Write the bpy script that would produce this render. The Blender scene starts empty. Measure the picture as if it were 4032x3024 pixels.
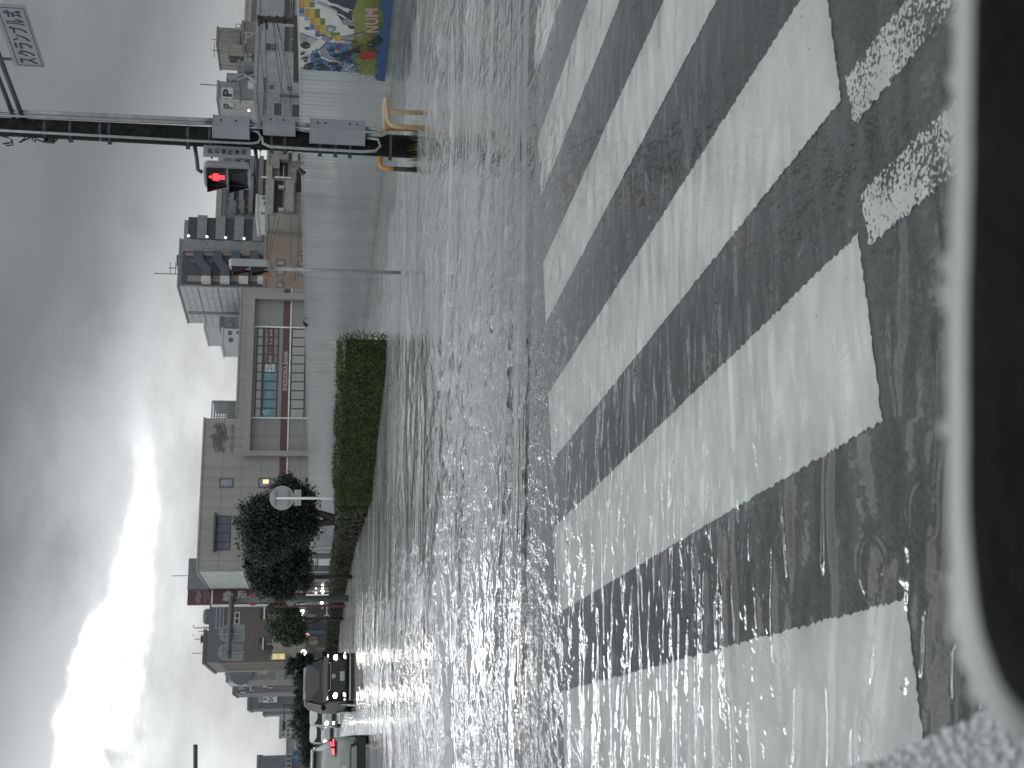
import bpy, math, random
import numpy as np
from mathutils import Vector, Matrix

scene = bpy.context.scene
COL = scene.collection
R = math.radians

# ------------------------------------------------------------------ camera
FPX, HCAM, PITCH, ROLL = 4650.0, 1.4, R(9.15), R(1.0)
fwd = Vector((0, math.cos(PITCH), -math.sin(PITCH)))
up0 = Vector((0, math.sin(PITCH), math.cos(PITCH)))
rt0 = Vector((1, 0, 0))
RT = rt0 * math.cos(ROLL) + up0 * math.sin(ROLL)
UP = up0 * math.cos(ROLL) - rt0 * math.sin(ROLL)
EYE = Vector((0, 0, HCAM))
cd = bpy.data.cameras.new('camera')
cam = bpy.data.objects.new('camera', cd)
COL.objects.link(cam)
m = Matrix.Identity(4)
xa, ya, za = -UP, RT, -fwd          # the phone was held on its side
for i in range(3):
    m[i][0], m[i][1], m[i][2], m[i][3] = xa[i], ya[i], za[i], EYE[i]
cam.matrix_world = m
cd.sensor_fit = 'HORIZONTAL'
cd.sensor_width = 36
cd.lens = 36 * FPX / 4032
cd.clip_start, cd.clip_end = 0.02, 6000
cd.dof.use_dof = True
cd.dof.focus_distance = 9.0
cd.dof.aperture_fstop = 7.5
cd.dof.aperture_blades = 0
scene.camera = cam

# ------------------------------------------------------------------ light
SUN_EL, SUN_AZ = R(56), R(-14.5)   # azimuth from +Y towards +X
sun_dir = Vector((math.sin(SUN_AZ) * math.cos(SUN_EL), math.cos(SUN_AZ) * math.cos(SUN_EL), math.sin(SUN_EL)))
ld = bpy.data.lights.new('sun', 'SUN')
ld.energy = 0.5
ld.angle = R(50)
ld.color = (1.0, 0.97, 0.93)
sun = bpy.data.objects.new('sun', ld)
COL.objects.link(sun)
sun.rotation_euler = sun_dir.to_track_quat('Z', 'Y').to_euler()
vs = scene.view_settings
vs.view_transform = 'Standard'
vs.look = 'None'
vs.exposure = 0.0
vs.gamma = 1.0
vs.use_curve_mapping = False

world = bpy.data.worlds.new('World')
scene.world = world
world.use_nodes = True
wn, wl = world.node_tree.nodes, world.node_tree.links
wn.clear()


def N(t, **k):
    n = wn.new(t)
    for a, b in k.items():
        setattr(n, a, b)
    return n


def WM(op, a, b=None, c=None, clamp=False):
    n = N('ShaderNodeMath', operation=op, use_clamp=clamp)
    for i, v in enumerate((a, b, c)):
        if v is None:
            continue
        if hasattr(v, 'links'):
            wl.new(v, n.inputs[i])
        else:
            n.inputs[i].default_value = v
    return n.outputs[0]


def WS(x, a, b, lo=0.0, hi=1.0):
    n = N('ShaderNodeMapRange', interpolation_type='SMOOTHSTEP')
    wl.new(x, n.inputs[0])
    for i, v in enumerate((a, b, lo, hi)):
        if hasattr(v, 'links'):
            wl.new(v, n.inputs[i + 1])
        else:
            n.inputs[i + 1].default_value = v
    return n.outputs[0]


tc = N('ShaderNodeTexCoord')
sep = N('ShaderNodeSeparateXYZ')
wl.new(tc.outputs['Generated'], sep.inputs[0])
X, Y, Z = sep.outputs
el = WM('MULTIPLY', WM('ARCSINE', Z), 57.2958)                    # degrees
az = WM('MULTIPLY', WM('ARCTAN2', X, Y), 57.2958)                 # degrees, + right
mp = N('ShaderNodeMapping')
wl.new(tc.outputs['Generated'], mp.inputs[0])
mp.inputs['Scale'].default_value = (5.5, 5.5, 12.0)
cn = N('ShaderNodeTexNoise')
cn.inputs['Scale'].default_value = 1.0
cn.inputs['Detail'].default_value = 7.0
cn.inputs['Roughness'].default_value = 0.55
wl.new(mp.outputs[0], cn.inputs['Vector'])
noise = cn.outputs[0]
nz = WM('SUBTRACT', noise, 0.5)
# distance to the bright break in the cloud
sx = N('ShaderNodeVectorMath', operation='DOT_PRODUCT')
wl.new(tc.outputs['Generated'], sx.inputs[0])
sx.inputs[1].default_value = (math.sin(R(-14.5)) * math.cos(R(10)), math.cos(R(-14.5)) * math.cos(R(10)), math.sin(R(10)))
sang = WM('MULTIPLY', WM('ARCCOSINE', WM('MINIMUM', sx.outputs['Value'], 0.99999)), 57.2958)
gx = WM('POWER', WM('DIVIDE', WM('ADD', az, 14.5), WS(az, -16.0, -13.0, 6.0, 8.2)), 2.0)
gy = WM('POWER', WM('DIVIDE', WM('ADD', WM('ADD', WM('ADD', el, WM('MULTIPLY', nz, 9.0)), WM('MULTIPLY', az, 0.16)), -7.6), 0.72), 2.0)   # a slanting bright slot
glow = WM('POWER', 2.71828, WM('MULTIPLY', WM('ADD', gx, gy), -1.0))
glow2 = WM('POWER', 2.71828, WM('MULTIPLY', WM('DIVIDE', sang, 16.0), -1.0))
# lower edge of the dark cloud deck: high on the left, low on the right
azc = WM('MAXIMUM', WM('MINIMUM', az, 25.0), -25.0)
edge = WM('ADD', WM('MULTIPLY', azc, -0.30), 9.2)
e2 = WM('ADD', WM('SUBTRACT', el, edge), WM('MULTIPLY', nz, 11.0))
deck = WS(e2, -4.2, 4.2)
# below the deck
low = WM('ADD', WM('ADD', WM('MULTIPLY', WM('MULTIPLY', WS(az, 9.0, -2.0), WS(az, -14.0, -5.0)), 0.20), WM('ADD', 0.66, WM('MULTIPLY', glow2, 0.04))), WM('MULTIPLY', nz, 1.5))
low = WM('ADD', low, WM('MULTIPLY', glow, WM('MULTIPLY', WM('ADD', 2.0, WM('MULTIPLY', WS(az, -2.0, -13.0), 17.0)), WS(nz, -0.22, 0.06, 0.25, 1.15))))
# the deck itself: grey, lighter again far overhead and behind
ovh = WS(el, 14.5, 40.0)
deckv = WM('ADD', WM('ADD', 0.235, WM('MULTIPLY', ovh, 0.62)), WM('MULTIPLY', nz, 0.16))
deckv = WM('ADD', deckv, WM('MULTIPLY', WM('MULTIPLY', glow2, WS(el, 13.0, 17.0)), -0.10))
behind = WS(Y, 0.3, -0.5)
deckv = WM('ADD', deckv, WM('MULTIPLY', behind, 0.45))
lum = WM('ADD', WM('MULTIPLY', low, WM('SUBTRACT', 1.0, deck)), WM('MULTIPLY', deckv, deck))
lum = WM('MAXIMUM', WM('MULTIPLY', lum, 10.0), 0.3)
tint = N('ShaderNodeMix', data_type='RGBA')
wl.new(deck, tint.inputs['Factor'])
tint.inputs['A'].default_value = (0.965, 0.985, 1.0, 1)
tint.inputs['B'].default_value = (0.93, 0.985, 1.02, 1)
cl = N('ShaderNodeVectorMath', operation='SCALE')
wl.new(tint.outputs['Result'], cl.inputs[0])
wl.new(lum, cl.inputs['Scale'])
sky = N('ShaderNodeTexSky', sky_type='NISHITA')
sky.sun_disc = False
sky.sun_elevation = SUN_EL
sky.sun_rotation = SUN_AZ
mx = N('ShaderNodeMix', data_type='RGBA')
mx.inputs['Factor'].default_value = 0.988
wl.new(sky.outputs[0], mx.inputs['A'])
wl.new(cl.outputs[0], mx.inputs['B'])
bg = N('ShaderNodeBackground')
bg.inputs['Strength'].default_value = 0.1
wl.new(mx.outputs['Result'], bg.inputs['Color'])
wo = N('ShaderNodeOutputWorld')
wl.new(bg.outputs[0], wo.inputs[0])

# ------------------------------------------------------------------ photo geometry
# zones: crops of the photograph the measurements were read from (x0, y0, width)
ZN = {'m': (1150, 0, 450), 'a': (820, 0, 400), 'b': (820, 250, 400), 'c': (820, 560, 400), 'd': (1160, 2580, 300),
      'e': (1160, 2799, 300), 'f': (680, 900, 400), 'A': (700, 0, 1000), 'B': (600, 700, 1000), 'C': (700, 1400, 900),
      'D': (700, 2000, 800), 'E': (700, 2424, 800), 'S': (0, 0, 1000), 'g': (930, 1250, 300), 'h': (930, 1430, 300),
      'i': (720, 2290, 400), 'j': (1120, 1980, 300), 'k': (1120, 2180, 300), 'l': (1120, 2370, 300), 'n': (860, 2590, 360),
      'o': (980, 2824, 267), 'G': (3000, 2250, 1032), 'F': (3000, 0, 1032), 'Q': (1900, 0, 2132), 'P': (0, 0, 2212)}


def zp(z, x, y):
    x0, y0, w = ZN[z]
    s = w / 2212.0
    return x0 + x * s, y0 + y * s


def ray(x, y):
    return fwd + RT * ((3024 - y - 1512) / FPX) - UP * ((x - 2016) / FPX)


def ground(x, y, z=0.0):
    d = ray(x, y)
    return EYE + d * ((z - HCAM) / d.z)


def depth(x, y, Yd):
    d = ray(x, y)
    return EYE + d * (Yd / d.y)


GA = R(17.5)
RD = Vector((-math.sin(GA), math.cos(GA), 0))     # along the street, away
PD = Vector((math.cos(GA), math.sin(GA), 0))      # across it, to the right


class Fac:
    """A vertical plane that measured points are laid out on: a along it, z up, o outwards."""

    def __init__(self, p0, d=PD):
        self.p0 = Vector((p0[0], p0[1], 0))
        self.d = Vector((d[0], d[1], 0)).normalized()
        self.n = Vector((self.d.y, -self.d.x, 0))

    def hit(self, x, y):
        r = ray(x, y)
        t = (self.p0 - EYE).dot(self.n) / r.dot(self.n)
        p = EYE + r * t
        return (p - self.p0).dot(self.d), p.z

    def pt(self, a, z, o=0.0):
        q = self.p0 + self.d * a + self.n * o
        return Vector((q.x, q.y, z))

    def rect(self, zn, x0, x1, y0, y1):
        """zone rectangle -> a0, a1, z0, z1 (x down the picture's height, y leftwards)"""
        xm, ym = (x0 + x1) / 2, (y0 + y1) / 2
        a0 = self.hit(*zp(zn, xm, y1))[0]
        a1 = self.hit(*zp(zn, xm, y0))[0]
        z1 = self.hit(*zp(zn, x0, ym))[1]
        z0 = self.hit(*zp(zn, x1, ym))[1]
        return a0, a1, z0, z1


# ------------------------------------------------------------------ builders
ORG = {}
# parts that come several to a thing: every piece becomes an object of its own
SPLIT = {'landing_wall', 'mullion', 'landing_parapet', 'awning', 'pale_bracket', 'hanger', 'bracket', 'support', 'stair_lamp', 'wall_lamp', 'gallery_panel',
         'shop_window', 'pale_post', 'shop_lamp', 'ball_lamp', 'stair_flight', 'stair_slab', 'fog_lamp', 'antenna', 'clamp_band', 'conduit', 'bolt', 'lid_rim',
         'side_pilaster', 'small_sign', 'grey_panel', 'balcony_parapet', 'mast_pipe', 'brace', 'white_screen', 'tail_lamp_glow', 'downpipe', 'wheel', 'railing',
         'signal_bracket', 'fan_grille', 'fascia_mark', 'crossarm', 'cantilever_arm', 'pale_edge', 'steel_frame', 'side_wall', 'balcony_rail', 'fin', 'stiffener', 'panel_mark'}


class MB:
    def __init__(self):
        self.v, self.f, self.mi = [], [], []

    def face(self, pts, mi=0):
        b = len(self.v)
        self.v += [tuple(p) for p in pts]
        self.f.append(tuple(range(b, b + len(pts))))
        self.mi.append(mi)

    def hexa(self, p, mi=0):
        b = len(self.v)
        self.v += [tuple(q) for q in p]
        for q in ((0, 3, 2, 1), (4, 5, 6, 7), (0, 1, 5, 4), (1, 2, 6, 5), (2, 3, 7, 6), (3, 0, 4, 7)):
            self.f.append(tuple(b + i for i in q))
            self.mi.append(mi)

    def box(self, x0, x1, y0, y1, z0, z1, mi=0):
        self.hexa([(x0, y0, z0), (x1, y0, z0), (x1, y1, z0), (x0, y1, z0),
                   (x0, y0, z1), (x1, y0, z1), (x1, y1, z1), (x0, y1, z1)], mi)

    def fbox(self, F, a0, a1, z0, z1, o0, o1, mi=0):
        self.hexa([F.pt(a0, z0, o1), F.pt(a1, z0, o1), F.pt(a1, z0, o0), F.pt(a0, z0, o0),
                   F.pt(a0, z1, o1), F.pt(a1, z1, o1), F.pt(a1, z1, o0), F.pt(a0, z1, o0)], mi)

    def loops(self, rings, mi=0, cap=True, closed=True):
        b = len(self.v)
        n = len(rings[0])
        for r_ in rings:
            self.v += [tuple(q) for q in r_]
        for k in range(len(rings) - 1):
            for i in range(n if closed else n - 1):
                j = (i + 1) % n
                self.f.append((b + k * n + i, b + k * n + j, b + (k + 1) * n + j, b + (k + 1) * n + i))
                self.mi.append(mi)
        if cap:
            self.f.append(tuple(b + i for i in range(n))[::-1])
            self.f.append(tuple(b + (len(rings) - 1) * n + i for i in range(n)))
            self.mi += [mi, mi]

    def tube(self, pts, r, seg=8, mi=0):
        pts = [Vector(p) for p in pts]
        rs = r if isinstance(r, (list, tuple)) else [r] * len(pts)
        rings = []
        ref = None
        for i, p in enumerate(pts):
            d = (pts[min(i + 1, len(pts) - 1)] - pts[max(i - 1, 0)]).normalized()
            if ref is None:
                ref = d.orthogonal().normalized()
            ref = (ref - d * ref.dot(d)).normalized()
            c = d.cross(ref)
            rings.append([p + (ref * math.cos(6.28318 * k / seg) + c * math.sin(6.28318 * k / seg)) * rs[i] for k in range(seg)])
        self.loops(rings, mi)

    def disc(self, c, n, r, t=0.01, seg=24, mi=0, r2=None):
        c, n = Vector(c), Vector(n).normalized()
        u = Vector((0, 0, 1)).cross(n)
        u = u.normalized() if u.length > 1e-3 else Vector((1, 0, 0))
        w = n.cross(u)
        rr = [c + (u * math.cos(6.28318 * k / seg) * r + w * math.sin(6.28318 * k / seg) * (r2 or r)) for k in range(seg)]
        self.loops([[q - n * t for q in rr], rr], mi)

    def ball(self, c, r, mi=0, seg=10, rings=6):
        c = Vector(c)
        rx, ry, rz = r if isinstance(r, (tuple, list)) else (r, r, r)
        L = []
        for i in range(rings + 1):
            th = math.pi * (0.04 + 0.92 * i / rings)
            L.append([c + Vector((math.cos(6.28318 * k / seg) * math.sin(th) * rx, math.sin(6.28318 * k / seg) * math.sin(th) * ry, -math.cos(th) * rz)) for k in range(seg)])
        self.loops(L, mi)

    def islands(self):
        par = list(range(len(self.v)))

        def find(i):
            while par[i] != i:
                par[i] = par[par[i]]
                i = par[i]
            return i
        for f in self.f:
            r = find(f[0])
            for i in f[1:]:
                par[find(i)] = r
        out = {}
        for f, k in zip(self.f, self.mi):
            out.setdefault(find(f[0]), []).append((f, k))
        return list(out.values())

    def build(self, name, mats, parent=None, smooth=False):
        if name in SPLIT:
            isl = self.islands()
            if len(isl) > 1:
                first = None
                for fs in isl:
                    q, remap = MB(), {}
                    for f, k in fs:
                        for i in f:
                            if i not in remap:
                                remap[i] = len(q.v)
                                q.v.append(self.v[i])
                        q.f.append(tuple(remap[i] for i in f))
                        q.mi.append(k)
                    o = q._build(name, mats, parent, smooth)
                    first = first or o
                return first
        return self._build(name, mats, parent, smooth)

    def _build(self, name, mats, parent=None, smooth=False):
        org = ORG.get(parent.name, Vector((0, 0, 0))) if parent else Vector((0, 0, 0))
        me = bpy.data.meshes.new(name)
        me.from_pydata([(p[0] - org.x, p[1] - org.y, p[2] - org.z) for p in self.v], [], self.f)
        mats = mats if isinstance(mats, (list, tuple)) else [mats]
        for k in mats:
            me.materials.append(k)
        me.polygons.foreach_set('material_index', self.mi)
        if smooth:
            me.polygons.foreach_set('use_smooth', [True] * len(self.f))
        me.update()
        o = bpy.data.objects.new(name, me)
        COL.objects.link(o)
        if parent:
            o.parent = parent
            ORG[o.name] = org
        return o


def tag(o, label=None, cat=None, group=None, kind=None):
    if label:
        o['label'] = label
    if cat:
        o['category'] = cat
    if group:
        o['group'] = group
    if kind:
        o['kind'] = kind
    return o


def thing(name, loc, label, cat, group=None, rot=0.0):
    o = bpy.data.objects.new(name, None)
    o.empty_display_size = 0.2
    COL.objects.link(o)
    o.location = loc
    o.rotation_euler = (0, 0, rot)
    ORG[o.name] = Vector(loc) if rot == 0.0 else Vector((0, 0, 0))
    return tag(o, label, cat, group)


def copy_tree(o, parent=None):
    c = o.copy()
    COL.objects.link(c)
    c.parent = parent
    if o.name in ORG:
        ORG[c.name] = ORG[o.name]
    for ch in list(o.children):
        copy_tree(ch, c)
    return c


def text_polys(body, bold=0.0):
    cu = bpy.data.curves.new('lettering_curve', 'FONT')
    cu.body = body
    cu.size = 1.0
    cu.offset = bold
    cu.resolution_u = 3
    ob = bpy.data.objects.new('lettering_curve', cu)
    COL.objects.link(ob)
    bpy.context.view_layer.update()
    dg = bpy.context.evaluated_depsgraph_get()
    me = bpy.data.meshes.new_from_object(ob.evaluated_get(dg))
    vv = np.array([v.co[:] for v in me.vertices]) if len(me.vertices) else np.zeros((0, 3))
    ff = [tuple(p.vertices) for p in me.polygons]
    bpy.data.objects.remove(ob)
    bpy.data.curves.remove(cu)
    bpy.data.meshes.remove(me)
    return vv, ff


def put_text(mb, F, body, a0, a1, z0, z1, o, mi=0, bold=0.0):
    vv, ff = text_polys(body, bold)
    if not len(vv):
        return
    lo, hi = vv.min(0), vv.max(0)
    b = len(mb.v)
    for q in vv:
        s = (q[0] - lo[0]) / max(hi[0] - lo[0], 1e-6)
        t = (q[1] - lo[1]) / max(hi[1] - lo[1], 1e-6)
        mb.v.append(tuple(F.pt(a0 + s * (a1 - a0), z0 + t * (z1 - z0), o)))
    for q in ff:
        mb.f.append(tuple(b + i for i in q))
        mb.mi.append(mi)


MATS = {}


def mat(name, col, rough=0.6, var=0.14, scale=2.0, metal=0.0, streak=0.0, emis=None, estr=1.0, bump=0.0, bscale=20.0, coat=0.0, spec=0.5, rvar=0.0):
    if name in MATS:
        return MATS[name]
    mt = bpy.data.materials.new(name)
    mt.use_nodes = True
    nt = mt.node_tree
    bs = nt.nodes['Principled BSDF']
    bs.inputs['Roughness'].default_value = rough
    bs.inputs['Metallic'].default_value = metal
    bs.inputs['Specular IOR Level'].default_value = spec
    if coat:
        bs.inputs['Coat Weight'].default_value = coat
        bs.inputs['Coat Roughness'].default_value = 0.05
    c4 = (col[0], col[1], col[2], 1)
    bs.inputs['Base Color'].default_value = c4
    t = nt.nodes.new('ShaderNodeTexCoord')
    if var or streak:
        n1 = nt.nodes.new('ShaderNodeTexNoise')
        n1.inputs['Scale'].default_value = scale
        n1.inputs['Detail'].default_value = 6
        nt.links.new(t.outputs['Object'], n1.inputs['Vector'])
        mr = nt.nodes.new('ShaderNodeMapRange')
        mr.inputs['From Min'].default_value = 0.3
        mr.inputs['From Max'].default_value = 0.7
        mr.inputs['To Min'].default_value = 1 - var
        mr.inputs['To Max'].default_value = 1 + var
        nt.links.new(n1.outputs[0], mr.inputs['Value'])
        fac = mr.outputs[0]
        if streak:
            mpp = nt.nodes.new('ShaderNodeMapping')
            mpp.inputs['Scale'].default_value = (1.7, 1.7, 0.09)
            nt.links.new(t.outputs['Object'], mpp.inputs[0])
            n2 = nt.nodes.new('ShaderNodeTexNoise')
            n2.inputs['Scale'].default_value = 1.6
            n2.inputs['Detail'].default_value = 5
            nt.links.new(mpp.outputs[0], n2.inputs['Vector'])
            mr2 = nt.nodes.new('ShaderNodeMapRange')
            mr2.inputs['From Min'].default_value = 0.42
            mr2.inputs['From Max'].default_value = 0.68
            mr2.inputs['To Min'].default_value = 1
            mr2.inputs['To Max'].default_value = 1 - streak
            nt.links.new(n2.outputs[0], mr2.inputs['Value'])
            mu = nt.nodes.new('ShaderNodeMath')
            mu.operation = 'MULTIPLY'
            nt.links.new(fac, mu.inputs[0])
            nt.links.new(mr2.outputs[0], mu.inputs[1])
            fac = mu.outputs[0]
        vm = nt.nodes.new('ShaderNodeVectorMath')
        vm.operation = 'SCALE'
        vm.inputs[0].default_value = col[:3]
        nt.links.new(fac, vm.inputs['Scale'])
        nt.links.new(vm.outputs[0], bs.inputs['Base Color'])
        if rvar:
            mr3 = nt.nodes.new('ShaderNodeMapRange')
            mr3.inputs['From Min'].default_value = 0.35
            mr3.inputs['From Max'].default_value = 0.65
            mr3.inputs['To Min'].default_value = max(rough - rvar, 0.02)
            mr3.inputs['To Max'].default_value = rough + rvar
            nt.links.new(n1.outputs[0], mr3.inputs['Value'])
            nt.links.new(mr3.outputs[0], bs.inputs['Roughness'])
    if bump:
        n3 = nt.nodes.new('ShaderNodeTexNoise')
        n3.inputs['Scale'].default_value = bscale
        n3.inputs['Detail'].default_value = 4
        nt.links.new(t.outputs['Object'], n3.inputs['Vector'])
        bp = nt.nodes.new('ShaderNodeBump')
        bp.inputs['Strength'].default_value = bump
        bp.inputs['Distance'].default_value = 0.02
        nt.links.new(n3.outputs[0], bp.inputs['Height'])
        nt.links.new(bp.outputs[0], bs.inputs['Normal'])
    if emis:
        bs.inputs['Emission Color'].default_value = (emis[0], emis[1], emis[2], 1)
        bs.inputs['Emission Strength'].default_value = estr
    MATS[name] = mt
    return mt


GLASS_DARK = mat('dark_glass', (0.02, 0.024, 0.028), 0.06, var=0.0, spec=0.8)
WINDOW_GLASS = mat('window_glass', (0.055, 0.062, 0.07), 0.08, var=0.35, scale=0.7, spec=0.8)
FRAME_DARK = mat('dark_frame', (0.03, 0.033, 0.04), 0.45)
RUBBER = mat('black_rubber', (0.012, 0.012, 0.013), 0.6)
WHITE_METAL = mat('white_painted_metal', (0.62, 0.64, 0.63), 0.35, streak=0.12)
GREY_METAL = mat('grey_painted_metal', (0.24, 0.255, 0.275), 0.38, streak=0.15)
GALV = mat('galvanised_steel', (0.27, 0.285, 0.29), 0.42, metal=0.3, var=0.2, scale=9)
DARK_METAL = mat('dark_steel', (0.045, 0.05, 0.055), 0.4)
LAMP_WHITE = mat('lit_white_lamp', (0.9, 0.9, 0.9), 0.4, var=0, emis=(1, 0.97, 0.9), estr=9)
# ------------------------------------------------------------------ road, markings, water
rng = np.random.default_rng(7)
random.seed(7)


def asphalt():
    mt = bpy.data.materials.new('wet_asphalt')
    mt.use_nodes = True
    nt = mt.node_tree
    bs = nt.nodes['Principled BSDF']
    t = nt.nodes.new('ShaderNodeTexCoord')
    n1 = nt.nodes.new('ShaderNodeTexNoise')
    n1.inputs['Scale'].default_value = 70
    n1.inputs['Detail'].default_value = 3
    n2 = nt.nodes.new('ShaderNodeTexNoise')
    n2.inputs['Scale'].default_value = 0.9
    n2.inputs['Detail'].default_value = 6
    for n in (n1, n2):
        nt.links.new(t.outputs['Object'], n.inputs['Vector'])
    r1 = nt.nodes.new('ShaderNodeMapRange')
    r1.inputs['From Min'].default_value = 0.35
    r1.inputs['From Max'].default_value = 0.72
    r1.inputs['To Min'].default_value = 0.3
    r1.inputs['To Max'].default_value = 2.0
    nt.links.new(n1.outputs[0], r1.inputs[0])
    r2 = nt.nodes.new('ShaderNodeMapRange')
    r2.inputs['From Min'].default_value = 0.3
    r2.inputs['From Max'].default_value = 0.7
    r2.inputs['To Min'].default_value = 0.75
    r2.inputs['To Max'].default_value = 1.25
    nt.links.new(n2.outputs[0], r2.inputs[0])
    mu = nt.nodes.new('ShaderNodeMath')
    mu.operation = 'MULTIPLY'
    nt.links.new(r1.outputs[0], mu.inputs[0])
    nt.links.new(r2.outputs[0], mu.inputs[1])
    vm = nt.nodes.new('ShaderNodeVectorMath')
    vm.operation = 'SCALE'
    vm.inputs[0].default_value = (0.029, 0.031, 0.032)
    nt.links.new(mu.outputs[0], vm.inputs['Scale'])
    nt.links.new(vm.outputs[0], bs.inputs['Base Color'])
    bs.inputs['Roughness'].default_value = 0.55
    return mt


def paint(name, worn):
    """white road paint; where worn the stones of the asphalt show through"""
    mt = bpy.data.materials.new(name)
    mt.use_nodes = True
    nt = mt.node_tree
    bs = nt.nodes['Principled BSDF']
    bs.inputs['Roughness'].default_value = 0.55
    t = nt.nodes.new('ShaderNodeTexCoord')
    n1 = nt.nodes.new('ShaderNodeTexNoise')
    n1.inputs['Scale'].default_value = 3.0
    n1.inputs['Detail'].default_value = 8
    nt.links.new(t.outputs['Object'], n1.inputs['Vector'])
    r1 = nt.nodes.new('ShaderNodeMapRange')
    r1.inputs['From Min'].default_value = 0.3
    r1.inputs['From Max'].default_value = 0.7
    r1.inputs['To Min'].default_value = 0.84
    r1.inputs['To Max'].default_value = 1.1
    nt.links.new(n1.outputs[0], r1.inputs[0])
    vm = nt.nodes.new('ShaderNodeVectorMath')
    vm.operation = 'SCALE'
    vm.inputs[0].default_value = (0.61, 0.615, 0.605) if not worn else (0.62, 0.62, 0.59)
    nt.links.new(r1.outputs[0], vm.inputs['Scale'])
    n2 = nt.nodes.new('ShaderNodeTexNoise')
    n2.inputs['Scale'].default_value = 84 if worn else 34
    n2.inputs['Detail'].default_value = 2 if worn else 6
    nt.links.new(t.outputs['Object'], n2.inputs['Vector'])
    add = n2.outputs[0]
    if worn:
        n3 = nt.nodes.new('ShaderNodeTexNoise')
        n3.inputs['Scale'].default_value = 5
        nt.links.new(t.outputs['Object'], n3.inputs['Vector'])
        ma = nt.nodes.new('ShaderNodeMath')
        ma.operation = 'MULTIPLY_ADD'
        ma.inputs[1].default_value = 0.7
        nt.links.new(n3.outputs[0], ma.inputs[0])
        nt.links.new(n2.outputs[0], ma.inputs[2])
        add = ma.outputs[0]
    r2 = nt.nodes.new('ShaderNodeMapRange')
    lo = 0.79 if worn else 0.24
    r2.inputs['From Min'].default_value = lo
    r2.inputs['From Max'].default_value = lo + 0.05
    nt.links.new(add, r2.inputs[0])
    mix = nt.nodes.new('ShaderNodeMix')
    mix.data_type = 'RGBA'
    mix.inputs['A'].default_value = (0.035, 0.037, 0.04, 1)
    nt.links.new(r2.outputs[0], mix.inputs['Factor'])
    nt.links.new(vm.outputs[0], mix.inputs['B'])
    nt.links.new(mix.outputs['Result'], bs.inputs['Base Color'])
    return mt


ZR = -0.06
rb = MB()
rb.face([(-1500, -60, ZR), (1500, -60, ZR), (1500, 3500, ZR), (-1500, 3500, ZR)])
road = tag(rb.build('road', asphalt()), 'dark flooded asphalt road under the clear shallow water', 'road', kind='structure')

PAINT, WORN = paint('road_paint', False), paint('worn_road_paint', True)


def slab(poly, z, name, m_, rag=0.006, step=0.012):
    """a marking with a slightly ragged outline, as sprayed paint has"""
    pts = []
    n = len(poly)
    for i in range(n):
        a, b = Vector(poly[i]), Vector(poly[(i + 1) % n])
        k = max(2, int((b - a).length / step))
        for j in range(k):
            q = a + (b - a) * (j / k)
            nn = Vector((-(b - a).y, (b - a).x, 0)).normalized()
            q = Vector((q.x, q.y, 0)) + nn * random.uniform(-rag, rag)
            pts.append((q.x, q.y, z))
    mb = MB()
    mb.face(pts)
    return mb.build(name, m_, road)


def SP(s, t):
    q = PD * s + RD * t
    return (q.x, q.y, 0)


for k, (s0, s1) in enumerate(((-0.155, 0.335), (0.80, 1.335), (1.755, 2.215), (2.70, 3.13), (3.61, 4.06), (4.55, 5.0), (5.5, 5.95), (-1.1, -0.6))):
    slab([SP(s0, 2.80), SP(s1, 2.80), SP(s1, 7.2), SP(s0, 7.2)], ZR + 0.004, 'crosswalk_stripe', PAINT)
for poly in (((1490, 320), (1520, 512), (1700, 305), (1950, 0), (2200, -330), (1950, -330), (1730, 0)),
             ((1550, 790), (1585, 1005), (1860, 770), (1960, 685), (2200, 480), (2200, 190), (1970, 390), (1800, 540))):
    g = [ground(*zp('Q', *q), ZR) for q in poly]
    slab([(q.x, q.y, 0) for q in g][::-1], ZR + 0.004, 'diagonal_crossing_stripe', WORN, 0.008)


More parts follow.
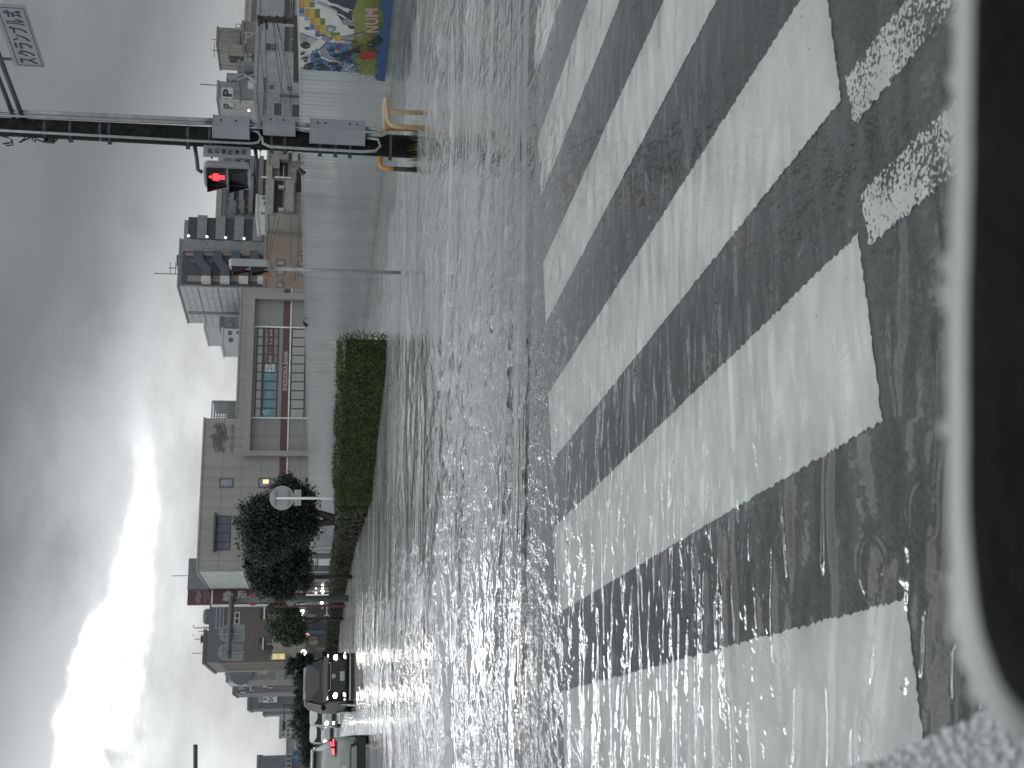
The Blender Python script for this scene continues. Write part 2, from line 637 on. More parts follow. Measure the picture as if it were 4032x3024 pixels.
def water_material():
    mt = bpy.data.materials.new('flood_water')
    mt.use_nodes = True
    nt = mt.node_tree
    nt.nodes.clear()
    L = nt.links.new
    t = nt.nodes.new('ShaderNodeTexCoord')
    hs = []
    for (sc, sy, wgt, det) in ((11.0, 0.36, 0.027, 3), (26.0, 0.45, 0.0060, 2), (4.0, 0.36, 0.062, 4)):
        mp_ = nt.nodes.new('ShaderNodeMapping')
        mp_.inputs['Scale'].default_value = (sc, sc * sy, sc)
        mp_.inputs['Rotation'].default_value = (0, 0, R(7))
        L(t.outputs['Object'], mp_.inputs[0])
        n = nt.nodes.new('ShaderNodeTexNoise')
        n.inputs['Scale'].default_value = 1.0
        n.inputs['Detail'].default_value = det
        L(mp_.outputs[0], n.inputs['Vector'])
        mu = nt.nodes.new('ShaderNodeMath')
        mu.operation = 'MULTIPLY'
        mu.inputs[1].default_value = wgt
        L(n.outputs[0], mu.inputs[0])
        hs.append(mu.outputs[0])
    # gusts: rougher and smoother patches; more chop farther out
    sp = nt.nodes.new('ShaderNodeSeparateXYZ')
    L(t.outputs['Object'], sp.inputs[0])
    far = nt.nodes.new('ShaderNodeMapRange')
    far.inputs['From Min'].default_value = 6.0
    far.inputs['From Max'].default_value = 8.2
    far.inputs['To Min'].default_value = 0.0
    far.inputs['To Max'].default_value = 1.0
    L(sp.outputs[1], far.inputs[0])
    gm = nt.nodes.new('ShaderNodeMapping')
    gm.inputs['Scale'].default_value = (0.16, 0.30, 1)
    L(t.outputs['Object'], gm.inputs[0])
    gn = nt.nodes.new('ShaderNodeTexNoise')
    gn.inputs['Scale'].default_value = 1.0
    gn.inputs['Detail'].default_value = 4
    gn.inputs['Distortion'].default_value = 1.2
    L(gm.outputs[0], gn.inputs['Vector'])
    gr = nt.nodes.new('ShaderNodeMapRange')
    gr.inputs['From Min'].default_value = 0.36
    gr.inputs['From Max'].default_value = 0.62
    gr.inputs['To Min'].default_value = 0.22
    gr.inputs['To Max'].default_value = 1.5
    L(gn.outputs[0], gr.inputs[0])
    k0 = nt.nodes.new('ShaderNodeMath')          # near 0.22, far 1
    k0.operation = 'MULTIPLY_ADD'
    k0.inputs[1].default_value = 0.84
    k0.inputs[2].default_value = 0.28
    L(far.outputs[0], k0.inputs[0])
    k1 = nt.nodes.new('ShaderNodeMath')
    k1.operation = 'MULTIPLY'
    L(k0.outputs[0], k1.inputs[0])
    L(gr.outputs[0], k1.inputs[1])
    s1 = nt.nodes.new('ShaderNodeMath')
    L(hs[0], s1.inputs[0])
    L(hs[1], s1.inputs[1])
    s2 = nt.nodes.new('ShaderNodeMath')
    L(s1.outputs[0], s2.inputs[0])
    L(hs[2], s2.inputs[1])
    hh = nt.nodes.new('ShaderNodeMath')
    hh.operation = 'MULTIPLY'
    L(s2.outputs[0], hh.inputs[0])
    L(k1.outputs[0], hh.inputs[1])
    bp = nt.nodes.new('ShaderNodeBump')
    bp.inputs['Strength'].default_value = 1.0
    bp.inputs['Distance'].default_value = 1.0
    L(hh.outputs[0], bp.inputs['Height'])
    fr = nt.nodes.new('ShaderNodeFresnel')
    fr.inputs['IOR'].default_value = 1.333
    L(bp.outputs[0], fr.inputs['Normal'])
    gl = nt.nodes.new('ShaderNodeBsdfGlossy')
    gl.inputs['Roughness'].default_value = 0.05
    gl.inputs['Color'].default_value = (0.97, 0.98, 1, 1)
    L(bp.outputs[0], gl.inputs['Normal'])
    tr = nt.nodes.new('ShaderNodeBsdfTransparent')
    tr.inputs['Color'].default_value = (0.94, 0.945, 0.94, 1)
    # silty water: the deeper it gets beyond the crossing, the less of the road shows
    df = nt.nodes.new('ShaderNodeBsdfDiffuse')
    df.inputs['Color'].default_value = (0.56, 0.565, 0.56, 1)
    mur_ = nt.nodes.new('ShaderNodeMapRange')
    mur_.inputs['From Min'].default_value = 5.5
    mur_.inputs['From Max'].default_value = 10.5
    mur_.inputs['To Min'].default_value = 0.03
    mur_.inputs['To Max'].default_value = 0.55
    L(sp.outputs[1], mur_.inputs[0])
    body = nt.nodes.new('ShaderNodeMixShader')
    L(mur_.outputs[0], body.inputs[0])
    L(tr.outputs[0], body.inputs[1])
    L(df.outputs[0], body.inputs[2])
    mx_ = nt.nodes.new('ShaderNodeMixShader')
    L(fr.outputs[0], mx_.inputs[0])
    L(body.outputs[0], mx_.inputs[1])
    L(gl.outputs[0], mx_.inputs[2])
    out = nt.nodes.new('ShaderNodeOutputMaterial')
    L(mx_.outputs[0], out.inputs[0])
    return mt


def smooth(x, a, b):
    t = np.clip((x - a) / (b - a), 0, 1)
    return t * t * (3 - 2 * t)


def vnoise(x, y, seed):
    """smooth value noise"""
    r_ = np.random.default_rng(seed)
    G = r_.random((64, 64))
    xi, yi = np.floor(x).astype(int), np.floor(y).astype(int)
    fx, fy = x - xi, y - yi
    fx, fy = fx * fx * (3 - 2 * fx), fy * fy * (3 - 2 * fy)
    g = lambda i, j: G[i % 64, j % 64]
    return (g(xi, yi) * (1 - fx) + g(xi + 1, yi) * fx) * (1 - fy) + (g(xi, yi + 1) * (1 - fx) + g(xi + 1, yi + 1) * fx) * fy


def wave_height(x, y, dr):
    d = np.hypot(x, y)
    h = np.zeros_like(x)
    r_ = np.random.default_rng(11)
    # slow patches that make the wave trains come and go, and bend them
    wx = x + 0.35 * (vnoise(x * 0.6, y * 0.6, 1) - 0.5)
    wy = y + 0.55 * (vnoise(x * 0.55 + 9, y * 0.8, 2) - 0.5)
    gust = 0.30 + 1.4 * smooth(vnoise(x * 0.45 + 3, y * 0.6, 3), 0.15, 0.85)
    left = smooth(-(x - 0.12 * y), -0.9, 0.9)             # livelier to the left
    nearamp = 0.98 - 0.12 * left
    nfar = smooth(d, 5.5, 9.5)
    hn, hf = np.zeros_like(x), np.zeros_like(x)
    for i in range(64):
        lam = 0.05 * (0.42 / 0.05) ** ((i + r_.random()) / 64)
        th = R(-90 + 5 + r_.normal() * 13)
        k = 2 * math.pi / lam
        a = 0.0150 / k
        ph = k * (wx * math.cos(th) + wy * math.sin(th)) + r_.random() * 6.283
        hn += a * smooth(lam / dr, 2.2, 4.5) * np.cos(ph)
    for i in range(90):
        lam = 0.07 * (2.2 / 0.07) ** ((i + r_.random()) / 90)
        th = r_.random() * 6.283
        k = 2 * math.pi / lam
        a = 0.0125 * (1 if lam < 0.3 else (0.3 / lam) ** 1.3) / k
        ph = k * (x * math.cos(th) + y * math.sin(th)) + r_.random() * 6.283
        hf += a * smooth(lam / dr, 2.0, 4.0) * np.cos(ph)
    hr = np.zeros_like(x)
    for i in range(26):
        lam = 0.085 * (0.26 / 0.085) ** ((i + r_.random()) / 26)
        th = R(-90 + 6 + r_.normal() * 11)
        k = 2 * math.pi / lam
        hr += np.cos(k * (wx * math.cos(th) + wy * math.sin(th)) + r_.random() * 6.283) * smooth(lam / dr, 2.0, 4.0)
    c = hr / math.sqrt(13.0)
    rdg = np.clip(c - 0.55, 0, 2.2)
    rdg = rdg * rdg / (0.25 + rdg)
    hn = hn * 0.7 + (0.0030 + 0.0016 * smooth(-d, -5.0, -3.0)) * rdg * (0.14 + 0.86 * left) / np.maximum(nearamp, 0.2)
    h = (hn * nearamp * (1 - nfar) + hf * (0.22 + 1.25 * nfar)) * gust
    # sharpen the crests
    h = h + 40.0 * h * np.abs(h) * nfar
    # calm strip of thin water at the lower right
    h *= 1 - 0.25 * smooth(x - 0.12 * y, 0.25, 1.1) * (1 - smooth(d, 4.5, 6.5))
    # a few rain rings
    for i in range(40):
        yy = 2.2 + 7.0 * r_.random() ** 1.3
        xx = (r_.random() - 0.5) * 0.72 * yy
        rr = 0.03 + 0.05 * r_.random()
        q = np.hypot(x - xx, y - yy)
        msk = q < rr + 0.1
        h[msk] += 0.0007 * np.cos((q[msk] - rr) * 2 * math.pi / 0.026) * np.exp(-((q[msk] - rr) / 0.020) ** 2)
    # long low bow waves rolling in from the van, and the small fronts in mid road
    for (pa, pb, hgt, w_) in ((((945, 1180)), ((972, 1680)), 0.05, 0.14), (((1010, 1340)), ((1020, 1700)), 0.014, 0.10), ((1088, 1180), (1078, 1480), 0.008, 0.08),
                              ((1030, 905), (1110, 868), 0.005, 0.06), ((1110, 868), (1180, 838), 0.005, 0.05), ((1060, 830), (1112, 870), 0.004, 0.05),
                              ((1392, 1150), (1390, 1420), 0.003, 0.035), ((1170, 1160), (1160, 1700), 0.004, 0.05)):
        A_, B_ = ground(pa[0] * 1.8228, pa[1] * 1.8228), ground(pb[0] * 1.8228, pb[1] * 1.8228)
        ex, ey = B_.x - A_.x, B_.y - A_.y
        Lq = math.hypot(ex, ey)
        ex, ey = ex / Lq, ey / Lq
        al = (x - A_.x) * ex + (y - A_.y) * ey
        ac = -(x - A_.x) * ey + (y - A_.y) * ex + 0.08 * np.sin(al * 2.1) * min(1, Lq / 3)
        end = smooth(al, -0.3 * Lq, 0.15 * Lq) * (1 - smooth(al, 0.85 * Lq, 1.25 * Lq))
        h += hgt * end * np.exp(-(ac / w_) ** 2)
    return h


def build_water():
    th = np.array([math.atan((v - 2016) / FPX) + PITCH for v in np.concatenate([np.arange(3980, 2200, -4.0), np.arange(2200, 1290, -3.0), np.arange(1290, 1268.5, -1.5)])])
    dist = HCAM / np.tan(th)
    dist = np.concatenate([[0.55, 0.9, 1.3, 1.7], dist[dist > 1.9], [2200., 3400.]])
    dr = np.gradient(dist)
    inner = np.linspace(-0.385, 0.385, 560)
    outer = np.linspace(0.40, 1.45, 26)
    ang = np.concatenate([-outer[::-1], inner, outer])
    D, T = np.meshgrid(dist, np.tan(ang) if False else ang, indexing='ij')
    x = D * np.tan(np.clip(T, -1.45, 1.45))
    y = D.copy()
    DR = np.repeat(dr[:, None], len(ang), 1)
    da = np.gradient(x, axis=1)
    h = wave_height(x, y, np.maximum(DR, np.abs(da) * 0.55))
    h *= 1 - smooth(D, 60, 200) * 0.9
    nr, nc = x.shape
    co = np.stack([x, y, h], -1).reshape(-1, 3).astype(np.float32)
    idx = np.arange(nr * nc).reshape(nr, nc)
    quads = np.stack([idx[:-1, :-1], idx[:-1, 1:], idx[1:, 1:], idx[1:, :-1]], -1).reshape(-1, 4)
    me = bpy.data.meshes.new('flood_water')
    me.vertices.add(len(co))
    me.vertices.foreach_set('co', co.ravel())
    me.loops.add(quads.size)
    me.loops.foreach_set('vertex_index', quads.ravel().astype(np.int32))
    me.polygons.add(len(quads))
    me.polygons.foreach_set('loop_start', np.arange(0, quads.size, 4, dtype=np.int32))
    me.polygons.foreach_set('use_smooth', np.ones(len(quads), bool))
    me.update(calc_edges=True)
    me.materials.append(water_material())
    o = bpy.data.objects.new('water', me)
    COL.objects.link(o)
    return tag(o, 'rippling grey flood water covering the whole crossing', 'flood water', kind='structure')


water = build_water()

# ------------------------------------------------------------------ the car the picture is taken from
CARW = mat('white_car_paint', (0.50, 0.52, 0.51), 0.45, var=0.05, coat=0.1)
CARS = mat('wet_silver_paint', (0.45, 0.465, 0.465), 0.3, var=0.05, coat=0.3)
TRIM = mat('black_grained_trim', (0.010, 0.0105, 0.012), 0.85, var=0.5, scale=26, bump=0.5, bscale=160, spec=0.15)
own = thing('car', (0, 0.1, 0.3), 'blurred white car with rain drops and black window trim, closest to the camera', 'car')


def sweep_edge(name, path, m_, dist, prof, smooth_=True):
    """path: pixels along the far edge; prof: (towards camera, down) steps in metres"""
    rings = []
    for i, (x, y) in enumerate(path):
        p = EYE + ray(x, y) * dist
        rings.append([p + Vector((0, -a, -b)) for a, b in prof])
    mb = MB()
    mb.loops(rings, 0, cap=False, closed=False)
    return mb.build(name, m_, own, smooth_)


edge_w = [(3770, -500), (3768, 0), (3762, 300), (3755, 774), (3748, 1000), (3740, 1274), (3740, 1700), (3744, 2100), (3756, 2250), (3768, 2420), (3793, 2530), (3830, 2660), (3872, 2750), (3920, 2805), (3990, 2850), (4100, 2880)]
sm = []
for i in range(len(edge_w) - 1):
    for j in range(6):
        t = j / 6
        wob = 5 * math.sin(i * 6.1 + j * 1.9) + 4 * math.sin(i * 2.3 + j * 3.1)
        sm.append((wob + edge_w[i][0] * (1 - t) + edge_w[i + 1][0] * t, edge_w[i][1] * (1 - t) + edge_w[i + 1][1] * t))
sm = [(-70 + np.mean([q[0] for q in sm[max(0, i - 1):i + 2]]), np.mean([q[1] for q in sm[max(0, i - 4):i + 5]])) for i in range(len(sm))]
rnd = [(0.0, 0.05), (0.0, 0.012)] + [(0.014 * (1 - math.cos(a)), 0.012 * (1 - math.sin(a))) for a in np.linspace(0.2, 1.57, 6)] + [(0.022, 0.0), (0.03, 0.004), (0.034, 0.02), (0.034, 0.10)]
sweep_edge('door_panel', sm, CARW, 0.40, rnd)
blk = [(x + 92 - 18 + (0 if y < 2000 else 18 * min(1, (y - 2000) / 600)), y - (0 if y < 2300 else 0.10 * (y - 2300))) for x, y in sm]
rnd2 = [(0.0, 0.06), (0.0, 0.010)] + [(0.012 * (1 - math.cos(a)), 0.010 * (1 - math.sin(a))) for a in np.linspace(0.2, 1.57, 6)] + [(0.03, 0.001), (0.06, 0.006), (0.10, 0.02), (0.15, 0.06)]
sweep_edge('window_trim', blk, TRIM, 0.345, rnd2)


# wet fender at the lower left
def fender_pt(s, t):
    # s along the edge (left to right), t from the far edge towards the camera
    x = 3085 + (3925 - 3085) * s
    y = 3110 + (2785 - 3110) * s
    y += 30 * math.sin(s * 3.14)
    p = EYE + ray(x, y) * (1.0 - 0.06 * s)
    return p + Vector((-0.04 * t, -0.30 * t, -0.014 * t - 0.07 * t * t + 0.012 * (1 - (1 - min(t * 7, 1)) ** 2)))


rings = [[fender_pt(s, t) for s in np.linspace(-0.3, 1.25, 30)] for t in [-0.02] + list(np.linspace(0, 1.3, 26))]
rings[0] = [q + Vector((0, 0, -0.05)) for q in rings[1]]
mb = MB()
mb.loops(rings, 0, cap=False, closed=False)
mb.build('fender', CARS, own, True)
DROP = bpy.data.materials.new('water_drop')
DROP.use_nodes = True
_b = DROP.node_tree.nodes['Principled BSDF']
_b.inputs['Base Color'].default_value = (0.9, 0.93, 0.93, 1)
_b.inputs['Roughness'].default_value = 0.03
_b.inputs['Transmission Weight'].default_value = 0.35
_b.inputs['IOR'].default_value = 1.33
mb = MB()
for i in range(1300):
    s, t = random.uniform(-0.05, 1.1), random.random() ** 0.9 * 0.36
    if t > 0.33 - 0.06 * s + random.uniform(-0.04, 0.04):
        continue
    r_ = random.choice((0.0012, 0.0016, 0.0022, 0.003, 0.0042))
    p = fender_pt(s, t)
    mb.ball(p, (r_ * random.uniform(0.9, 1.5), r_, r_ * 0.75), seg=7, rings=4)
tag(mb.build('rain_drops', DROP, own, True), kind='stuff')

mb = MB()
for i in range(90):
    j = random.randrange(len(sm))
    x, y = sm[j]
    r_ = random.choice((0.0012, 0.0018, 0.0024, 0.003))
    p = EYE + ray(x + 66, y + random.uniform(-12, 12)) * 0.40 + Vector((0, -random.uniform(0.0, 0.012), 0.002))
    mb.ball(p, (r_ * 1.3, r_, r_), seg=7, rings=4)
tag(mb.build('rim_drops', DROP, own, True), kind='stuff')
mb = MB()
mb.box(-1.3, 1.3, -1.6, 0.22, 1.66, 1.70)  # unseen roof and sides, added to keep sky light off the trim
mb.box(-1.3, -1.26, -1.6, -0.1, 0.9, 1.66)
mb.box(1.26, 1.3, -1.6, -0.1, 0.9, 1.66)
mb.build('roof', CARW, own)
mb = MB()
mb.box(-1.25, 1.25, -1.62, -1.56, 0.3, 1.66)  # unseen back wall and lining, added to shade the trim
mb.box(-1.25, 1.25, -1.55, 0.22, 1.63, 1.655)
mb.build('shade_lining', mat('dark_shade_lining', (0.03, 0.03, 0.03), 0.9), own)
# ------------------------------------------------------------------ pavement and fence
FENCE_P = Vector((6.5, 24.8, 0))
FF = Fac(FENCE_P, -RD * -1)                 # along: away from the camera
FF.n = Vector((-PD.x, -PD.y, 0))            # faces the road
FTOP = HCAM + 0.575


def fence_hit(x, y):
    return FF.hit(x, y)


PAVE = mat('wet_pavement', (0.13, 0.135, 0.135), 0.22, var=0.3, scale=1.4, rvar=0.12)
# pavement slopes down from the fence and disappears under the water
L_ = []
aa = np.linspace(-14, 75, 160)
oo = np.linspace(0.0, 5.2, 26)
rings = []
for a in aa:
    row = []
    for o in oo:
        w = 0.16 * math.sin(a * 0.55) + 0.11 * math.sin(a * 1.7 + 1) + 0.05 * math.sin(a * 4.3)
        edge_o = 3.3 + 0.035 * max(0, min(a, 20)) + w
        if a < -1.5:
            edge_o -= 0.10 * (-1.5 - a)
        z = 0.055 - 0.066 * o / edge_o + 0.006 * math.sin(o * 5 + a * 2.3)
        if o < 0.1:
            z = 0.05
        row.append(FF.pt(a, z, o))
    rings.append(row)
mb = MB()
mb.loops(rings, 0, cap=False, closed=False)
pave = tag(mb.build('pavement', PAVE, None, True), 'wet grey pavement strip along the foot of the white fence', 'pavement', kind='structure')

FW = mat('fence_white_steel', (0.355, 0.38, 0.38), 0.16, var=0.07, scale=0.7, streak=0.10, rvar=0.05)
fence = thing('construction_fence', FENCE_P, 'long white steel construction fence with a painted mural at its right end', 'fence')
# ribbed panels half a metre wide
prof = []
a = -14.0
k = 0
while a < 62:
    for (da, dz) in ((0.0, 0.0), (0.016, -0.014), (0.034, -0.014), (0.05, 0.0), (0.17, 0.001), (0.18, -0.006), (0.196, -0.006), (0.206, 0.001), (0.335, 0.001), (0.345, -0.006), (0.361, -0.006), (0.371, 0.001), (0.492, 0.0)):
        prof.append((a + da + (0 if da else 0), dz))
    a += 0.5
mb = MB()
for lo, hi in ((0.19, FTOP),):
    r0 = [FF.pt(q, lo, d) for q, d in prof]
    r1 = [FF.pt(q, hi, d) for q, d in prof]
    mb.loops([r0, r1], 0, cap=False, closed=False)
mb.fbox(FF, -14, 62, FTOP - 0.02, FTOP + 0.012, -0.05, 0.012)
mb.fbox(FF, -14, 62, 0.1, FTOP - 0.03, -0.05, -0.03)
mb.build('panel_sheet', FW, fence)
mb = MB()
mb.fbox(FF, -14, 62, 0.0, 0.195, -0.05, 0.018)
mb.build('base_board', mat('fence_base_board', (0.36, 0.375, 0.37), 0.35, var=0.12, streak=0.25), fence)
mb = MB()
for i in range(38):
    mb.tube([FF.pt(-14 + i * 2, 0, -0.10), FF.pt(-14 + i * 2, FTOP - 0.05, -0.10)], 0.024, 6)
for z in (0.5, 1.2, FTOP - 0.1):
    mb.tube([FF.pt(-14, z, -0.075), FF.pt(62, z, -0.075)], 0.024, 6)
mb.build('support_frame', GALV, fence)

# ---- the mural, painted on board fixed to the panels
MUR = {}
for nm, c in (('white', (0.50, 0.51, 0.50)), ('blue', (0.025, 0.075, 0.18)), ('green', (0.17, 0.21, 0.05)), ('navy', (0.022, 0.038, 0.06)),
              ('orange', (0.36, 0.20, 0.05)), ('yellow', (0.42, 0.30, 0.035)), ('leaf', (0.085, 0.15, 0.05)), ('midblue', (0.06, 0.14, 0.27)),
              ('paleblue', (0.14, 0.24, 0.36)), ('grey', (0.20, 0.22, 0.245)), ('palegrey', (0.30, 0.32, 0.34)), ('black', (0.012, 0.014, 0.013)),
              ('red', (0.25, 0.025, 0.022)), ('darkred', (0.13, 0.02, 0.02)), ('pink', (0.42, 0.26, 0.28)), ('teal', (0.05, 0.12, 0.11))):
    MUR[nm] = mat('mural_' + nm, c, 0.4, var=0.10, scale=6)
MK = list(MUR)
mm = MB()
lay = [0.016]


def mpoly(pts, c, step=True):
    q = []
    for (x, y) in pts:
        a_, z_ = FF.hit(*zp('m', x, y))
        q.append(FF.pt(a_, min(max(z_, 0.20), FTOP + 0.004), lay[0]))
    mm.face(q[::-1], MK.index(c))
    if step:
        lay[0] += 0.0012


def mell(cx, cy, rx, ry, c, rot=0.0, n=18):
    mpoly([(cx + rx * math.cos(t) * math.cos(rot) - ry * math.sin(t) * math.sin(rot), cy + rx * math.cos(t) * math.sin(rot) + ry * math.sin(t) * math.cos(rot)) for t in np.linspace(0, 6.283, n, endpoint=False)], c)


def mline(a_, b_, w, c):
    dx, dy = b_[0] - a_[0], b_[1] - a_[1]
    l = math.hypot(dx, dy)
    nx, ny = -dy / l * w / 2, dx / l * w / 2
    mpoly([(a_[0] + nx, a_[1] + ny), (b_[0] + nx * 0.6, b_[1] + ny * 0.6), (b_[0] - nx * 0.6, b_[1] - ny * 0.6), (a_[0] - nx, a_[1] - ny)], c)


mpoly([(120, -900), (150, 1340), (1845, 1462), (2010, -900)], 'white')
# patchwork of squares
SQ = (('orange', 135, 235, 0, 130), ('yellow', 236, 340, 0, 130), ('leaf', 341, 440, 20, 130), ('midblue', 140, 235, 131, 190), ('blue', 140, 235, 190, 240), ('paleblue', 140, 235, 245, 305),
      ('orange', 240, 340, 150, 315), ('yellow', 341, 445, 150, 325), ('leaf', 446, 540, 155, 330), ('orange', 345, 445, 322, 450), ('yellow', 446, 540, 330, 460), ('leaf', 545, 640, 340, 465),
      ('midblue', 345, 440, 455, 565), ('blue', 245, 340, 505, 565), ('paleblue', 245, 330, 320, 380), ('orange', 450, 545, 465, 582), ('yellow', 546, 640, 465, 600), ('midblue', 445, 540, 584, 640), ('blue', 450, 540, 640, 698),
      ('orange', 546, 640, 602, 645), ('yellow', 641, 735, 602, 662), ('leaf', 738, 930, 612, 672), ('orange', 745, 850, 675, 735), ('yellow', 830, 960, 680, 792), ('blue', 545, 640, 650, 690),
      ('orange', 135, 235, -140, -2), ('yellow', 236, 340, -140, -2), ('leaf', 341, 440, -140, -2), ('midblue', 135, 235, -400, -142), ('orange', 236, 330, -400, -142))
for c, x0, x1, y0, y1 in SQ:
    mpoly([(x0, y0), (x0, y1), (x1, y1), (x1, y0)], c, False)
lay[0] += 0.0012
mpoly([(660, 780), (730, 800), (1120, 830), (1110, 1000), (1230, 1150), (1280, 1300), (1270, 1400), (960, 1385), (350, 1345), (170, 1330), (165, 1290), (355, 1300), (350, 1050), (385, 975), (500, 950), (600, 860)], 'midblue')
for i in range(44):
    x, y = random.uniform(370, 1230), random.uniform(830, 1330)
    s = random.uniform(22, 46)
    mpoly([(x, y), (x, y + s), (x + s, y + s), (x + s, y)], random.choice(('paleblue', 'blue', 'midblue', 'white', 'paleblue')), False)
lay[0] += 0.0012
mpoly([(1300, -900), (1250, 0), (1190, 150), (1150, 270), (1220, 430), (1200, 560), (1180, 760), (1130, 830), (1110, 1000), (1200, 1180), (1290, 1300), (1270, 1425), (1660, 1450), (1720, 1000), (1760, 400), (1790, -900)], 'green')
for q in (((690, -900), (690, 0), (760, 40), (900, 75), (950, 110), (1100, 150), (1190, 190), (1250, 0), (1300, -900)),
          ((670, 85), (740, 120), (860, 180), (870, 240), (980, 270), (1080, 350), (1180, 402), (1150, 280), (1180, 200), (1080, 180), (1110, 215), (1090, 235), (1000, 200), (930, 150), (840, 108)),
          ((840, 255), (930, 290), (1010, 345), (1000, 385), (940, 360), (900, 300)),
          ((1060, 465), (1210, 485), (1200, 545), (1120, 540))):
    mpoly(q, 'navy')
mpoly([(450, 20), (640, 90), (840, 190), (855, 205), (640, 110), (430, 30)], 'palegrey')
mpoly([(470, 0), (700, 100), (680, 75), (520, 0)], 'palegrey')
for q in (((150, 610), (330, 690), (500, 750), (430, 805), (150, 770)), ((560, 740), (640, 660), (790, 740), (700, 790)), ((530, 940), (640, 850), (730, 1040), (945, 1178), (700, 1110), (580, 1050))):
    mpoly(q, 'grey')
mpoly([(330, 690), (500, 750), (430, 805), (280, 770)], 'palegrey')
for q in (((940, 380), (1000, 345), (1080, 360), (1090, 410), (1240, 425), (1210, 470), (1050, 455), (980, 450)), ((940, 690), (1180, 650), (1400, 600), (1370, 660), (1130, 740), (1120, 800), (1000, 790)), ((640, 490), (740, 470), (840, 510), (840, 570), (750, 600), (650, 580))):
    mpoly(q, 'grey')
mell(738, 540, 30, 26, 'white')
mpoly([(500, 950), (530, 938), (580, 1055), (700, 1115), (950, 1178), (930, 1192), (680, 1140), (555, 1080)], 'white')
mpoly([(680, 745), (745, 715), (760, 730), (650, 765)], 'orange')
for e in ((255, 850, 95, 62), (555, 1280, 98, 60), (320, 1262, 100, 64), (800, 1212, 112, 44), (890, 1312, 85, 36), (205, 1000, 52, 24), (250, 1085, 88, 20), (265, 1140, 45, 22), (490, 1050, 75, 26), (770, 930, 60, 22), (500, 1158, 110, 15), (860, 1040, 90, 22)):
    mell(*e, 'black', random.uniform(-0.3, 0.3))
mpoly([(640, 1280), (740, 1290), (740, 1315), (630, 1320)], 'black')
for e in ((300, 842, 14, 10), (515, 1250, 12, 9), (280, 1240, 14, 8), (735, 1222, 26, 14), (850, 1330, 24, 10), (285, 1290, 20, 8)):
    mell(*e, 'palegrey')
mpoly([(990, 790), (930, 830), (850, 910), (880, 955)], 'red')
mpoly([(880, 955), (850, 910), (830, 945), (850, 960)], 'white')
mpoly([(800, 1050), (930, 1010), (1040, 990), (1280, 850), (1330, 885), (1060, 1085), (930, 1150), (900, 1115), (960, 1060)], 'black')
mline((1040, 990), (1090, 1080), 26, 'red')
mell(1180, 810, 70, 46, 'teal')
mell(1240, 1020, 90, 60, 'teal')
for i in range(70):
    t = random.uniform(0, 6.283)
    r0, r1 = random.uniform(10, 90), random.uniform(90, 160)
    c_ = random.choice(('white', 'white', 'palegrey', 'grey', 'paleblue'))
    mline((1095 + r0 * math.cos(t), 1260 + r0 * math.sin(t)), (1095 + r1 * math.cos(t + 0.4), 1260 + r1 * math.sin(t + 0.4)), random.uniform(10, 22), c_)
# red squid, its arms, the dark fish and the leaves
mpoly([(1690, -900), (1690, 0), (1760, 150), (1780, 335), (1690, 450), (1622, 500), (1690, 600), (1640, 700), (1620, 800), (1690, 900), (1600, 960), (1675, 1080), (1600, 1160), (1680, 1250), (1590, 1340), (1640, 1430), (1840, 1458), (1880, 900), (1945, 450), (1990, 0), (2010, -900)], 'blue')
mpoly([(1265, 960), (1330, 905), (1420, 875), (1550, 868), (1645, 930), (1600, 1020), (1430, 1028), (1320, 990)], 'red')
for a_, b_ in (((1430, 510), (1590, 588)), ((1170, 740), (1385, 870)), ((1330, 700), (1450, 850)), ((1405, 628), (1480, 668)), ((930, 628), (1185, 652)), ((1500, 780), (1520, 845)), ((1405, 1030), (1225, 1160)), ((1490, 1050), (1400, 1190)), ((1565, 1050), (1595, 1150)), ((1580, 870), (1625, 835)), ((1200, 555), (1330, 600)), ((1240, 1230), (1360, 1200)), ((1600, 1020), (1665, 1060)), ((1620, 900), (1670, 885)), ((1330, 980), (1440, 1080)), ((1480, 1080), (1540, 1110))):
    mline(a_, b_, 18, 'darkred')
mpoly([(1625, 535), (1685, 572), (1760, 660), (1655, 735), (1545, 785), (1475, 770), (1440, 705), (1490, 655), (1590, 600)], 'black')
mell(1508, 712, 18, 14, 'palegrey')
mline((1440, 708), (1340, 720), 9, 'black')
mline((1340, 720), (1310, 770), 9, 'black')
for i in range(24):
    x, y = random.uniform(1290, 1600), random.uniform(1180, 1420)
    mline((x, y), (x + random.uniform(-50, 60), y - random.uniform(15, 50)), 12, random.choice(('teal', 'leaf', 'black', 'teal')))
mur = mm.build('mural', [MUR[k] for k in MK], fence)
mb = MB()
FM = Fac(FENCE_P, -RD)


def mletter(ch, x0, x1, y0, y1):
    pts = [FF.hit(*zp('m', x, y)) for x, y in ((x1, y1), (x1, y0), (x0, y0), (x0, y1))]
    vv, ff = text_polys(ch, 0.02)
    lo, hi = vv.min(0), vv.max(0)
    b = len(mb.v)
    for q in vv:
        s, t = (q[0] - lo[0]) / (hi[0] - lo[0]), (q[1] - lo[1]) / (hi[1] - lo[1])
        a_ = (pts[0][0] * (1 - s) + pts[1][0] * s) * (1 - t) + (pts[3][0] * (1 - s) + pts[2][0] * s) * t
        z_ = (pts[0][1] * (1 - s) + pts[1][1] * s) * (1 - t) + (pts[3][1] * (1 - s) + pts[2][1] * s) * t
        mb.v.append(tuple(FF.pt(a_, z_, lay[0] + 0.003)))
    for q in ff:
        mb.f.append(tuple(b + i for i in q))
        mb.mi.append(0)


mletter('N', 1430, 1682, 322, 445)
mletter('U', 1415, 1668, 165, 290)
mletter('M', 1408, 1665, -20, 138)
mb.build('lettering', MUR['pink'], mur)

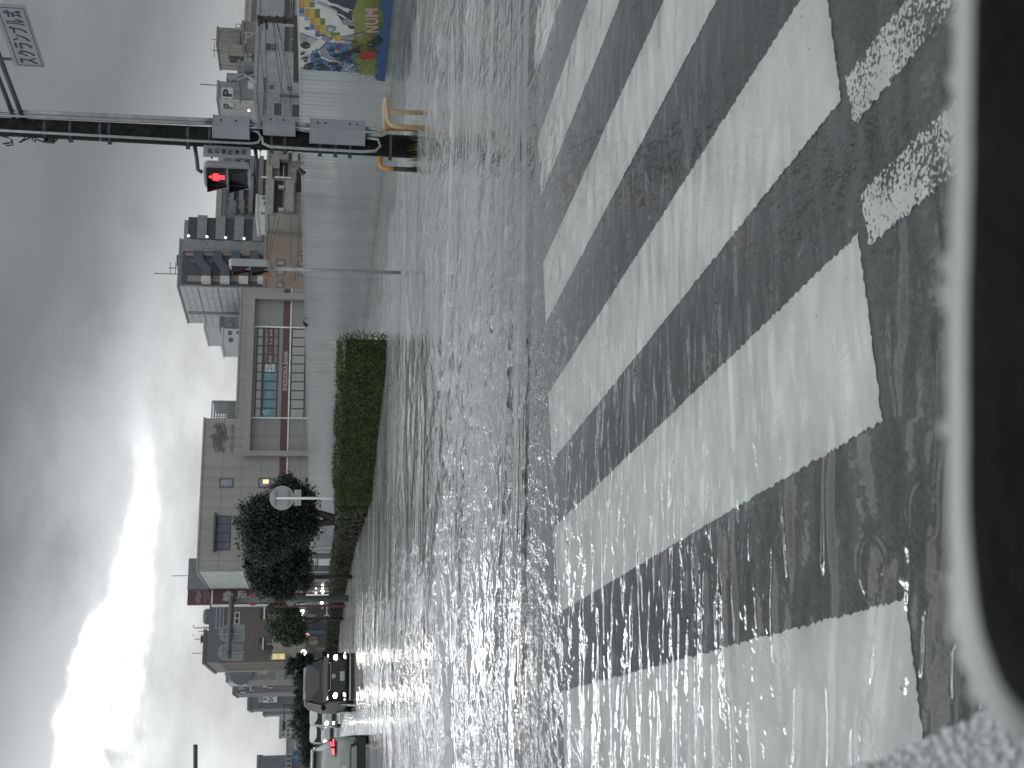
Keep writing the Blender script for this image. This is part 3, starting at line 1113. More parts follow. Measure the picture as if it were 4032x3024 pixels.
# two small clip-on lamps on the fence top
for (zn, x, y, lab) in (('A', 1108, 1410, 'small black clip lamp on the fence top just left of the concrete pole'), ('B', 1362, 1215, 'small black clip lamp on the fence top right of the bank sign')):
    a_, z_ = FF.hit(*zp(zn, x, y))
    t = thing('clip_lamp', FF.pt(a_, FTOP, 0), lab, 'lamp', 'clip lamps on the fence')
    mb = MB()
    mb.tube([FF.pt(a_, FTOP - 0.06, 0.03), FF.pt(a_, FTOP + 0.03, 0.05), FF.pt(a_ + 0.05, FTOP + 0.05, 0.16)], 0.012, 6)
    mb.build('bracket', DARK_METAL, t)
    mb = MB()
    mb.tube([FF.pt(a_ + 0.05, FTOP + 0.06, 0.15), FF.pt(a_ + 0.10, FTOP - 0.02, 0.22), FF.pt(a_ + 0.13, FTOP - 0.06, 0.26)], [0.03, 0.06, 0.08], 8)
    mb.build('lamp_head', RUBBER, t)

# ------------------------------------------------------------------ concrete pole with boxes
PB = Vector(ground(*zp('A', 2080, 1282), 0.0))
PFX = Fac((PB.x, PB.y), (1, 0.0))


def ph(zn, x, y, dY=0.0):
    """point at the pole's distance (dY nearer is negative)"""
    return depth(*zp(zn, x, y), PB.y + dY)


WRAP = mat('pole_wrap', (0.013, 0.013, 0.013), 0.7, var=0.7, scale=12, bump=0.5, bscale=25, streak=0.3, spec=0.15)
pole = thing('utility_pole', (PB.x, PB.y, 0), 'thick dark concrete pole with grey boxes and conduits standing in the water', 'utility pole')
zt = 9.0
mb = MB()
mb.loops([[Vector((PB.x + math.cos(t) * r_, PB.y + math.sin(t) * r_, z)) for t in np.linspace(0, 6.283, 20, endpoint=False)] for z, r_ in ((-0.1, 0.178), (1.5, 0.166), (3.0, 0.155), (5.0, 0.143), (zt, 0.12))])
mb.build('shaft', WRAP, pole, True)


def box_on_pole(zn, x0, x1, yl, ym, yr, depth_):
    """two-faced grey cover: left face yl..ym, right face ym..yr (zone px)"""
    zc = (x0 + x1) / 2
    f0, f1, f2 = ph(zn, zc, yl, -0.24), ph(zn, zc, ym, -0.36), ph(zn, zc, yr, -0.20)
    z1, z0 = ph(zn, x0, ym, -0.33).z, ph(zn, x1, ym, -0.33).z
    b0, b2 = f0 + Vector((0.02, 0.18, 0)), f2 + Vector((0.0, 0.14, 0))
    ch = 0.012
    mb_ = MB()
    base = [f0, f1, f2, b2, b0]
    rings_ = [[Vector((p.x, p.y, z)) for p in base] for z in (z0, z1)]
    mb_.loops(rings_)
    o_ = mb_.build('equipment_box', GREY_METAL, pole)
    # seam lip and screws
    m2 = MB()
    for zz in (z0 - 0.004, z1 - 0.012):
        m2.loops([[Vector((p.x, p.y, z)) + (Vector((p.x, p.y, 0)) - Vector((PB.x, PB.y - 0.15, 0))).normalized() * 0.008 for p in base] for z in (zz, zz + 0.016)])
    m2.build('lid_rim', GREY_METAL, o_)
    m3 = MB()
    for fx in ((0.22, 0.62) if x1 - x0 < 400 else (0.14, 0.28, 0.72, 0.86)):
        p = f1 * 0.45 + f2 * 0.55
        m3.ball((p.x, p.y - 0.005, z0 + (z1 - z0) * (1 - fx)), 0.016, seg=8, rings=4)
    m3.build('bolt', RUBBER, o_)
    return o_


box_on_pole('A', 300, 622, 1208, 1102, 1006, 0.2)
box_on_pole('A', 745, 1022, 1182, 1085, 1012, 0.2)
box_on_pole('A', 1150, 1632, 1258, 1125, 1040, 0.2)
mb = MB()
cond = [([('S', -300, 951), ('S', 700, 997), ('S', 1760, 1045), ('A', 300, 1048)], 0.035, -0.12), ([('S', -300, 992), ('S', 800, 1039), ('S', 1760, 1080), ('A', 300, 1078)], 0.022, -0.12),
        ([('S', -300, 1119), ('S', 800, 1179), ('S', 1700, 1228), ('A', 640, 1250), ('A', 700, 1240), ('A', 725, 1200), ('A', 700, 1150), ('A', 640, 1140)], 0.02, -0.22),
        ([('A', 730, 1190), ('A', 745, 1250), ('A', 800, 1275), ('A', 1100, 1295), ('A', 1600, 1320), ('A', 1720, 1315), ('A', 1765, 1275), ('A', 1745, 1215), ('A', 1640, 1200)], 0.022, -0.24),
        ([('A', 622, 1060), ('A', 750, 1065)], 0.034, -0.2), ([('A', 622, 1100), ('A', 690, 1085), ('A', 750, 1090)], 0.018, -0.2), ([('A', 1020, 1080), ('A', 1155, 1095)], 0.034, -0.2), ([('A', 1020, 1125), ('A', 1090, 1135), ('A', 1155, 1150)], 0.02, -0.2),
        ([('A', 1630, 1120), ('A', 1760, 1128), ('A', 1800, 1140), ('A', 1810, 1165), ('A', 1770, 1180), ('A', 1640, 1175)], 0.03, -0.2)]
for pts, r_, dy in cond:
    mb.tube([ph(*p, dy) for p in pts], r_, 8)
mb.build('conduit', GALV, pole, True)
mb = MB()
for (zn, x) in (('S', 400), ('S', 620), ('S', 880), ('S', 960), ('S', 1640), ('S', 1830), ('A', 95), ('A', 820), ('A', 935), ('A', 1240), ('A', 1375), ('A', 1500), ('A', 1850)):
    z = ph(zn, x, 1250).z
    rr = 0.178 - 0.0075 * z + 0.006
    mb.loops([[Vector((PB.x + math.cos(t) * rr, PB.y + math.sin(t) * rr, z + dz)) for t in np.linspace(0, 6.283, 18, endpoint=False)] for dz in (-0.018, 0.018)])
    if x not in (880, 95):
        mb.box(PB.x - rr - 0.05, PB.x - rr + 0.01, PB.y - 0.05, PB.y, z - 0.03, z + 0.03)
mb.build('clamp_band', DARK_METAL, pole)
# overhead arm and its hanging junk
arm0, arm1 = ph('S', 215, 1060), None
sd = Vector((0.385, -0.92, 0)).normalized()
mb = MB()
for (x, y) in ((200, 1030), (120, 1020)):
    p = ph('S', x, y)
    mb.tube([p, p + sd * 3.4], 0.034, 10)
mb.tube([ph('S', 240, 1030), ph('S', 90, 1075)], 0.05, 8)
mb.build('cantilever_arm', DARK_METAL, pole)
mb = MB()
for i in range(9):
    p = ph('S', random.uniform(60, 480), random.uniform(1150, 1230))
    mb.tube([p, p + Vector((random.uniform(-0.08, 0.02), 0, random.uniform(-0.1, 0.1))), p + Vector((random.uniform(-0.1, 0.05), 0, random.uniform(-0.15, 0.15)))], 0.012, 5)
p = ph('S', 430, 1205)
mb.box(p.x - 0.07, p.x + 0.05, p.y - 0.05, p.y + 0.05, p.z - 0.07, p.z + 0.05)
mb.build('cable_bundle', RUBBER, pole)
mb = MB()
for i in range(130):
    t = random.uniform(0, 6.283)
    r_ = 0.18 + random.random() * 0.22
    b_ = Vector((PB.x + math.cos(t) * r_, PB.y + math.sin(t) * r_, -0.03))
    h_ = random.uniform(0.06, 0.24)
    w_ = Vector((random.uniform(-1, 1), random.uniform(-1, 1), 0)).normalized() * 0.006
    tip = b_ + Vector((random.uniform(-0.07, 0.07), random.uniform(-0.07, 0.07), h_))
    mb.face([b_ - w_, b_ + w_, tip])
tag(mb.build('grass_tuft', mat('weed_green', (0.07, 0.10, 0.03), 0.7)), 'tufts of green weeds at the foot of the concrete pole', 'weeds', kind='stuff')

# overhead sign on the arm
SGN = mat('sign_grey_white', (0.24, 0.25, 0.25), 0.4, var=0.06)
SBLUE = mat('sign_dark_blue', (0.012, 0.014, 0.05), 0.5, var=0)
p0 = depth(*zp('S', 390, 590), 16.8)
sg = thing('overhead_sign', (p0.x, p0.y, p0.z), 'white hanging plate with blue katakana lettering on the overhead arm', 'sign')
SF = Fac((p0.x, p0.y), (0.385, -0.92))
zb = p0.z
ztp = depth(*zp('S', 125, 592), 16.8).z
mb = MB()
mb.fbox(SF, 0, 1.22, zb, ztp, -0.03, 0)
mb.build('plate', SGN, sg)
mb = MB()
for q in ((0.03, 1.19, zb + 0.02, zb + 0.028), (0.03, 1.19, ztp - 0.06, ztp - 0.052), (0.03, 0.038, zb + 0.028, ztp - 0.06), (1.182, 1.19, zb + 0.028, ztp - 0.06)):
    mb.fbox(SF, *q, 0.0, 0.003)
for i, ch in enumerate('スクランブル式'):
    a0 = 0.07 + i * 0.157
    put_text(mb, SF, ch, a0, a0 + 0.125, zb + 0.07, ztp - 0.10, 0.004, 0, 0.02)
mb.build('lettering', SBLUE, sg)
mb = MB()
q = SF.pt(0.12, ztp, -0.02)
mb.tube([q, q + Vector((0, 0, 0.22))], 0.02, 8)
mb.tube([SF.pt(1.1, ztp, -0.02), SF.pt(1.1, ztp + 0.25, -0.02)], 0.02, 8)
mb.build('hanger', DARK_METAL, sg)

# vertical crossing sign
F2 = Fac((PB.x, PB.y - 0.05), (1, 0.12))
a0, a1, z0, z1 = F2.rect('A', 222, 636, 1285, 1372)
sv = thing('crossing_sign', F2.pt(a0, z0), 'tall narrow grey plate with six stacked characters beside the walk signal', 'sign')
mb = MB()
mb.fbox(F2, a0, a1 + 0.03, z0, z1, -0.02, 0)
mb.build('plate', SGN, sv)
mb = MB()
hh = (z1 - z0 - 0.10) / 6
for i, ch in enumerate('斜め横断専用'):
    zt_ = z1 - 0.06 - i * hh
    put_text(mb, F2, ch, a0 + 0.05, a1 - 0.025, zt_ - hh + 0.02, zt_, 0.004, 0, 0.015)
mb.build('lettering', SBLUE, sv)
mb = MB()
for x in (300, 560):
    z = ph('A', x, 1300).z
    mb.tube([F2.pt(a0 - 0.02, z, -0.03), F2.pt(a1 + 0.12, z, -0.03)], 0.014, 6)
mb.build('bracket', DARK_METAL, sv)


# ---- pedestrian signals
def ped_signal(loc, rot, label, red=True, hood=0.21):
    """local: face towards -Y"""
    t = thing('pedestrian_signal', loc, label, 'walk signal', 'pedestrian signals', rot)
    w, h, d = 0.40, 0.70, (0.16 if red else 0.13)
    mb_ = MB()
    rr = []
    for (x, z, sx, sz) in ((1, 1, 1, 1),):
        pass
    c = 0.07
    out = []
    for cx, cz, s0 in ((w / 2 - c, h / 2 - c, 0), (-w / 2 + c, h / 2 - c, 1.5708), (-w / 2 + c, -h / 2 + c, 3.1416), (w / 2 - c, -h / 2 + c, 4.7124)):
        for k in range(5):
            a_ = s0 + k * 1.5708 / 4
            out.append((cx + c * math.cos(a_), cz + c * math.sin(a_)))
    mb_.loops([[Vector((x * s_, y, z * s_)) for x, z in out] for y, s_ in ((d / 2, 0.95), (d / 2 - 0.02, 1), (-d / 2 + 0.01, 1), (-d / 2, 0.98))][::-1])
    mb_.build('housing', mat('signal_grey', (0.30, 0.31, 0.33), 0.4, streak=0.1), t)
    for k, zc in enumerate((0.155, -0.165)):
        m2 = MB()
        s_ = 0.135
        m2.box(-s_, s_, -d / 2 - 0.006, -d / 2 + 0.02, zc - s_, zc + s_)
        ln = m2.build('lens', mat('signal_lens_dark', (0.012, 0.013, 0.016), 0.25, var=0), t)
        m3 = MB()
        y0, y1 = -d / 2 + 0.0, -d / 2 - hood
        so, si = 0.152, 0.145
        # hood: top and two sides, sloping shorter towards the bottom
        def prism(p):
            m3.hexa(p)
        m3.hexa([(-so, y1, zc + si - 0.02), (so, y1, zc + si - 0.02), (so, y0, zc + si), (-so, y0, zc + si), (-so, y1, zc + so - 0.02), (so, y1, zc + so - 0.02), (so, y0, zc + so), (-so, y0, zc + so)])
        for sx in (-1, 1):
            xa_, xb_ = (si * sx, so * sx) if sx > 0 else (so * sx, si * sx)
            m3.hexa([(xa_, y0 - 0.03, zc - so), (xb_, y0 - 0.03, zc - so), (xb_, y0, zc - so), (xa_, y0, zc - so), (xa_, y1, zc + si - 0.021), (xb_, y1, zc + si - 0.021), (xb_, y0, zc + si - 0.001), (xa_, y0, zc + si - 0.001)])
        m3.build('hood', mat('hood_black', (0.010, 0.011, 0.014), 0.45, var=0), t)
        if k == 0:
            m4 = MB()
            yy = -d / 2 - 0.009

            def pl(pts):
                m4.face([(x, yy, zc + z) for x, z in pts][::1])
            pl([(0.022 * math.cos(a_), 0.092 + 0.024 * math.sin(a_)) for a_ in np.linspace(0, 6.283, 14, endpoint=False)])
            pl([(-0.046, 0.062), (-0.058, 0.04), (-0.062, -0.03), (-0.048, -0.03), (-0.04, 0.02), (-0.036, -0.04), (-0.034, -0.118), (-0.006, -0.118), (-0.002, -0.045), (0.002, -0.045), (0.006, -0.118), (0.034, -0.118), (0.036, -0.04), (0.04, 0.02), (0.048, -0.03), (0.062, -0.03), (0.058, 0.04), (0.046, 0.062)][::-1])
            m4.build('red_figure', mat('signal_red', (0.8, 0.02, 0.03), 0.4, var=0, emis=(1.0, 0.03, 0.045), estr=3.2), ln)
    return t


pc = ph('A', 437, 1528)
sig = ped_signal((pc.x, pc.y - 0.05, pc.z), R(-38), 'grey pedestrian signal with a lit red standing figure, on the concrete pole')
mb = MB()
mb.tube([ph('A', 145, 1255), ph('A', 165, 1380), ph('A', 175, 1480), ph('A', 215, 1500)], 0.03, 8)
mb.tube([ph('A', 675, 1300), ph('A', 690, 1420), ph('A', 690, 1515), ph('A', 650, 1528)], 0.028, 8)
mb.build('signal_bracket', DARK_METAL, pole, True)

# second signal on its own thin post
S2 = Vector(ground(*zp('B', 2178, 828), 0.0))
post = thing('signal_post', (S2.x, S2.y, 0), 'slim grey steel post rising from the water in front of the fence', 'post')
mb = MB()
zt2 = depth(*zp('B', 690, 780), S2.y).z
mb.tube([(S2.x, S2.y, -0.06), (S2.x, S2.y, zt2 - 0.2)], 0.034, 10)
mb.tube([(S2.x, S2.y, -0.06), (S2.x, S2.y, 0.03)], 0.06, 10)
mb.build('shaft', GALV, post, True)
p = depth(*zp('B', 850, 758), S2.y)
sig2 = ped_signal((p.x, p.y - 0.02, p.z), R(-84), 'pale pedestrian signal seen edge on, atop the slim post before the fence', False, 0.11)
mb = MB()
q = depth(*zp('B', 1010, 830), S2.y)
mb.hexa([(q.x - 0.10, q.y - 0.05, q.z - 0.07), (q.x + 0.0, q.y - 0.05, q.z - 0.03), (q.x + 0.0, q.y + 0.05, q.z - 0.03), (q.x - 0.10, q.y + 0.05, q.z - 0.07), (q.x - 0.08, q.y - 0.05, q.z + 0.06), (q.x + 0.01, q.y - 0.05, q.z + 0.06), (q.x + 0.01, q.y + 0.05, q.z + 0.06), (q.x - 0.08, q.y + 0.05, q.z + 0.06)])
mb.build('push_button_box', mat('dull_orange', (0.30, 0.13, 0.05), 0.5), post)
mb = MB()
for x in (730, 990):
    q = depth(*zp('B', x, 775), S2.y)
    mb.tube([(S2.x, S2.y, q.z), (q.x, q.y - 0.02, q.z)], 0.02, 6)
mb.build('bracket', DARK_METAL, post)

# ---- guard pipes
PIPE = mat('beige_guard_pipe', (0.33, 0.235, 0.135), 0.35, var=0.12, scale=5)
PIPEO = mat('orange_guard_pipe', (0.42, 0.19, 0.045), 0.35, var=0.12, scale=5)
gA, gB = Vector(ground(*zp('A', 2150, 1115), 0)), Vector(ground(*zp('A', 2135, 985), 0))
g1 = thing('guard_pipe', gA, 'beige bent guard pipe to the right of the concrete pole', 'guard rail', 'guard pipes by the pole')
hz = depth(*zp('A', 1835, 1000), gA.y).z
dr_ = (gB - gA)
far_ = gA + Vector((depth(*zp('A', 1830, 835), gA.y + 0.2).x - gA.x, 0.25, 0))
bk = far_ + Vector((-0.02, 0.28, 0))


def bez(pts, n=6):
    """rounds the corners of a polyline"""
    P_ = [Vector(p) for p in pts]
    o = [P_[0]]
    for i in range(1, len(P_) - 1):
        a_, b_, c_ = P_[i - 1], P_[i], P_[i + 1]
        r_ = min(0.16, (a_ - b_).length * 0.45, (c_ - b_).length * 0.45)
        s, e = b_ + (a_ - b_).normalized() * r_, b_ + (c_ - b_).normalized() * r_
        for k in range(n + 1):
            t = k / n
            o.append(s * (1 - t) ** 2 + b_ * 2 * t * (1 - t) + e * t * t)
    o.append(P_[-1])
    return o


up_ = lambda v, z: Vector((v.x, v.y, z))
mb = MB()
mb.tube(bez([up_(gA, -0.06), up_(gA, hz), up_(far_, hz + 0.02), up_(bk, hz + 0.03), up_(bk + Vector((-0.40, 0.0, 0)), hz + 0.02)]), 0.036, 10)
mb.build('rail', PIPE, g1, True)
mb = MB()
mb.tube([up_(gB, -0.06), up_(gB, hz - 0.02)], 0.036, 10)
mb.build('leg', PIPE, g1, True)
gC = Vector(ground(*zp('A', 2080, 1480), 0))
g2 = thing('guard_pipe', gC, 'orange guard pipe with one blackened leg to the left of the concrete pole', 'guard rail', 'guard pipes by the pole')
hz2 = depth(*zp('A', 1765, 1380), gC.y).z
rr_ = Vector((depth(*zp('A', 1780, 1100), gC.y + 0.1).x, gC.y + 0.25, 0))
rr2 = rr_ + Vector((0.02, 0.05, 0))
mb = MB()
mb.tube(bez([up_(gC, 0.34), up_(gC, hz2), up_(rr_, hz2), up_(rr2, -0.06)]), 0.034, 10)
mb.build('rail', PIPEO, g2, True)
mb = MB()
mb.tube([up_(gC, -0.06), up_(gC, 0.36)], 0.0375, 10)
mb.build('leg', RUBBER, g2, True)
# ------------------------------------------------------------------ buildings
def bld(name, zn, x0, yl, yr, Yd, dep, label, cat, wallm, xr=None, group=None, ref=None, roofm=None, zbase=0.0, parapet=0.3):
    """x0: roof line at the left end, xr: at the right end (zone px); Yd: distance of the left corner"""
    pl = depth(*zp(zn, x0, yl), Yd)
    F = ref or Fac((pl.x, pl.y))
    a0, z1 = F.hit(*zp(zn, x0, yl))
    a1, z1r = F.hit(*zp(zn, xr if xr is not None else x0, yr))
    zt_ = (z1 + z1r) / 2 if xr is not None else z1
    t = thing(name, F.pt((a0 + a1) / 2, 0, -dep / 2), label, cat, group)
    mb = MB()
    mb.fbox(F, a0, a1, zbase, zt_, -dep, 0)
    w = mb.build('wall', wallm, t)
    mb = MB()
    e = 0.12
    mb.fbox(F, a0 - e, a1 + e, zt_ + 0.002, zt_ + 0.12, -dep - e, e)
    for q in ((a0 - e, a0 + 0.2, -dep - e, e), (a1 - 0.2, a1 + e, -dep - e, e)):
        mb.fbox(F, q[0], q[1], zt_ + 0.12, zt_ + parapet, q[2], q[3])
    mb.fbox(F, a0 + 0.2, a1 - 0.2, zt_ + 0.12, zt_ + parapet, -0.1, e)
    mb.build('roof', roofm or wallm, t)
    return t, F, (a0, a1, zt_)


def win(F, t, r, glass=WINDOW_GLASS, frame=FRAME_DARK, nx=1, nz=1, name='window', sill=0.0, rec=0.06, fw=0.06, o=0.0):
    """frame standing proud of the wall with panes as its parts"""
    a0, a1, z0, z1 = r
    mb = MB()
    p1 = o + 0.05
    mb.fbox(F, a0, a1, z0, z0 + fw, o + 0.003, p1)
    mb.fbox(F, a0, a1, z1 - fw, z1, o + 0.003, p1)
    mb.fbox(F, a0, a0 + fw, z0 + fw, z1 - fw, o + 0.003, p1)
    mb.fbox(F, a1 - fw, a1, z0 + fw, z1 - fw, o + 0.003, p1)
    for i in range(1, nx):
        c = a0 + (a1 - a0) * i / nx
        mb.fbox(F, c - fw / 2, c + fw / 2, z0 + fw, z1 - fw, o + 0.003, p1)
    for i in range(1, nz):
        c = z0 + (z1 - z0) * i / nz
        mb.fbox(F, a0 + fw, a1 - fw, c - fw / 2, c + fw / 2, o + 0.003, p1 + 0.004)
    f = mb.build(name, frame, t)
    mb = MB()
    mb.fbox(F, a0 + fw * 0.5, a1 - fw * 0.5, z0 + fw * 0.5, z1 - fw * 0.5, o + 0.002, o + 0.02)
    mb.build('pane', glass, f)
    if sill:
        mb = MB()
        mb.fbox(F, a0 - 0.15, a1 + 0.15, z1 + 0.05, z1 + 0.2, o + 0.002, o + sill)
        mb.build('canopy', frame, f)
    return f


def seams(mb, F, a0, a1, z0, z1, da, dz, o=0.003, w=0.022, mi=0):
    """panel joints as thin battens"""
    n = max(1, round((a1 - a0) / da))
    for i in range(1, n):
        c = a0 + (a1 - a0) * i / n
        mb.fbox(F, c - w / 2, c + w / 2, z0, z1, 0.0005 + o - 0.003, o, mi)
    n = max(1, round((z1 - z0) / dz))
    for i in range(1, n):
        c = z0 + (z1 - z0) * i / n
        mb.fbox(F, a0, a1, c - w / 2, c + w / 2, 0.0005 + o - 0.003, o + 0.001, mi)


TILE = mat('bank_panel', (0.25, 0.245, 0.228), 0.5, var=0.07, scale=0.35, streak=0.12)
TILE2 = mat('bank_panel_shaded', (0.205, 0.203, 0.19), 0.5, var=0.07, scale=0.35, streak=0.08)  # bank panel darkened, shade inside the portal put into the colour
JOINT = mat('panel_joint', (0.11, 0.11, 0.105), 0.7)
MAROON = mat('maroon_band', (0.085, 0.032, 0.036), 0.4, var=0.06)
SIGNPALE = mat('sign_letters_pale', (0.42, 0.38, 0.38), 0.5, var=0)
BLIND = mat('pale_blind_glass', (0.27, 0.275, 0.255), 0.15, var=0.12, scale=0.5)
LOGO = mat('logo_grey_violet', (0.10, 0.095, 0.115), 0.5, var=0)

# ---- the bank
pl = depth(*zp('D', 215, 580), 92)
BF = Fac((pl.x, pl.y))
bank = thing('bank_building', BF.pt(10, 0, -5), 'beige panelled bank building with maroon stripe behind the fence', 'bank')
a_l = BF.hit(*zp('D', 215, 690))[0]
a_m, z_hi = BF.hit(*zp('C', 272, 606))
z_hi = (z_hi + BF.hit(*zp('D', 245, 20))[1]) / 2
a_r, z_lo = BF.hit(*zp('B', 776, 957))
z_lo = (z_lo + BF.hit(*zp('C', 585, 560))[1]) / 2
mb = MB()
mb.fbox(BF, a_l, a_m, 0, z_hi, -9.5, 0)
mb.fbox(BF, a_m, a_r, 0, z_lo, -9.5, 0)
mb.fbox(BF, a_l - 0.06, a_m + 0.06, z_hi + 0.002, z_hi + 0.14, -9.5, 0.06)
mb.fbox(BF, a_m + 0.06, a_r + 0.06, z_lo + 0.002, z_lo + 0.14, -9.5, 0.06)
wall = mb.build('wall', TILE, bank)
mb = MB()
fl, fr, _, ft = BF.rect('C', 652, 1240, 0, 985)
fr = BF.hit(*zp('B', 1000, 1020))[0]
zline = BF.hit(*zp('D', 560, 300))[1]
seams(mb, BF, a_l, fl, 0, z_hi, 0.79, 1.40)
seams(mb, BF, fl, a_m, ft, z_hi, 0.79, 1.40)
seams(mb, BF, a_m, a_r, ft, z_lo, 0.79, 1.30)
mb.build('panel_joint', JOINT, wall)
# raised portal round the glazing
mb = MB()
il = BF.hit(*zp('C', 900, 936))[0]
ir = BF.hit(*zp('B', 1100, 1078))[0]
it = BF.hit(*zp('C', 715, 500))[1]
mb.fbox(BF, fl, fr, it, ft, 0.002, 0.55)
mb.fbox(BF, fl, il, 0, it, 0.002, 0.55)
mb.fbox(BF, ir, fr, 0, it, 0.002, 0.55)
seams(mb, BF, fl, fr, it, ft, 1.9, 9, 0.553, 0.02)
mb.build('portal_frame', TILE, bank)
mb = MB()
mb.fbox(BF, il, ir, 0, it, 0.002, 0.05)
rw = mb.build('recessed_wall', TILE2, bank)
mb = MB()
wl_, wr_ = BF.hit(*zp('h', 900, 1600))[0], BF.hit(*zp('g', 900, 290))[0]
bz0, bz1 = BF.rect('g', 1352, 1552, 300, 1300)[2:]
for (q0, q1) in ((il, wl_), (wr_, ir)):
    for zz0, zz1 in ((0.5, bz0 - 0.2), (bz1, it)):
        seams(mb, BF, q0, q1, zz0, zz1, 1.7, 1.3, 0.054)
mb.build('panel_joint', JOINT, rw)
mb = MB()
for c in (wl_, wr_):
    mb.fbox(BF, c - 0.05, c + 0.05, 0, it, 0.052, 0.16)
mb.build('mullion', WHITE_METAL, bank)
# the maroon band with its pale line
bb = MB()
for q0, q1, o in ((a_l + 4, fl, 0.004), (il, ir, 0.056), (fr, a_r, 0.004)):
    bb.fbox(BF, q0, q1, bz0, bz1, o, o + 0.05)
band = bb.build('maroon_band', MAROON, bank)
mb = MB()
for q0, q1, o in ((a_l + 4, fl, 0.004), (il, ir, 0.056), (fr, a_r, 0.004)):
    mb.fbox(BF, q0, q1, bz0 - 0.10, bz0 - 0.003, o, o + 0.06)
mb.build('pale_line', WHITE_METAL, band)
mb = MB()
q0 = BF.hit(*zp('h', 1410, 815))[0]
q1 = BF.hit(*zp('g', 1440, 985))[0]
put_text(mb, BF, 'SHIZUOKA BANK', q0, q1, *BF.rect('g', 1382, 1506, 900, 1300)[2:], 0.112, 0, 0.01)
mb.build('lettering', SIGNPALE, band)
# three rows of ten panes
for nm, zn, x0, x1, gl in (('upper_window_band', 'g', 592, 790, BLIND), ('middle_window_band', 'g', 800, 1235, WINDOW_GLASS), ('lower_window_band', 'g', 1600, 2020, BLIND)):
    zz0, zz1 = BF.rect(zn, x0, x1, 310, 1560)[2:]
    mb = MB()
    mb.fbox(BF, wl_ + 0.06, wr_ - 0.06, zz0, zz1, 0.055, 0.085)
    fr_ = mb.build('window_band', FRAME_DARK, bank)
    st_ = (wr_ - wl_ - 0.16) / 10
    for i in range(10):
        mb = MB()
        c0 = wl_ + 0.10 + st_ * i
        mb.fbox(BF, c0, c0 + st_ - 0.10, zz0 + 0.09, zz1 - 0.09, 0.08, 0.092)
        mb.build('pane', gl if nm[0] != 'm' else mat('office_glass', (0.15, 0.15, 0.14), 0.12, var=0.35, scale=0.6), fr_)
    if nm[0] == 'm':
        zc0, zc1 = BF.rect('g', 915, 1105, 500, 900)[2:]
        mb = MB()
        c5 = wl_ + 0.10 + st_ * 6
        mb.fbox(BF, c5 - 0.04, wr_ - 0.12, zc0, zc1, 0.093, 0.10)
        pb = mb.build('maroon_window_strip', MAROON, fr_)
        mb = MB()
        for i, s_ in enumerate(('静銀', 'ティー', 'エム', '証券')):
            c0 = wl_ + 0.10 + st_ * (6 + i)
            put_text(mb, BF, s_, c0 + 0.03, c0 + st_ - 0.13, zc0 + 0.17, zc1 - 0.15, 0.103, 0, 0.01)
        mb.build('lettering', SIGNPALE, pb)
        mb = MB()
        c0 = wl_ + 0.10 + st_ * 5
        mb.fbox(BF, c0, c0 + st_ - 0.1, zc0 - 0.1, zc1 + 0.1, 0.093, 0.10)
        pb = mb.build('floor_sign', mat('pale_sign', (0.40, 0.45, 0.42), 0.4, var=0.04), fr_)
        mb = MB()
        put_text(mb, BF, '2', c0 + 0.09, c0 + 0.42, zc0 + 0.09, zc1 - 0.02, 0.103, 0, 0.0)
        put_text(mb, BF, 'F', c0 + 0.49, c0 + 0.66, zc0 + 0.09, zc0 + 0.42, 0.103, 0, 0.0)
        mb.build('lettering', SBLUE, pb)
        TEAL = mat('teal_sign', (0.07, 0.20, 0.235), 0.4, var=0.05)
        mb = MB()
        for i in range(5):
            c0 = wl_ + 0.10 + st_ * i
            mb.fbox(BF, c0, c0 + st_ - 0.1, zc0 - 0.06, zc1 + 0.06, 0.093, 0.10)
        pb = mb.build('teal_window_strip', TEAL, fr_)
        mb = MB()
        for i, s_ in ((1, 'しずぎん'), (2, '保険'), (3, 'プラ'), (4, 'ザ')):
            c0 = wl_ + 0.10 + st_ * i
            k = 0.28 if i == 1 else 0.0
            put_text(mb, BF, s_, c0 + 0.1, c0 + st_ - 0.2, zc0 + 0.1 + k * 0.6, zc1 - 0.1 - k * 0.6, 0.103, 0, 0.0)
        c0 = wl_ + 0.10
        for q in ((0.15, 0.35, 0.35, 0.6), (0.35, 0.55, 0.2, 0.4), (0.3, 0.5, 0.45, 0.75)):
            mb.fbox(BF, c0 + q[0], c0 + q[1], zc0 + q[2], zc0 + q[3], 0.102, 0.104)
        mb.build('lettering', mat('teal_sign_letters', (0.20, 0.33, 0.36), 0.5, var=0), pb)


def logo_paths():
    """three parallel strokes curling into a pair of swirls; C-zone px (x down, y leftwards)"""
    out = []
    for k in range(3):
        r_ = 64 - 21 * k
        t0 = np.linspace(0.55, 0.55 + 4.6 - 0.3 * k, 26)
        out.append([(368 - r_ * math.cos(t) * 0.95, 742 + r_ * math.sin(t)) for t in t0])
        out.append([(364 + 34 * k, 655), (385 + 33 * k, 690), (412 + 25 * k, 735), (424 + 19 * k, 775)])
    mir = [[(804 - x, 1590 - y) for x, y in p] for p in out]
    return out + mir


def put_logo(F, mapf, parent, w, m_, o):
    mb_ = MB()
    for p in logo_paths():
        mb_.tube([F.pt(*mapf(x, y), o) for x, y in p], w, 5)
    return mb_.build('logo', m_, parent)


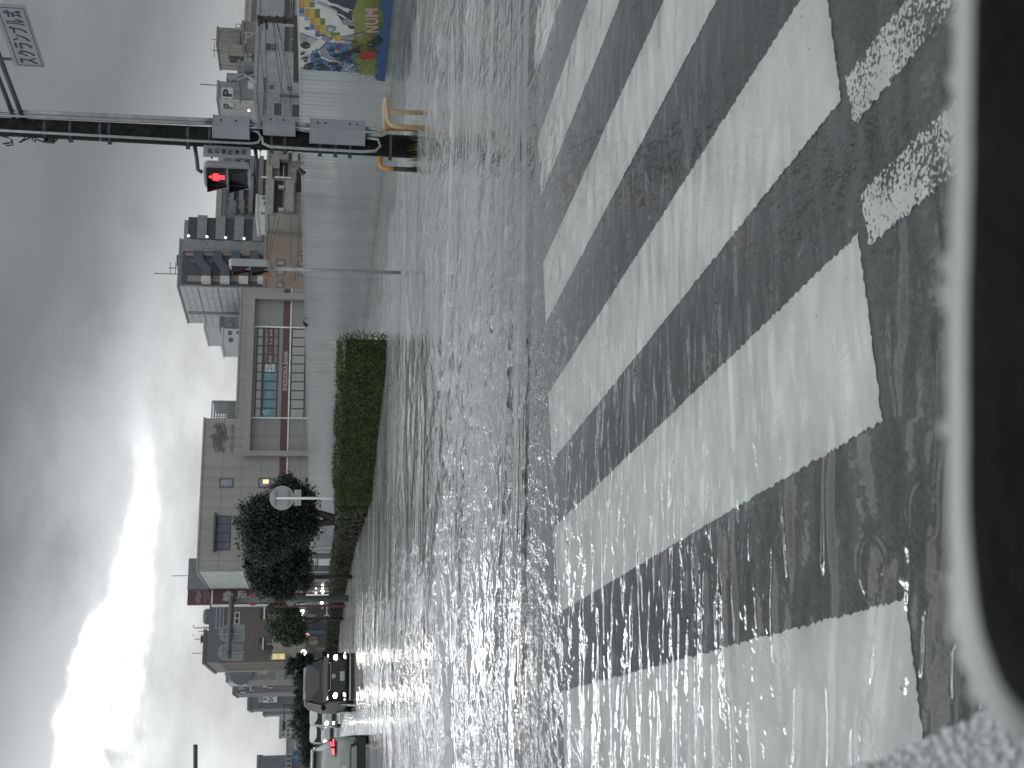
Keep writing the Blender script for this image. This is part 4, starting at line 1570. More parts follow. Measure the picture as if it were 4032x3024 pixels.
put_logo(BF, lambda x, y: BF.hit(*zp('C', x, y)), bank, 0.045, LOGO, 0.05)
mb = MB()
q0, q1, q2, q3 = BF.rect('C', 510, 547, 662, 935)
put_text(mb, BF, 'SHIZUOKA BANK', q0, q1, q2, q3, 0.02, 0, 0.01)
mb.build('lettering', LOGO, bank)
CREAM_GLASS = mat('pale_window', (0.20, 0.215, 0.225), 0.1, var=0.2)
win(BF, bank, BF.rect('C', 402, 535, 1190, 1277), CREAM_GLASS)
w = win(BF, bank, BF.rect('C', 780, 940, 1190, 1277), CREAM_GLASS)
w0 = BF.rect('C', 825, 880, 1200, 1240)
mb = MB()
mb.fbox(BF, w0[0], w0[1], w0[2], w0[3], 0.021, 0.03)
mb.build('warm_light', mat('warm_lit', (0.8, 0.6, 0.35), 0.5, var=0.3, scale=3, emis=(1, 0.72, 0.4), estr=0.9), w)
win(BF, bank, BF.rect('D', 425, 575, 85, 460), mat('blue_grey_glass', (0.085, 0.095, 0.125), 0.08, var=0.25), nx=4, sill=0.5)
win(BF, bank, BF.rect('C', 1232, 1282, 1190, 1290), WINDOW_GLASS)
# side face windows and fluting
BS = Fac(BF.pt(a_l, 0, 0), -RD)
BS.n = -PD
mb = MB()
for i in range(22):
    c = -0.25 - i * 0.42
    mb.fbox(BS, c - 0.06, c + 0.06, z_hi - 3.2, z_hi - 0.1, 0.003, 0.07)
for zz in (z_hi - 3.3, 6.3, 5.6):
    mb.fbox(BS, -9.4, -0.1, zz, zz + 0.12, 0.003, 0.12)
mb.build('fluted_side', WHITE_METAL, bank)
for c in (-2.2, -4.6, -7.0):
    win(BS, bank, (c - 0.8, c + 0.8, z_hi - 5.2, z_hi - 3.6))
# roof plant screen behind the lower wing
zs0, zs1 = z_lo + 0.1, BF.hit(*zp('C', 300, 450))[1]
sa0, sa1 = a_m + 0.1, BF.hit(*zp('C', 330, 318))[0]
mb = MB()
mb.fbox(BF, sa0, sa0 + 0.08, zs0, zs1, -3.4, -3.3)
n_ = 15
for i in range(n_ + 1):
    c = sa0 + 0.08 + (sa1 - sa0 - 0.16) * i / n_
    mb.fbox(BF, c, c + 0.05, zs0 + 0.0, zs1, -3.4, -3.34)
    mb.fbox(BF, c, c + 0.05, zs0 + 0.0, zs1, -7.0, -6.94)
for i in range(11):
    zz = zs0 + (zs1 - zs0) * i / 10
    mb.fbox(BF, sa0 + 0.7 * (1 if i > 7 else 0), sa1, zz, zz + 0.10, -3.46, -3.42)
mb.fbox(BF, sa1 - 0.1, sa1, zs0, zs1, -7, -3.3)
mb.fbox(BF, sa0, sa1 + 1.0, zs0, zs0 + 1.3, -8, -7.1)
mb.build('roof_screen', GALV, bank)
# pent-house slab behind the corner
q0 = BF.hit(*zp('D', 150, 880))[0]
PF = Fac(BF.pt(a_l, 0, -9.6))
r_ = PF.rect('D', 112, 400, 548, 888)
mb = MB()
mb.fbox(PF, r_[0], r_[1], 0, r_[3], -4, 0)
mb.build('penthouse', mat('slate_grey_wall', (0.14, 0.15, 0.165), 0.5, streak=0.15), bank)
mb = MB()
q = PF.pt(r_[0] + 1.3, r_[3], -1)
mb.tube([q, q + Vector((0, 0, 1.4))], 0.03, 5)
mb.build('antenna', DARK_METAL, bank)

# ---- the bank's vertical sign
p = depth(*zp('D', 105, 1048), 100.5)
VF = Fac((p.x, p.y))
a0, a1, z0, z1 = VF.rect('D', 106, 1300, 886, 1048)
vsn = thing('vertical_sign', VF.pt(a0, 0), 'tall maroon vertical sign with white kanji at the corner of the bank', 'sign')
mb = MB()
mb.fbox(VF, a0, a1, 2.4, z1, -0.5, 0)
mb.build('sign_board', MAROON, vsn)
mb = MB()
zd = VF.hit(*zp('D', 372, 960))[1]
mb.fbox(VF, a0 + 0.02, a1 - 0.02, zd - 0.06, zd + 0.04, 0.002, 0.03)
mb.fbox(VF, a0 - 0.14, a0 - 0.002, 2.4, zd, -0.5, 0.05)
mb.build('pale_edge', WHITE_METAL, vsn)
put_logo(VF, lambda x, y: (lambda h: (h[0], h[1]))(VF.hit(*zp('D', 225 + (x - 400) * 0.42, 968 + (y - 795) * 0.5))), vsn, 0.035, mat('logo_pale', (0.20, 0.17, 0.19), 0.5, var=0), 0.02)
mb = MB()
r2 = VF.rect('D', 285, 312, 905, 1030)
put_text(mb, VF, 'SHIZUOKA', *r2, 0.02)
r2 = VF.rect('D', 320, 345, 925, 990)
put_text(mb, VF, 'BANK', *r2, 0.02)
mb.build('small_lettering', MATS['logo_pale'], vsn)
mb = MB()
for ch, x0, x1 in (('静', 488, 602), ('岡', 655, 765), ('銀', 820, 925), ('行', 985, 1090)):
    r2 = VF.rect('D', x0, x1, 903, 1018)
    put_text(mb, VF, ch, *r2, 0.02, 0, 0.015)
mb.build('lettering', mat('kanji_white', (0.38, 0.37, 0.37), 0.5, var=0), vsn)

# ---- brown building left of the bank
BROWN = mat('brown_tile', (0.105, 0.088, 0.085), 0.5, var=0.10, streak=0.1)
SLATE = mat('slate_blue_tile', (0.105, 0.115, 0.135), 0.5, var=0.08, streak=0.1)
BEIGE = mat('beige_plaster', (0.27, 0.26, 0.23), 0.6, streak=0.12)
bt, F, (a0, a1, zt_) = bld('shop_building', 'E', 300, 512, 165, 116, 14, 'brown tiled building with slate top storey left of the maroon bank sign', 'building', BROWN)
zu = F.hit(*zp('i', 900, 800))[1]
zb = F.hit(*zp('i', 1955, 1100))[1]
ar = F.hit(*zp('i', 700, 420))[0]
zr_ = F.hit(*zp('i', 605, 700))[1]
mb = MB()
mb.fbox(F, a1, ar, 0, zr_, -12, 0)
mb.build('side_wing', BROWN, bt)
mb = MB()
mb.fbox(F, a0 + 0.01, a1, zu, zt_ - 0.02, 0.003, 0.06)
mb.fbox(F, a1, ar, zu, zr_ + 0.12, 0.003, 0.05)
mb.build('slate_cladding', SLATE, bt)
mb = MB()
zm = F.hit(*zp('i', 740, 800))[1]
for zz in (zu, zm, (zu + zm) / 2):
    mb.fbox(F, a1 + 0.1, ar, zz, zz + 0.09, 0.052, 0.09)
for i in range(3):
    c = a1 + 0.2 + i * 2.1
    mb.fbox(F, c, c + 0.08, zu, zm, 0.052, 0.085)
mb.build('balcony_rail', GALV, bt)
mb = MB()
mb.fbox(F, a0 + 0.3, ar, 0, zb, 0.003, 0.5)
mb.fbox(F, a0 + 0.1, a0 + 0.5, 0, zb + 0.1, 0.01, 0.7)
low_ = mb.build('ground_floor_wall', BEIGE, bt)
for zn, x0, x1, y0, y1, nx, fr_ in (('i', 1125, 1235, 668, 930, 2, WHITE_METAL), ('i', 1680, 1775, 570, 825, 2, DARK_METAL), ('i', 1650, 1745, 1235, 1490, 2, DARK_METAL)):
    win(F, bt, F.rect(zn, x0, x1, y0, y1), WINDOW_GLASS, fr_, nx=nx)
for x0, x1, y0, y1 in ((1760, 1790, 560, 830), (1735, 1760, 1230, 1495)):
    mb = MB()
    mb.fbox(F, *F.rect('i', x0, x1, y0, y1), 0.06, 0.25)
    mb.build('window_sill', WHITE_METAL, bt)
for (x0, x1, y0, y1) in ((1885, 1945, 965, 1105), (1860, 1940, 1360, 1510)):
    r2 = F.rect('i', x0, x1, y0, y1)
    mb = MB()
    mb.fbox(F, *r2, 0.06, 0.5)
    ac = mb.build('air_conditioner', mat('appliance_white', (0.36, 0.37, 0.36), 0.4), bt)
    mb = MB()
    mb.disc(F.pt((r2[0] * 0.6 + r2[1] * 0.4), (r2[2] + r2[3]) / 2, 0.52), F.n, 0.33, 0.02, 14)
    mb.build('fan_grille', FRAME_DARK, ac)
win(F, bt, F.rect('E', 1150, 1245, 225, 345), WINDOW_GLASS, FRAME_DARK, nx=1, nz=2, o=0.5)
r2 = F.rect('E', 1035, 1168, 425, 480)
mb = MB()
mb.fbox(F, *r2, 0.7, 1.1)
lb = mb.build('lit_sign', mat('lit_sign_face', (0.6, 0.5, 0.25), 0.5, var=0.5, scale=2.2, emis=(0.9, 0.72, 0.32), estr=0.35), bt)
# striped left side
LS = Fac(F.pt(a0, 0, 0), -RD)
LS.n = -PD
mb = MB()
for i, c in enumerate((-0.4, -2.6, -4.8, -7.4, -10)):
    mb.fbox(LS, c - 0.12, c + 0.12, zb - 3, zt_ - 1.2, 0.003, 0.14)
mb.build('side_pilaster', BEIGE, bt)
# rooftop tank and aerials
q = F.pt(F.hit(*zp('i', 700, 660))[0], 0, -4)
zq = F.hit(*zp('i', 560, 660))[1]
zq1 = F.hit(*zp('i', 370, 660))[1]
mb = MB()
mb.loops([[Vector((q.x + r__ * math.cos(t), q.y + r__ * math.sin(t), z)) for t in np.linspace(0, 6.283, 14, endpoint=False)] for z, r__ in ((zq, 0.72), (zq + 0.1, 0.78), (zq1 - 0.2, 0.78), (zq1, 0.6))])
for dx in (-0.6, 0.6):
    for dy in (-0.5, 0.5):
        mb.box(q.x + dx - 0.06, q.x + dx + 0.06, q.y + dy - 0.06, q.y + dy + 0.06, zr_, zq)
mb.tube([(q.x - 1.1, q.y, zr_), (q.x - 1.1, q.y, zq1 + 0.9), (q.x - 0.8, q.y, zq1 + 1.0)], 0.05, 6)
mb.build('water_tank', mat('tank_grey', (0.13, 0.135, 0.12), 0.6), bt)
mb = MB()
for (y, top, base, kind) in ((1015, 270, 560, 1), (1190, 185, 490, 2), (1505, 150, 460, 0)):
    aa_, zt2 = F.hit(*zp('i', top, y))
    zb2 = F.hit(*zp('i', base, y))[1]
    c = F.pt(aa_, 0, -3)
    mb.tube([(c.x, c.y, zb2 - 0.4), (c.x, c.y, zt2)], 0.035, 5)
    if kind:
        for f_ in (0.35, 0.5):
            zz = zb2 + (zt2 - zb2) * f_
            mb.tube([(c.x - 0.5, c.y, zz), (c.x + 0.5, c.y, zz)], 0.03, 5)
    if kind == 2:
        mb.box(c.x - 0.3, c.x + 0.3, c.y - 0.2, c.y + 0.2, zb2, zb2 + 0.7)
        for dx in (-0.4, 0.4):
            mb.tube([(c.x + dx, c.y, zb2 + 1.6), (c.x + dx, c.y, zt2)], 0.02, 4)
mb.build('antenna', DARK_METAL, bt)

# ---- buildings down the street, left
g_ = None
W1 = mat('taupe_wall', (0.165, 0.16, 0.15), 0.6, streak=0.12)
W2 = mat('ash_panel', (0.20, 0.215, 0.215), 0.5, streak=0.1)
W3 = mat('violet_grey_wall', (0.12, 0.118, 0.135), 0.6, streak=0.12)
W4 = mat('dark_green_grey', (0.10, 0.115, 0.11), 0.6, streak=0.12)
W5 = mat('pale_panel', (0.45, 0.47, 0.47), 0.5, streak=0.1)
bt, F, d_ = bld('office_building', 'n', 235, 560, 215, 150, 12, 'narrow taupe building topped by a pale billboard next to the brown building', 'building', W1)
mb = MB()
mb.fbox(F, *F.rect('n', 238, 635, 232, 556), 0.003, 0.25)
sbd = mb.build('billboard', W2, bt)
mb = MB()
r2 = F.rect('n', 255, 620, 250, 300)
mb.disc(F.pt((r2[0] + r2[1]) / 2, (r2[2] + r2[3]) / 2 - 0.6, 0.26), F.n, 2.0, 0.01, 20, r2=1.5)
mb.fbox(F, *F.rect('n', 410, 580, 310, 355), 0.252, 0.27)
mb.build('emblem', SLATE, sbd)
SLF = Fac(F.pt(d_[0], 0), -RD)
SLF.n = -PD
mb = MB()
mb.fbox(SLF, -6, 0.0, F.hit(*zp('n', 640, 560))[1], d_[2] + 0.1, 0.004, 0.3)
mb.build('white_side_panel', W5, bt)
win(F, bt, F.rect('n', 950, 1180, 342, 395), CREAM_GLASS, W5)
mb = MB()
mb.fbox(F, *F.rect('n', 1380, 1600, 230, 560), 0.003, 0.3)
mb.build('shop_front', W2, bt)
mb = MB()
aa_, zt2 = F.hit(*zp('n', 120, 380))
c = F.pt(aa_, 0, -1)
mb.tube([(c.x, c.y, d_[2]), (c.x, c.y, zt2)], 0.05, 5)
mb.tube([(c.x - 0.9, c.y, zt2 - 0.3), (c.x + 0.9, c.y, zt2 - 0.1)], 0.04, 5)
mb.build('antenna', DARK_METAL, bt)

bt, F, d_ = bld('office_building', 'n', 380, 868, 590, 185, 12, 'violet-grey building with a green-grey roof screen and pale stair bracket', 'building', W3)
mb = MB()
mb.fbox(F, *F.rect('n', 385, 480, 690, 866), 0.003, 0.15)
mb.fbox(F, *F.rect('n', 355, 480, 600, 690), 0.003, 0.15)
mb.build('roof_screen', W4, bt)
mb = MB()
mb.fbox(F, *F.rect('n', 485, 640, 615, 785), 0.003, 0.2)
mb.build('blank_sign', W2, bt)
mb = MB()
for q in ((660, 790, 680, 700), (770, 795, 680, 800), (780, 870, 790, 806), (520, 670, 830, 850)):
    mb.fbox(F, *F.rect('n', *q), 0.003, 0.25)
mb.build('pale_bracket', W5, bt)
for q in ((1090, 1170, 590, 680), (1200, 1310, 590, 720), (1330, 1450, 600, 660)):
    win(F, bt, F.rect('n', *q), WINDOW_GLASS, W1)
mb = MB()
mb.fbox(F, *F.rect('n', 1200, 1320, 715, 740), 0.06, 0.6)
mb.fbox(F, *F.rect('n', 1080, 1190, 690, 715), 0.06, 0.6)
mb.build('awning', W5, bt)

bt, F, d_ = bld('office_building', 'n', 775, 1250, 870, 215, 12, 'dark slate block carrying a white sign with the number 50', 'building', mat('dark_slate_wall', (0.095, 0.10, 0.11), 0.6), roofm=W4, parapet=0.6)
mb = MB()
mb.fbox(F, *F.rect('n', 1075, 1425, 915, 1085), 0.003, 0.4)
sbd = mb.build('number_sign', W5, bt)
mb = MB()
put_text(mb, F, '50', *F.rect('n', 1215, 1325, 905, 1075), 0.42, 0, 0.02)
put_text(mb, F, '駅', *F.rect('n', 1090, 1185, 960, 1040), 0.42, 0, 0.0)
mb.build('lettering', SBLUE, sbd)
mb = MB()
mb.fbox(F, *F.rect('n', 955, 1065, 930, 1090), 0.003, 0.3)
mb.build('pale_panel', W2, bt)
win(F, bt, F.rect('n', 1515, 1700, 850, 915), W2, W5, name='shop_awning')
for q in ((930, 1060, 1100, 1118), (1000, 1050, 1150, 1210)):
    win(F, bt, F.rect('n', *q), WINDOW_GLASS, W1)

bt, F, d_ = bld('office_building', 'n', 1105, 1380, 1150, 245, 12, 'low bluish building beside the dark block with the number sign', 'building', SLATE)
for q in ((1190, 1230, 1200, 1370), (1250, 1500, 1190, 1370)):
    win(F, bt, F.rect('n', *q), mat('bluish_panel', (0.13, 0.14, 0.165), 0.4), W3)
mb = MB()
for q in ((1620, 1690, 1235, 1255), (1700, 1830, 1235, 1255)):
    mb.fbox(F, *F.rect('n', *q), 0.003, 0.3)
mb.build('small_sign', W5, bt)

bt, F, d_ = bld('apartment_block', 'o', 1010, 670, -80, 330, 14, 'distant pale grey block above the road end', 'building', mat('hazy_grey_wall', (0.25, 0.26, 0.255), 0.7))
for i in range(3):
    for j in range(4):
        y1 = 620 - j * 150
        win(F, bt, F.rect('o', 1080 + i * 160, 1150 + i * 160, y1 - 90, y1), WINDOW_GLASS, W1)
bt, F, d_ = bld('apartment_block', 'o', 1245, 1250, 655, 300, 12, 'distant low grey building with curved awning at the road end', 'building', mat('hazy_grey_wall2', (0.17, 0.18, 0.18), 0.7))
mb = MB()
mb.fbox(F, *F.rect('o', 1430, 1530, 640, 1050), 0.003, 0.4)
mb.build('fascia', W2, bt)
mb = MB()
mb.fbox(F, *F.rect('o', 1510, 1680, 975, 1080), 0.003, 0.4)
mb.build('shop_sign', BEIGE, bt)
bt, F, d_ = bld('apartment_block', 'o', 310, 2300, 1260, 150, 12, 'grey tower block at the far left edge of the street', 'building', mat('hazy_grey_wall3', (0.15, 0.155, 0.165), 0.7, streak=0.1))
for j in range(5):
    win(F, bt, F.rect('o', 440 + j * 150, 520 + j * 150, 1330, 1640), mat('bluish_panel', (0.13, 0.14, 0.165), 0.4), W3)
mb = MB()
mb.fbox(F, *F.rect('o', 1190, 1400, 1160, 2300), 0.003, 0.8)
fb = mb.build('shop_fascia', W2, bt)
mb = MB()
for i, y in enumerate((1250, 1400, 1560)):
    mb.fbox(F, *F.rect('o', 1240, 1370, y, y + 60), 0.802, 0.85)
mb.build('fascia_mark', FRAME_DARK, fb)
q = depth(*zp('o', 1430, 1540), 140)
QF = Fac((q.x, q.y))
bs_ = thing('road_sign', QF.pt(3, 0), 'blue direction board hanging over the far road', 'road sign')
r2 = QF.rect('o', 1430, 1680, 1100, 1540)
mb = MB()
mb.fbox(QF, *r2, -0.1, 0)
mb.build('board', mat('road_sign_blue', (0.045, 0.075, 0.15), 0.4), bs_)
mb = MB()
mb.fbox(QF, (r2[0] + r2[1]) / 2 - 0.1, (r2[0] + r2[1]) / 2 + 0.1, r2[2] + (r2[3] - r2[2]) * 0.25, r2[3] - (r2[3] - r2[2]) * 0.15, 0.002, 0.02)
mb.fbox(QF, r2[0] + 0.4, r2[1] - 0.4, r2[2] + (r2[3] - r2[2]) * 0.45, r2[2] + (r2[3] - r2[2]) * 0.55, 0.002, 0.022)
mb.build('arrow', mat('sign_pale_blue', (0.14, 0.19, 0.26), 0.5, var=0), bs_)
mb = MB()
mb.tube([QF.pt(r2[1] + 1, 0, -0.2), QF.pt(r2[1] + 1, r2[3] - 0.3, -0.2), QF.pt(r2[0], r2[3] - 0.4, -0.2)], 0.07, 8)
mb.build('mast', GALV, bs_)

# ---- right of the bank
TAN = mat('tan_wall', (0.21, 0.165, 0.135), 0.6, streak=0.1)
bt, F, d_ = bld('house', 'B', 985, 950, 520, 128, 10, 'tan flat-roofed house with small windows behind the slim signal post', 'house', TAN)
for q in ((1080, 1150, 720, 765), (1080, 1150, 790, 850), (1270, 1330, 730, 770), (1270, 1330, 790, 850), (1280, 1330, 640, 680), (1085, 1140, 905, 960)):
    win(F, bt, F.rect('B', *q), CREAM_GLASS)

CREAMW = mat('cream_concrete', (0.29, 0.28, 0.25), 0.6, streak=0.2)
bt, F, d_ = bld('residence', 'B', 1000, 520, 5, 140, 12, 'cream house with deep balconies and air conditioners behind the fence', 'house', CREAMW)
for q in ((1050, 1145, 345, 440), (1245, 1325, 355, 450)):
    win(F, bt, F.rect('B', *q), WINDOW_GLASS, FRAME_DARK, nz=2)
mb = MB()
mb.fbox(F, *F.rect('B', 990, 1040, 320, 460), 0.003, 0.2)
mb.fbox(F, *F.rect('B', 1145, 1240, 330, 470), 0.003, 0.2)
mb.build('grey_panel', mat('mid_grey_panel', (0.21, 0.22, 0.23), 0.6, streak=0.25), bt)
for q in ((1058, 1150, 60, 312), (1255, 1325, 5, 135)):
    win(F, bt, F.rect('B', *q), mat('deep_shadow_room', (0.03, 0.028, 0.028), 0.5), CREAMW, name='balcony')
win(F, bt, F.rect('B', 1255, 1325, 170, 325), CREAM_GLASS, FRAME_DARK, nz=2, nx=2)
mb = MB()
mb.fbox(F, *F.rect('B', 1000, 1052, 20, 318), 0.1, 0.9)
mb.fbox(F, *F.rect('B', 1155, 1245, 20, 318), 0.1, 0.9)
mb.build('balcony_parapet', CREAMW, bt)
for q in ((1095, 1140, 80, 110), (1100, 1145, 275, 305)):
    mb = MB()
    mb.fbox(F, *F.rect('B', *q), 0.12, 0.6)
    mb.build('air_conditioner', mat('appliance_white', (0.36, 0.37, 0.36), 0.4), bt)
mb = MB()
for i in range(3):
    q = F.rect('B', 1075, 1140, 165, 185)
mb.fbox(F, *q, 0.1, 0.3)
mb.build('partition', W5, bt)

bt, F, d_ = bld('residence', 'c', 1290, 1600, 190, 136, 9, 'cream house with stepped terraces and hanging laundry left of the concrete pole', 'house', CREAMW)
# flat panes take the bays' shade in their dark colour, slabs in front
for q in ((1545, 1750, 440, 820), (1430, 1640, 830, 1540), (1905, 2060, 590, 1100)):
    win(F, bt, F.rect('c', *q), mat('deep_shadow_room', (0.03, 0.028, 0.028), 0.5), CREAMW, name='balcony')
mb = MB()
for q in ((1435, 1560, 185, 620), (1570, 1750, 195, 440), (1295, 1400, 540, 860), (1680, 1870, 880, 1560), (1290, 1425, 860, 1580)):
    mb.fbox(F, *F.rect('c', *q), 0.1, 0.7)
mb.build('balcony_parapet', CREAMW, bt)
mb = MB()
mb.fbox(F, *F.rect('c', 1830, 1950, 200, 440), 0.3, 0.4)
mb.build('laundry', W5, bt)
mb = MB()
for q in ((1640, 1650, 570, 900), (1450, 1800, 820, 850), (1160, 1290, 815, 840)):
    mb.fbox(F, *F.rect('c', *q), 0.72, 0.8)
mb.build('railing', WHITE_METAL, bt)
for q in ((1530, 1660, 990, 1050), (1525, 1650, 1475, 1530)):
    mb = MB()
    mb.fbox(F, *F.rect('c', *q), 0.12, 0.6)
    mb.build('air_conditioner', mat('appliance_white', (0.36, 0.37, 0.36), 0.4), bt)

GREYA = mat('grey_apartment', (0.145, 0.15, 0.155), 0.6, streak=0.12)
bt, F, d_ = bld('apartment_block', 'c', 275, 1640, 330, 205, 12, 'long grey apartment block with balcony rows behind the walk signal', 'building', GREYA, roofm=CREAMW, parapet=0.9)
for j in range(4):
    x0 = 390 + j * 205
    mb = MB()
    mb.fbox(F, *F.rect('c', x0, x0 + 85, 350, 1560), 0.003, 0.04)
    mb.build('gallery', mat('gallery_dark', (0.07, 0.072, 0.08), 0.6), bt)
    mb = MB()
    mb.fbox(F, *F.rect('c', x0 + 95, x0 + 190, 350, 1560), 0.003, 0.9)
    mb.build('gallery_parapet', mat('gallery_grey', (0.16, 0.165, 0.17), 0.6), bt)
    for y in (360, 1200, 1380, 1500):
        win(F, bt, F.rect('c', x0 + 12, x0 + 75, y, y + 55), WINDOW_GLASS, W1, o=0.04)
bt2, F, d_ = bld('apartment_block', 'B', 635, 320, 270, 200, 5, 'narrow stair wing with fins right of the concrete apartment tower', 'building', GREYA)
mb = MB()
for j in range(4):
    mb.fbox(F, *F.rect('B', 700 + j * 70, 735 + j * 70, 225, 320), 0.003, 1.2)
mb.build('stair_slab', W1, bt2)
bt, F, d_ = bld('house', 'c', 1075, 1580, 1155, 150, 6, 'small white upper storey with hanging laundry beside the cream house', 'house', W5)
for q in ((1170, 1260, 1190, 1250), (1200, 1265, 1290, 1370), (1150, 1260, 1530, 1570)):
    win(F, bt, F.rect('c', *q), WINDOW_GLASS, W1)

# ---- concrete apartment tower
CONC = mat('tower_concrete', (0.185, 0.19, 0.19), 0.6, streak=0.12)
CONCL = mat('tower_pale_side', (0.42, 0.43, 0.43), 0.6, streak=0.15, var=0.1)  # pale concrete; light on the tower's left side is put into it
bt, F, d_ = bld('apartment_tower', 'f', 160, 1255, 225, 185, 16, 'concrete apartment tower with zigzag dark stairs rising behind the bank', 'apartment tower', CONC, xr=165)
DS = mat('stair_dark_blue', (0.045, 0.05, 0.062), 0.5, streak=0.1)
mb = MB()
rr_ = F.rect('f', 200, 2000, 520, 1240)
mb.fbox(F, rr_[0], rr_[1], 2, rr_[3], 0.003, 0.06)
stw = mb.build('stairwell', DS, bt)
TANP = mat('landing_tan', (0.22, 0.18, 0.155), 0.6)
mb = MB()
for j in range(5):
    x = 300 + j * 405
    mb.fbox(F, *F.rect('f', x + 25, x + 330, 1035, 1160), 0.062, 0.2)
    mb.fbox(F, *F.rect('f', x - 15, x + 180, 540, 600), 0.062, 0.2)
mb.build('landing_wall', TANP, stw)
mb = MB()
for j in range(5):
    x = 470 + j * 405
    pts = [(x, 545), (x + 10, 740), (x + 165, 960), (x + 165, 1100), (x + 375, 1100), (x + 375, 930), (x + 215, 740), (x + 180, 545)]
    q0 = [F.pt(*F.hit(*zp('f', *q)), 1.2) for q in pts]
    q1 = [F.pt(*F.hit(*zp('f', *q)), 0.21) for q in pts]
    mb.loops([q1, q0])
mb.build('stair_flight', mat('stair_slate', (0.055, 0.062, 0.078), 0.5), bt)
mb = MB()
for j in range(5):
    x = 640 + j * 405
    mb.fbox(F, *F.rect('f', x, x + 200, 1105, 1225), 0.21, 1.4)
mb.build('landing_parapet', CONCL, bt)
mb = MB()
for j in range(5):
    mb.ball(F.pt(*F.hit(*zp('f', 620 + j * 20, 620 + j * 20) if False else F.hit(*zp('f', 287 + j * 403, 618 + j * 21))), 1.7), 0.26, seg=8, rings=5)
mb.build('stair_lamp', mat('lit_stair_lamp', (0.9, 0.9, 0.85), 0.5, var=0, emis=(1, 0.96, 0.86), estr=2.2), bt)
for j in range(5):
    win(F, bt, F.rect('f', 395 + j * 405, 465 + j * 405, 690, 740), WINDOW_GLASS, CONC, o=0.07)
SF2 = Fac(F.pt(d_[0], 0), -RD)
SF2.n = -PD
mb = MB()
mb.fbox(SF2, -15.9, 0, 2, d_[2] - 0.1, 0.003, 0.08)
sdw = mb.build('lit_side_wall', CONCL, bt)
mb = MB()
for j in range(24):
    zz = d_[2] - 0.9 - j * 0.985
    mb.fbox(SF2, -15.9, 0, zz, zz + (0.20 if j % 3 == 2 else 0.06), 0.081, 0.10)
mb.fbox(SF2, -11.6, -10.4, 2, d_[2] - 0.3, 0.101, 0.13)
mb.build('side_joint', mat('joint_grey', (0.17, 0.17, 0.175), 0.7), sdw)
# right wing with open galleries
r2 = F.rect('B', 300, 1000, 372, 540)
PF2 = F
mb = MB()
zt3 = F.hit(*zp('B', 275, 450))[1]
aR = F.hit(*zp('B', 400, 370))[0]
mb.fbox(F, d_[1], aR, 0, zt3, -10, -0.1)
wg = mb.build('gallery_wing', CONC, bt)
for j in range(4):
    x = 308 + j * 161
    rr_ = F.rect('B', x, x + 82, 402 + j * 6, 532 + j * 7)
    mb = MB()
    mb.fbox(F, rr_[0], rr_[1] + 1.2, rr_[2], rr_[3], -0.098, -0.05)
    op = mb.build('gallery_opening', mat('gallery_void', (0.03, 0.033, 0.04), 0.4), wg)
    mb = MB()
    mb.ball(F.pt(*F.hit(*zp('B', x + 8, 512 + j * 8)), 0.3), 0.19, seg=8, rings=5)
    mb.build('gallery_lamp', MATS['lit_stair_lamp'], op)
    mb = MB()
    mb.fbox(F, rr_[0], rr_[1] + 1.4, rr_[2] - 1.45, rr_[2] - 0.02, -0.098, 0.35)
    mb.build('gallery_parapet', CONC, wg)
mb = MB()
for (x, y, x2) in ((70, 600, 170), (100, 740, 190)):
    q0, q1 = F.hit(*zp('f', x, y)), F.hit(*zp('f', x2, y))
    c = F.pt(q0[0], 0, -2)
    mb.box(c.x - 0.9, c.x + 0.9, c.y - 1, c.y + 1, q1[1] - 0.3, q0[1])
for (zn, x, y, x2) in (('B', 0, 788, 250), ('B', 130, 740, 240)):
    q0, q1 = F.hit(*zp(zn, x, y)), F.hit(*zp(zn, x2, y))
    c = F.pt(q0[0], 0, -2)
    mb.tube([(c.x, c.y, q1[1] - 0.5), (c.x, c.y, q0[1])], 0.07, 5)
    if y == 740:
        for dz in (0.2, 1.0):
            mb.tube([(c.x - 0.9, c.y, q0[1] - dz), (c.x + 0.9, c.y, q0[1] - dz)], 0.06, 4)
mb.build('antenna', DARK_METAL, bt)

bt, F, d_ = bld('apartment_block', 'B', 460, 1310, 1195, 225, 10, 'pale balcony block just left of the concrete tower', 'building', CONCL)
for j in range(3):
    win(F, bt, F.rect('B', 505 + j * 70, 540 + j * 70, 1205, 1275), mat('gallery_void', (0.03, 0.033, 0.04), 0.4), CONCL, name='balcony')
bt, F, d_ = bld('apartment_block', 'B', 600, 1310, 1210, 190, 6, 'slate-grey small block with framed windows above the bank roof', 'building', mat('slate_side', (0.15, 0.16, 0.17), 0.6))
for q in ((645, 695, 1230, 1285), (735, 770, 1235, 1290)):
    win(F, bt, F.rect('B', *q), WINDOW_GLASS, W5, nz=2)
bt, F, d_ = bld('apartment_block', 'B', 610, 1450, 1312, 186, 6, 'white small block with dark windows above the bank roof', 'building', mat('white_render', (0.40, 0.41, 0.42), 0.6))
for q in ((660, 690, 1335, 1370), (665, 700, 1395, 1430), (735, 760, 1335, 1360)):
    win(F, bt, F.rect('B', *q), WINDOW_GLASS, FRAME_DARK)

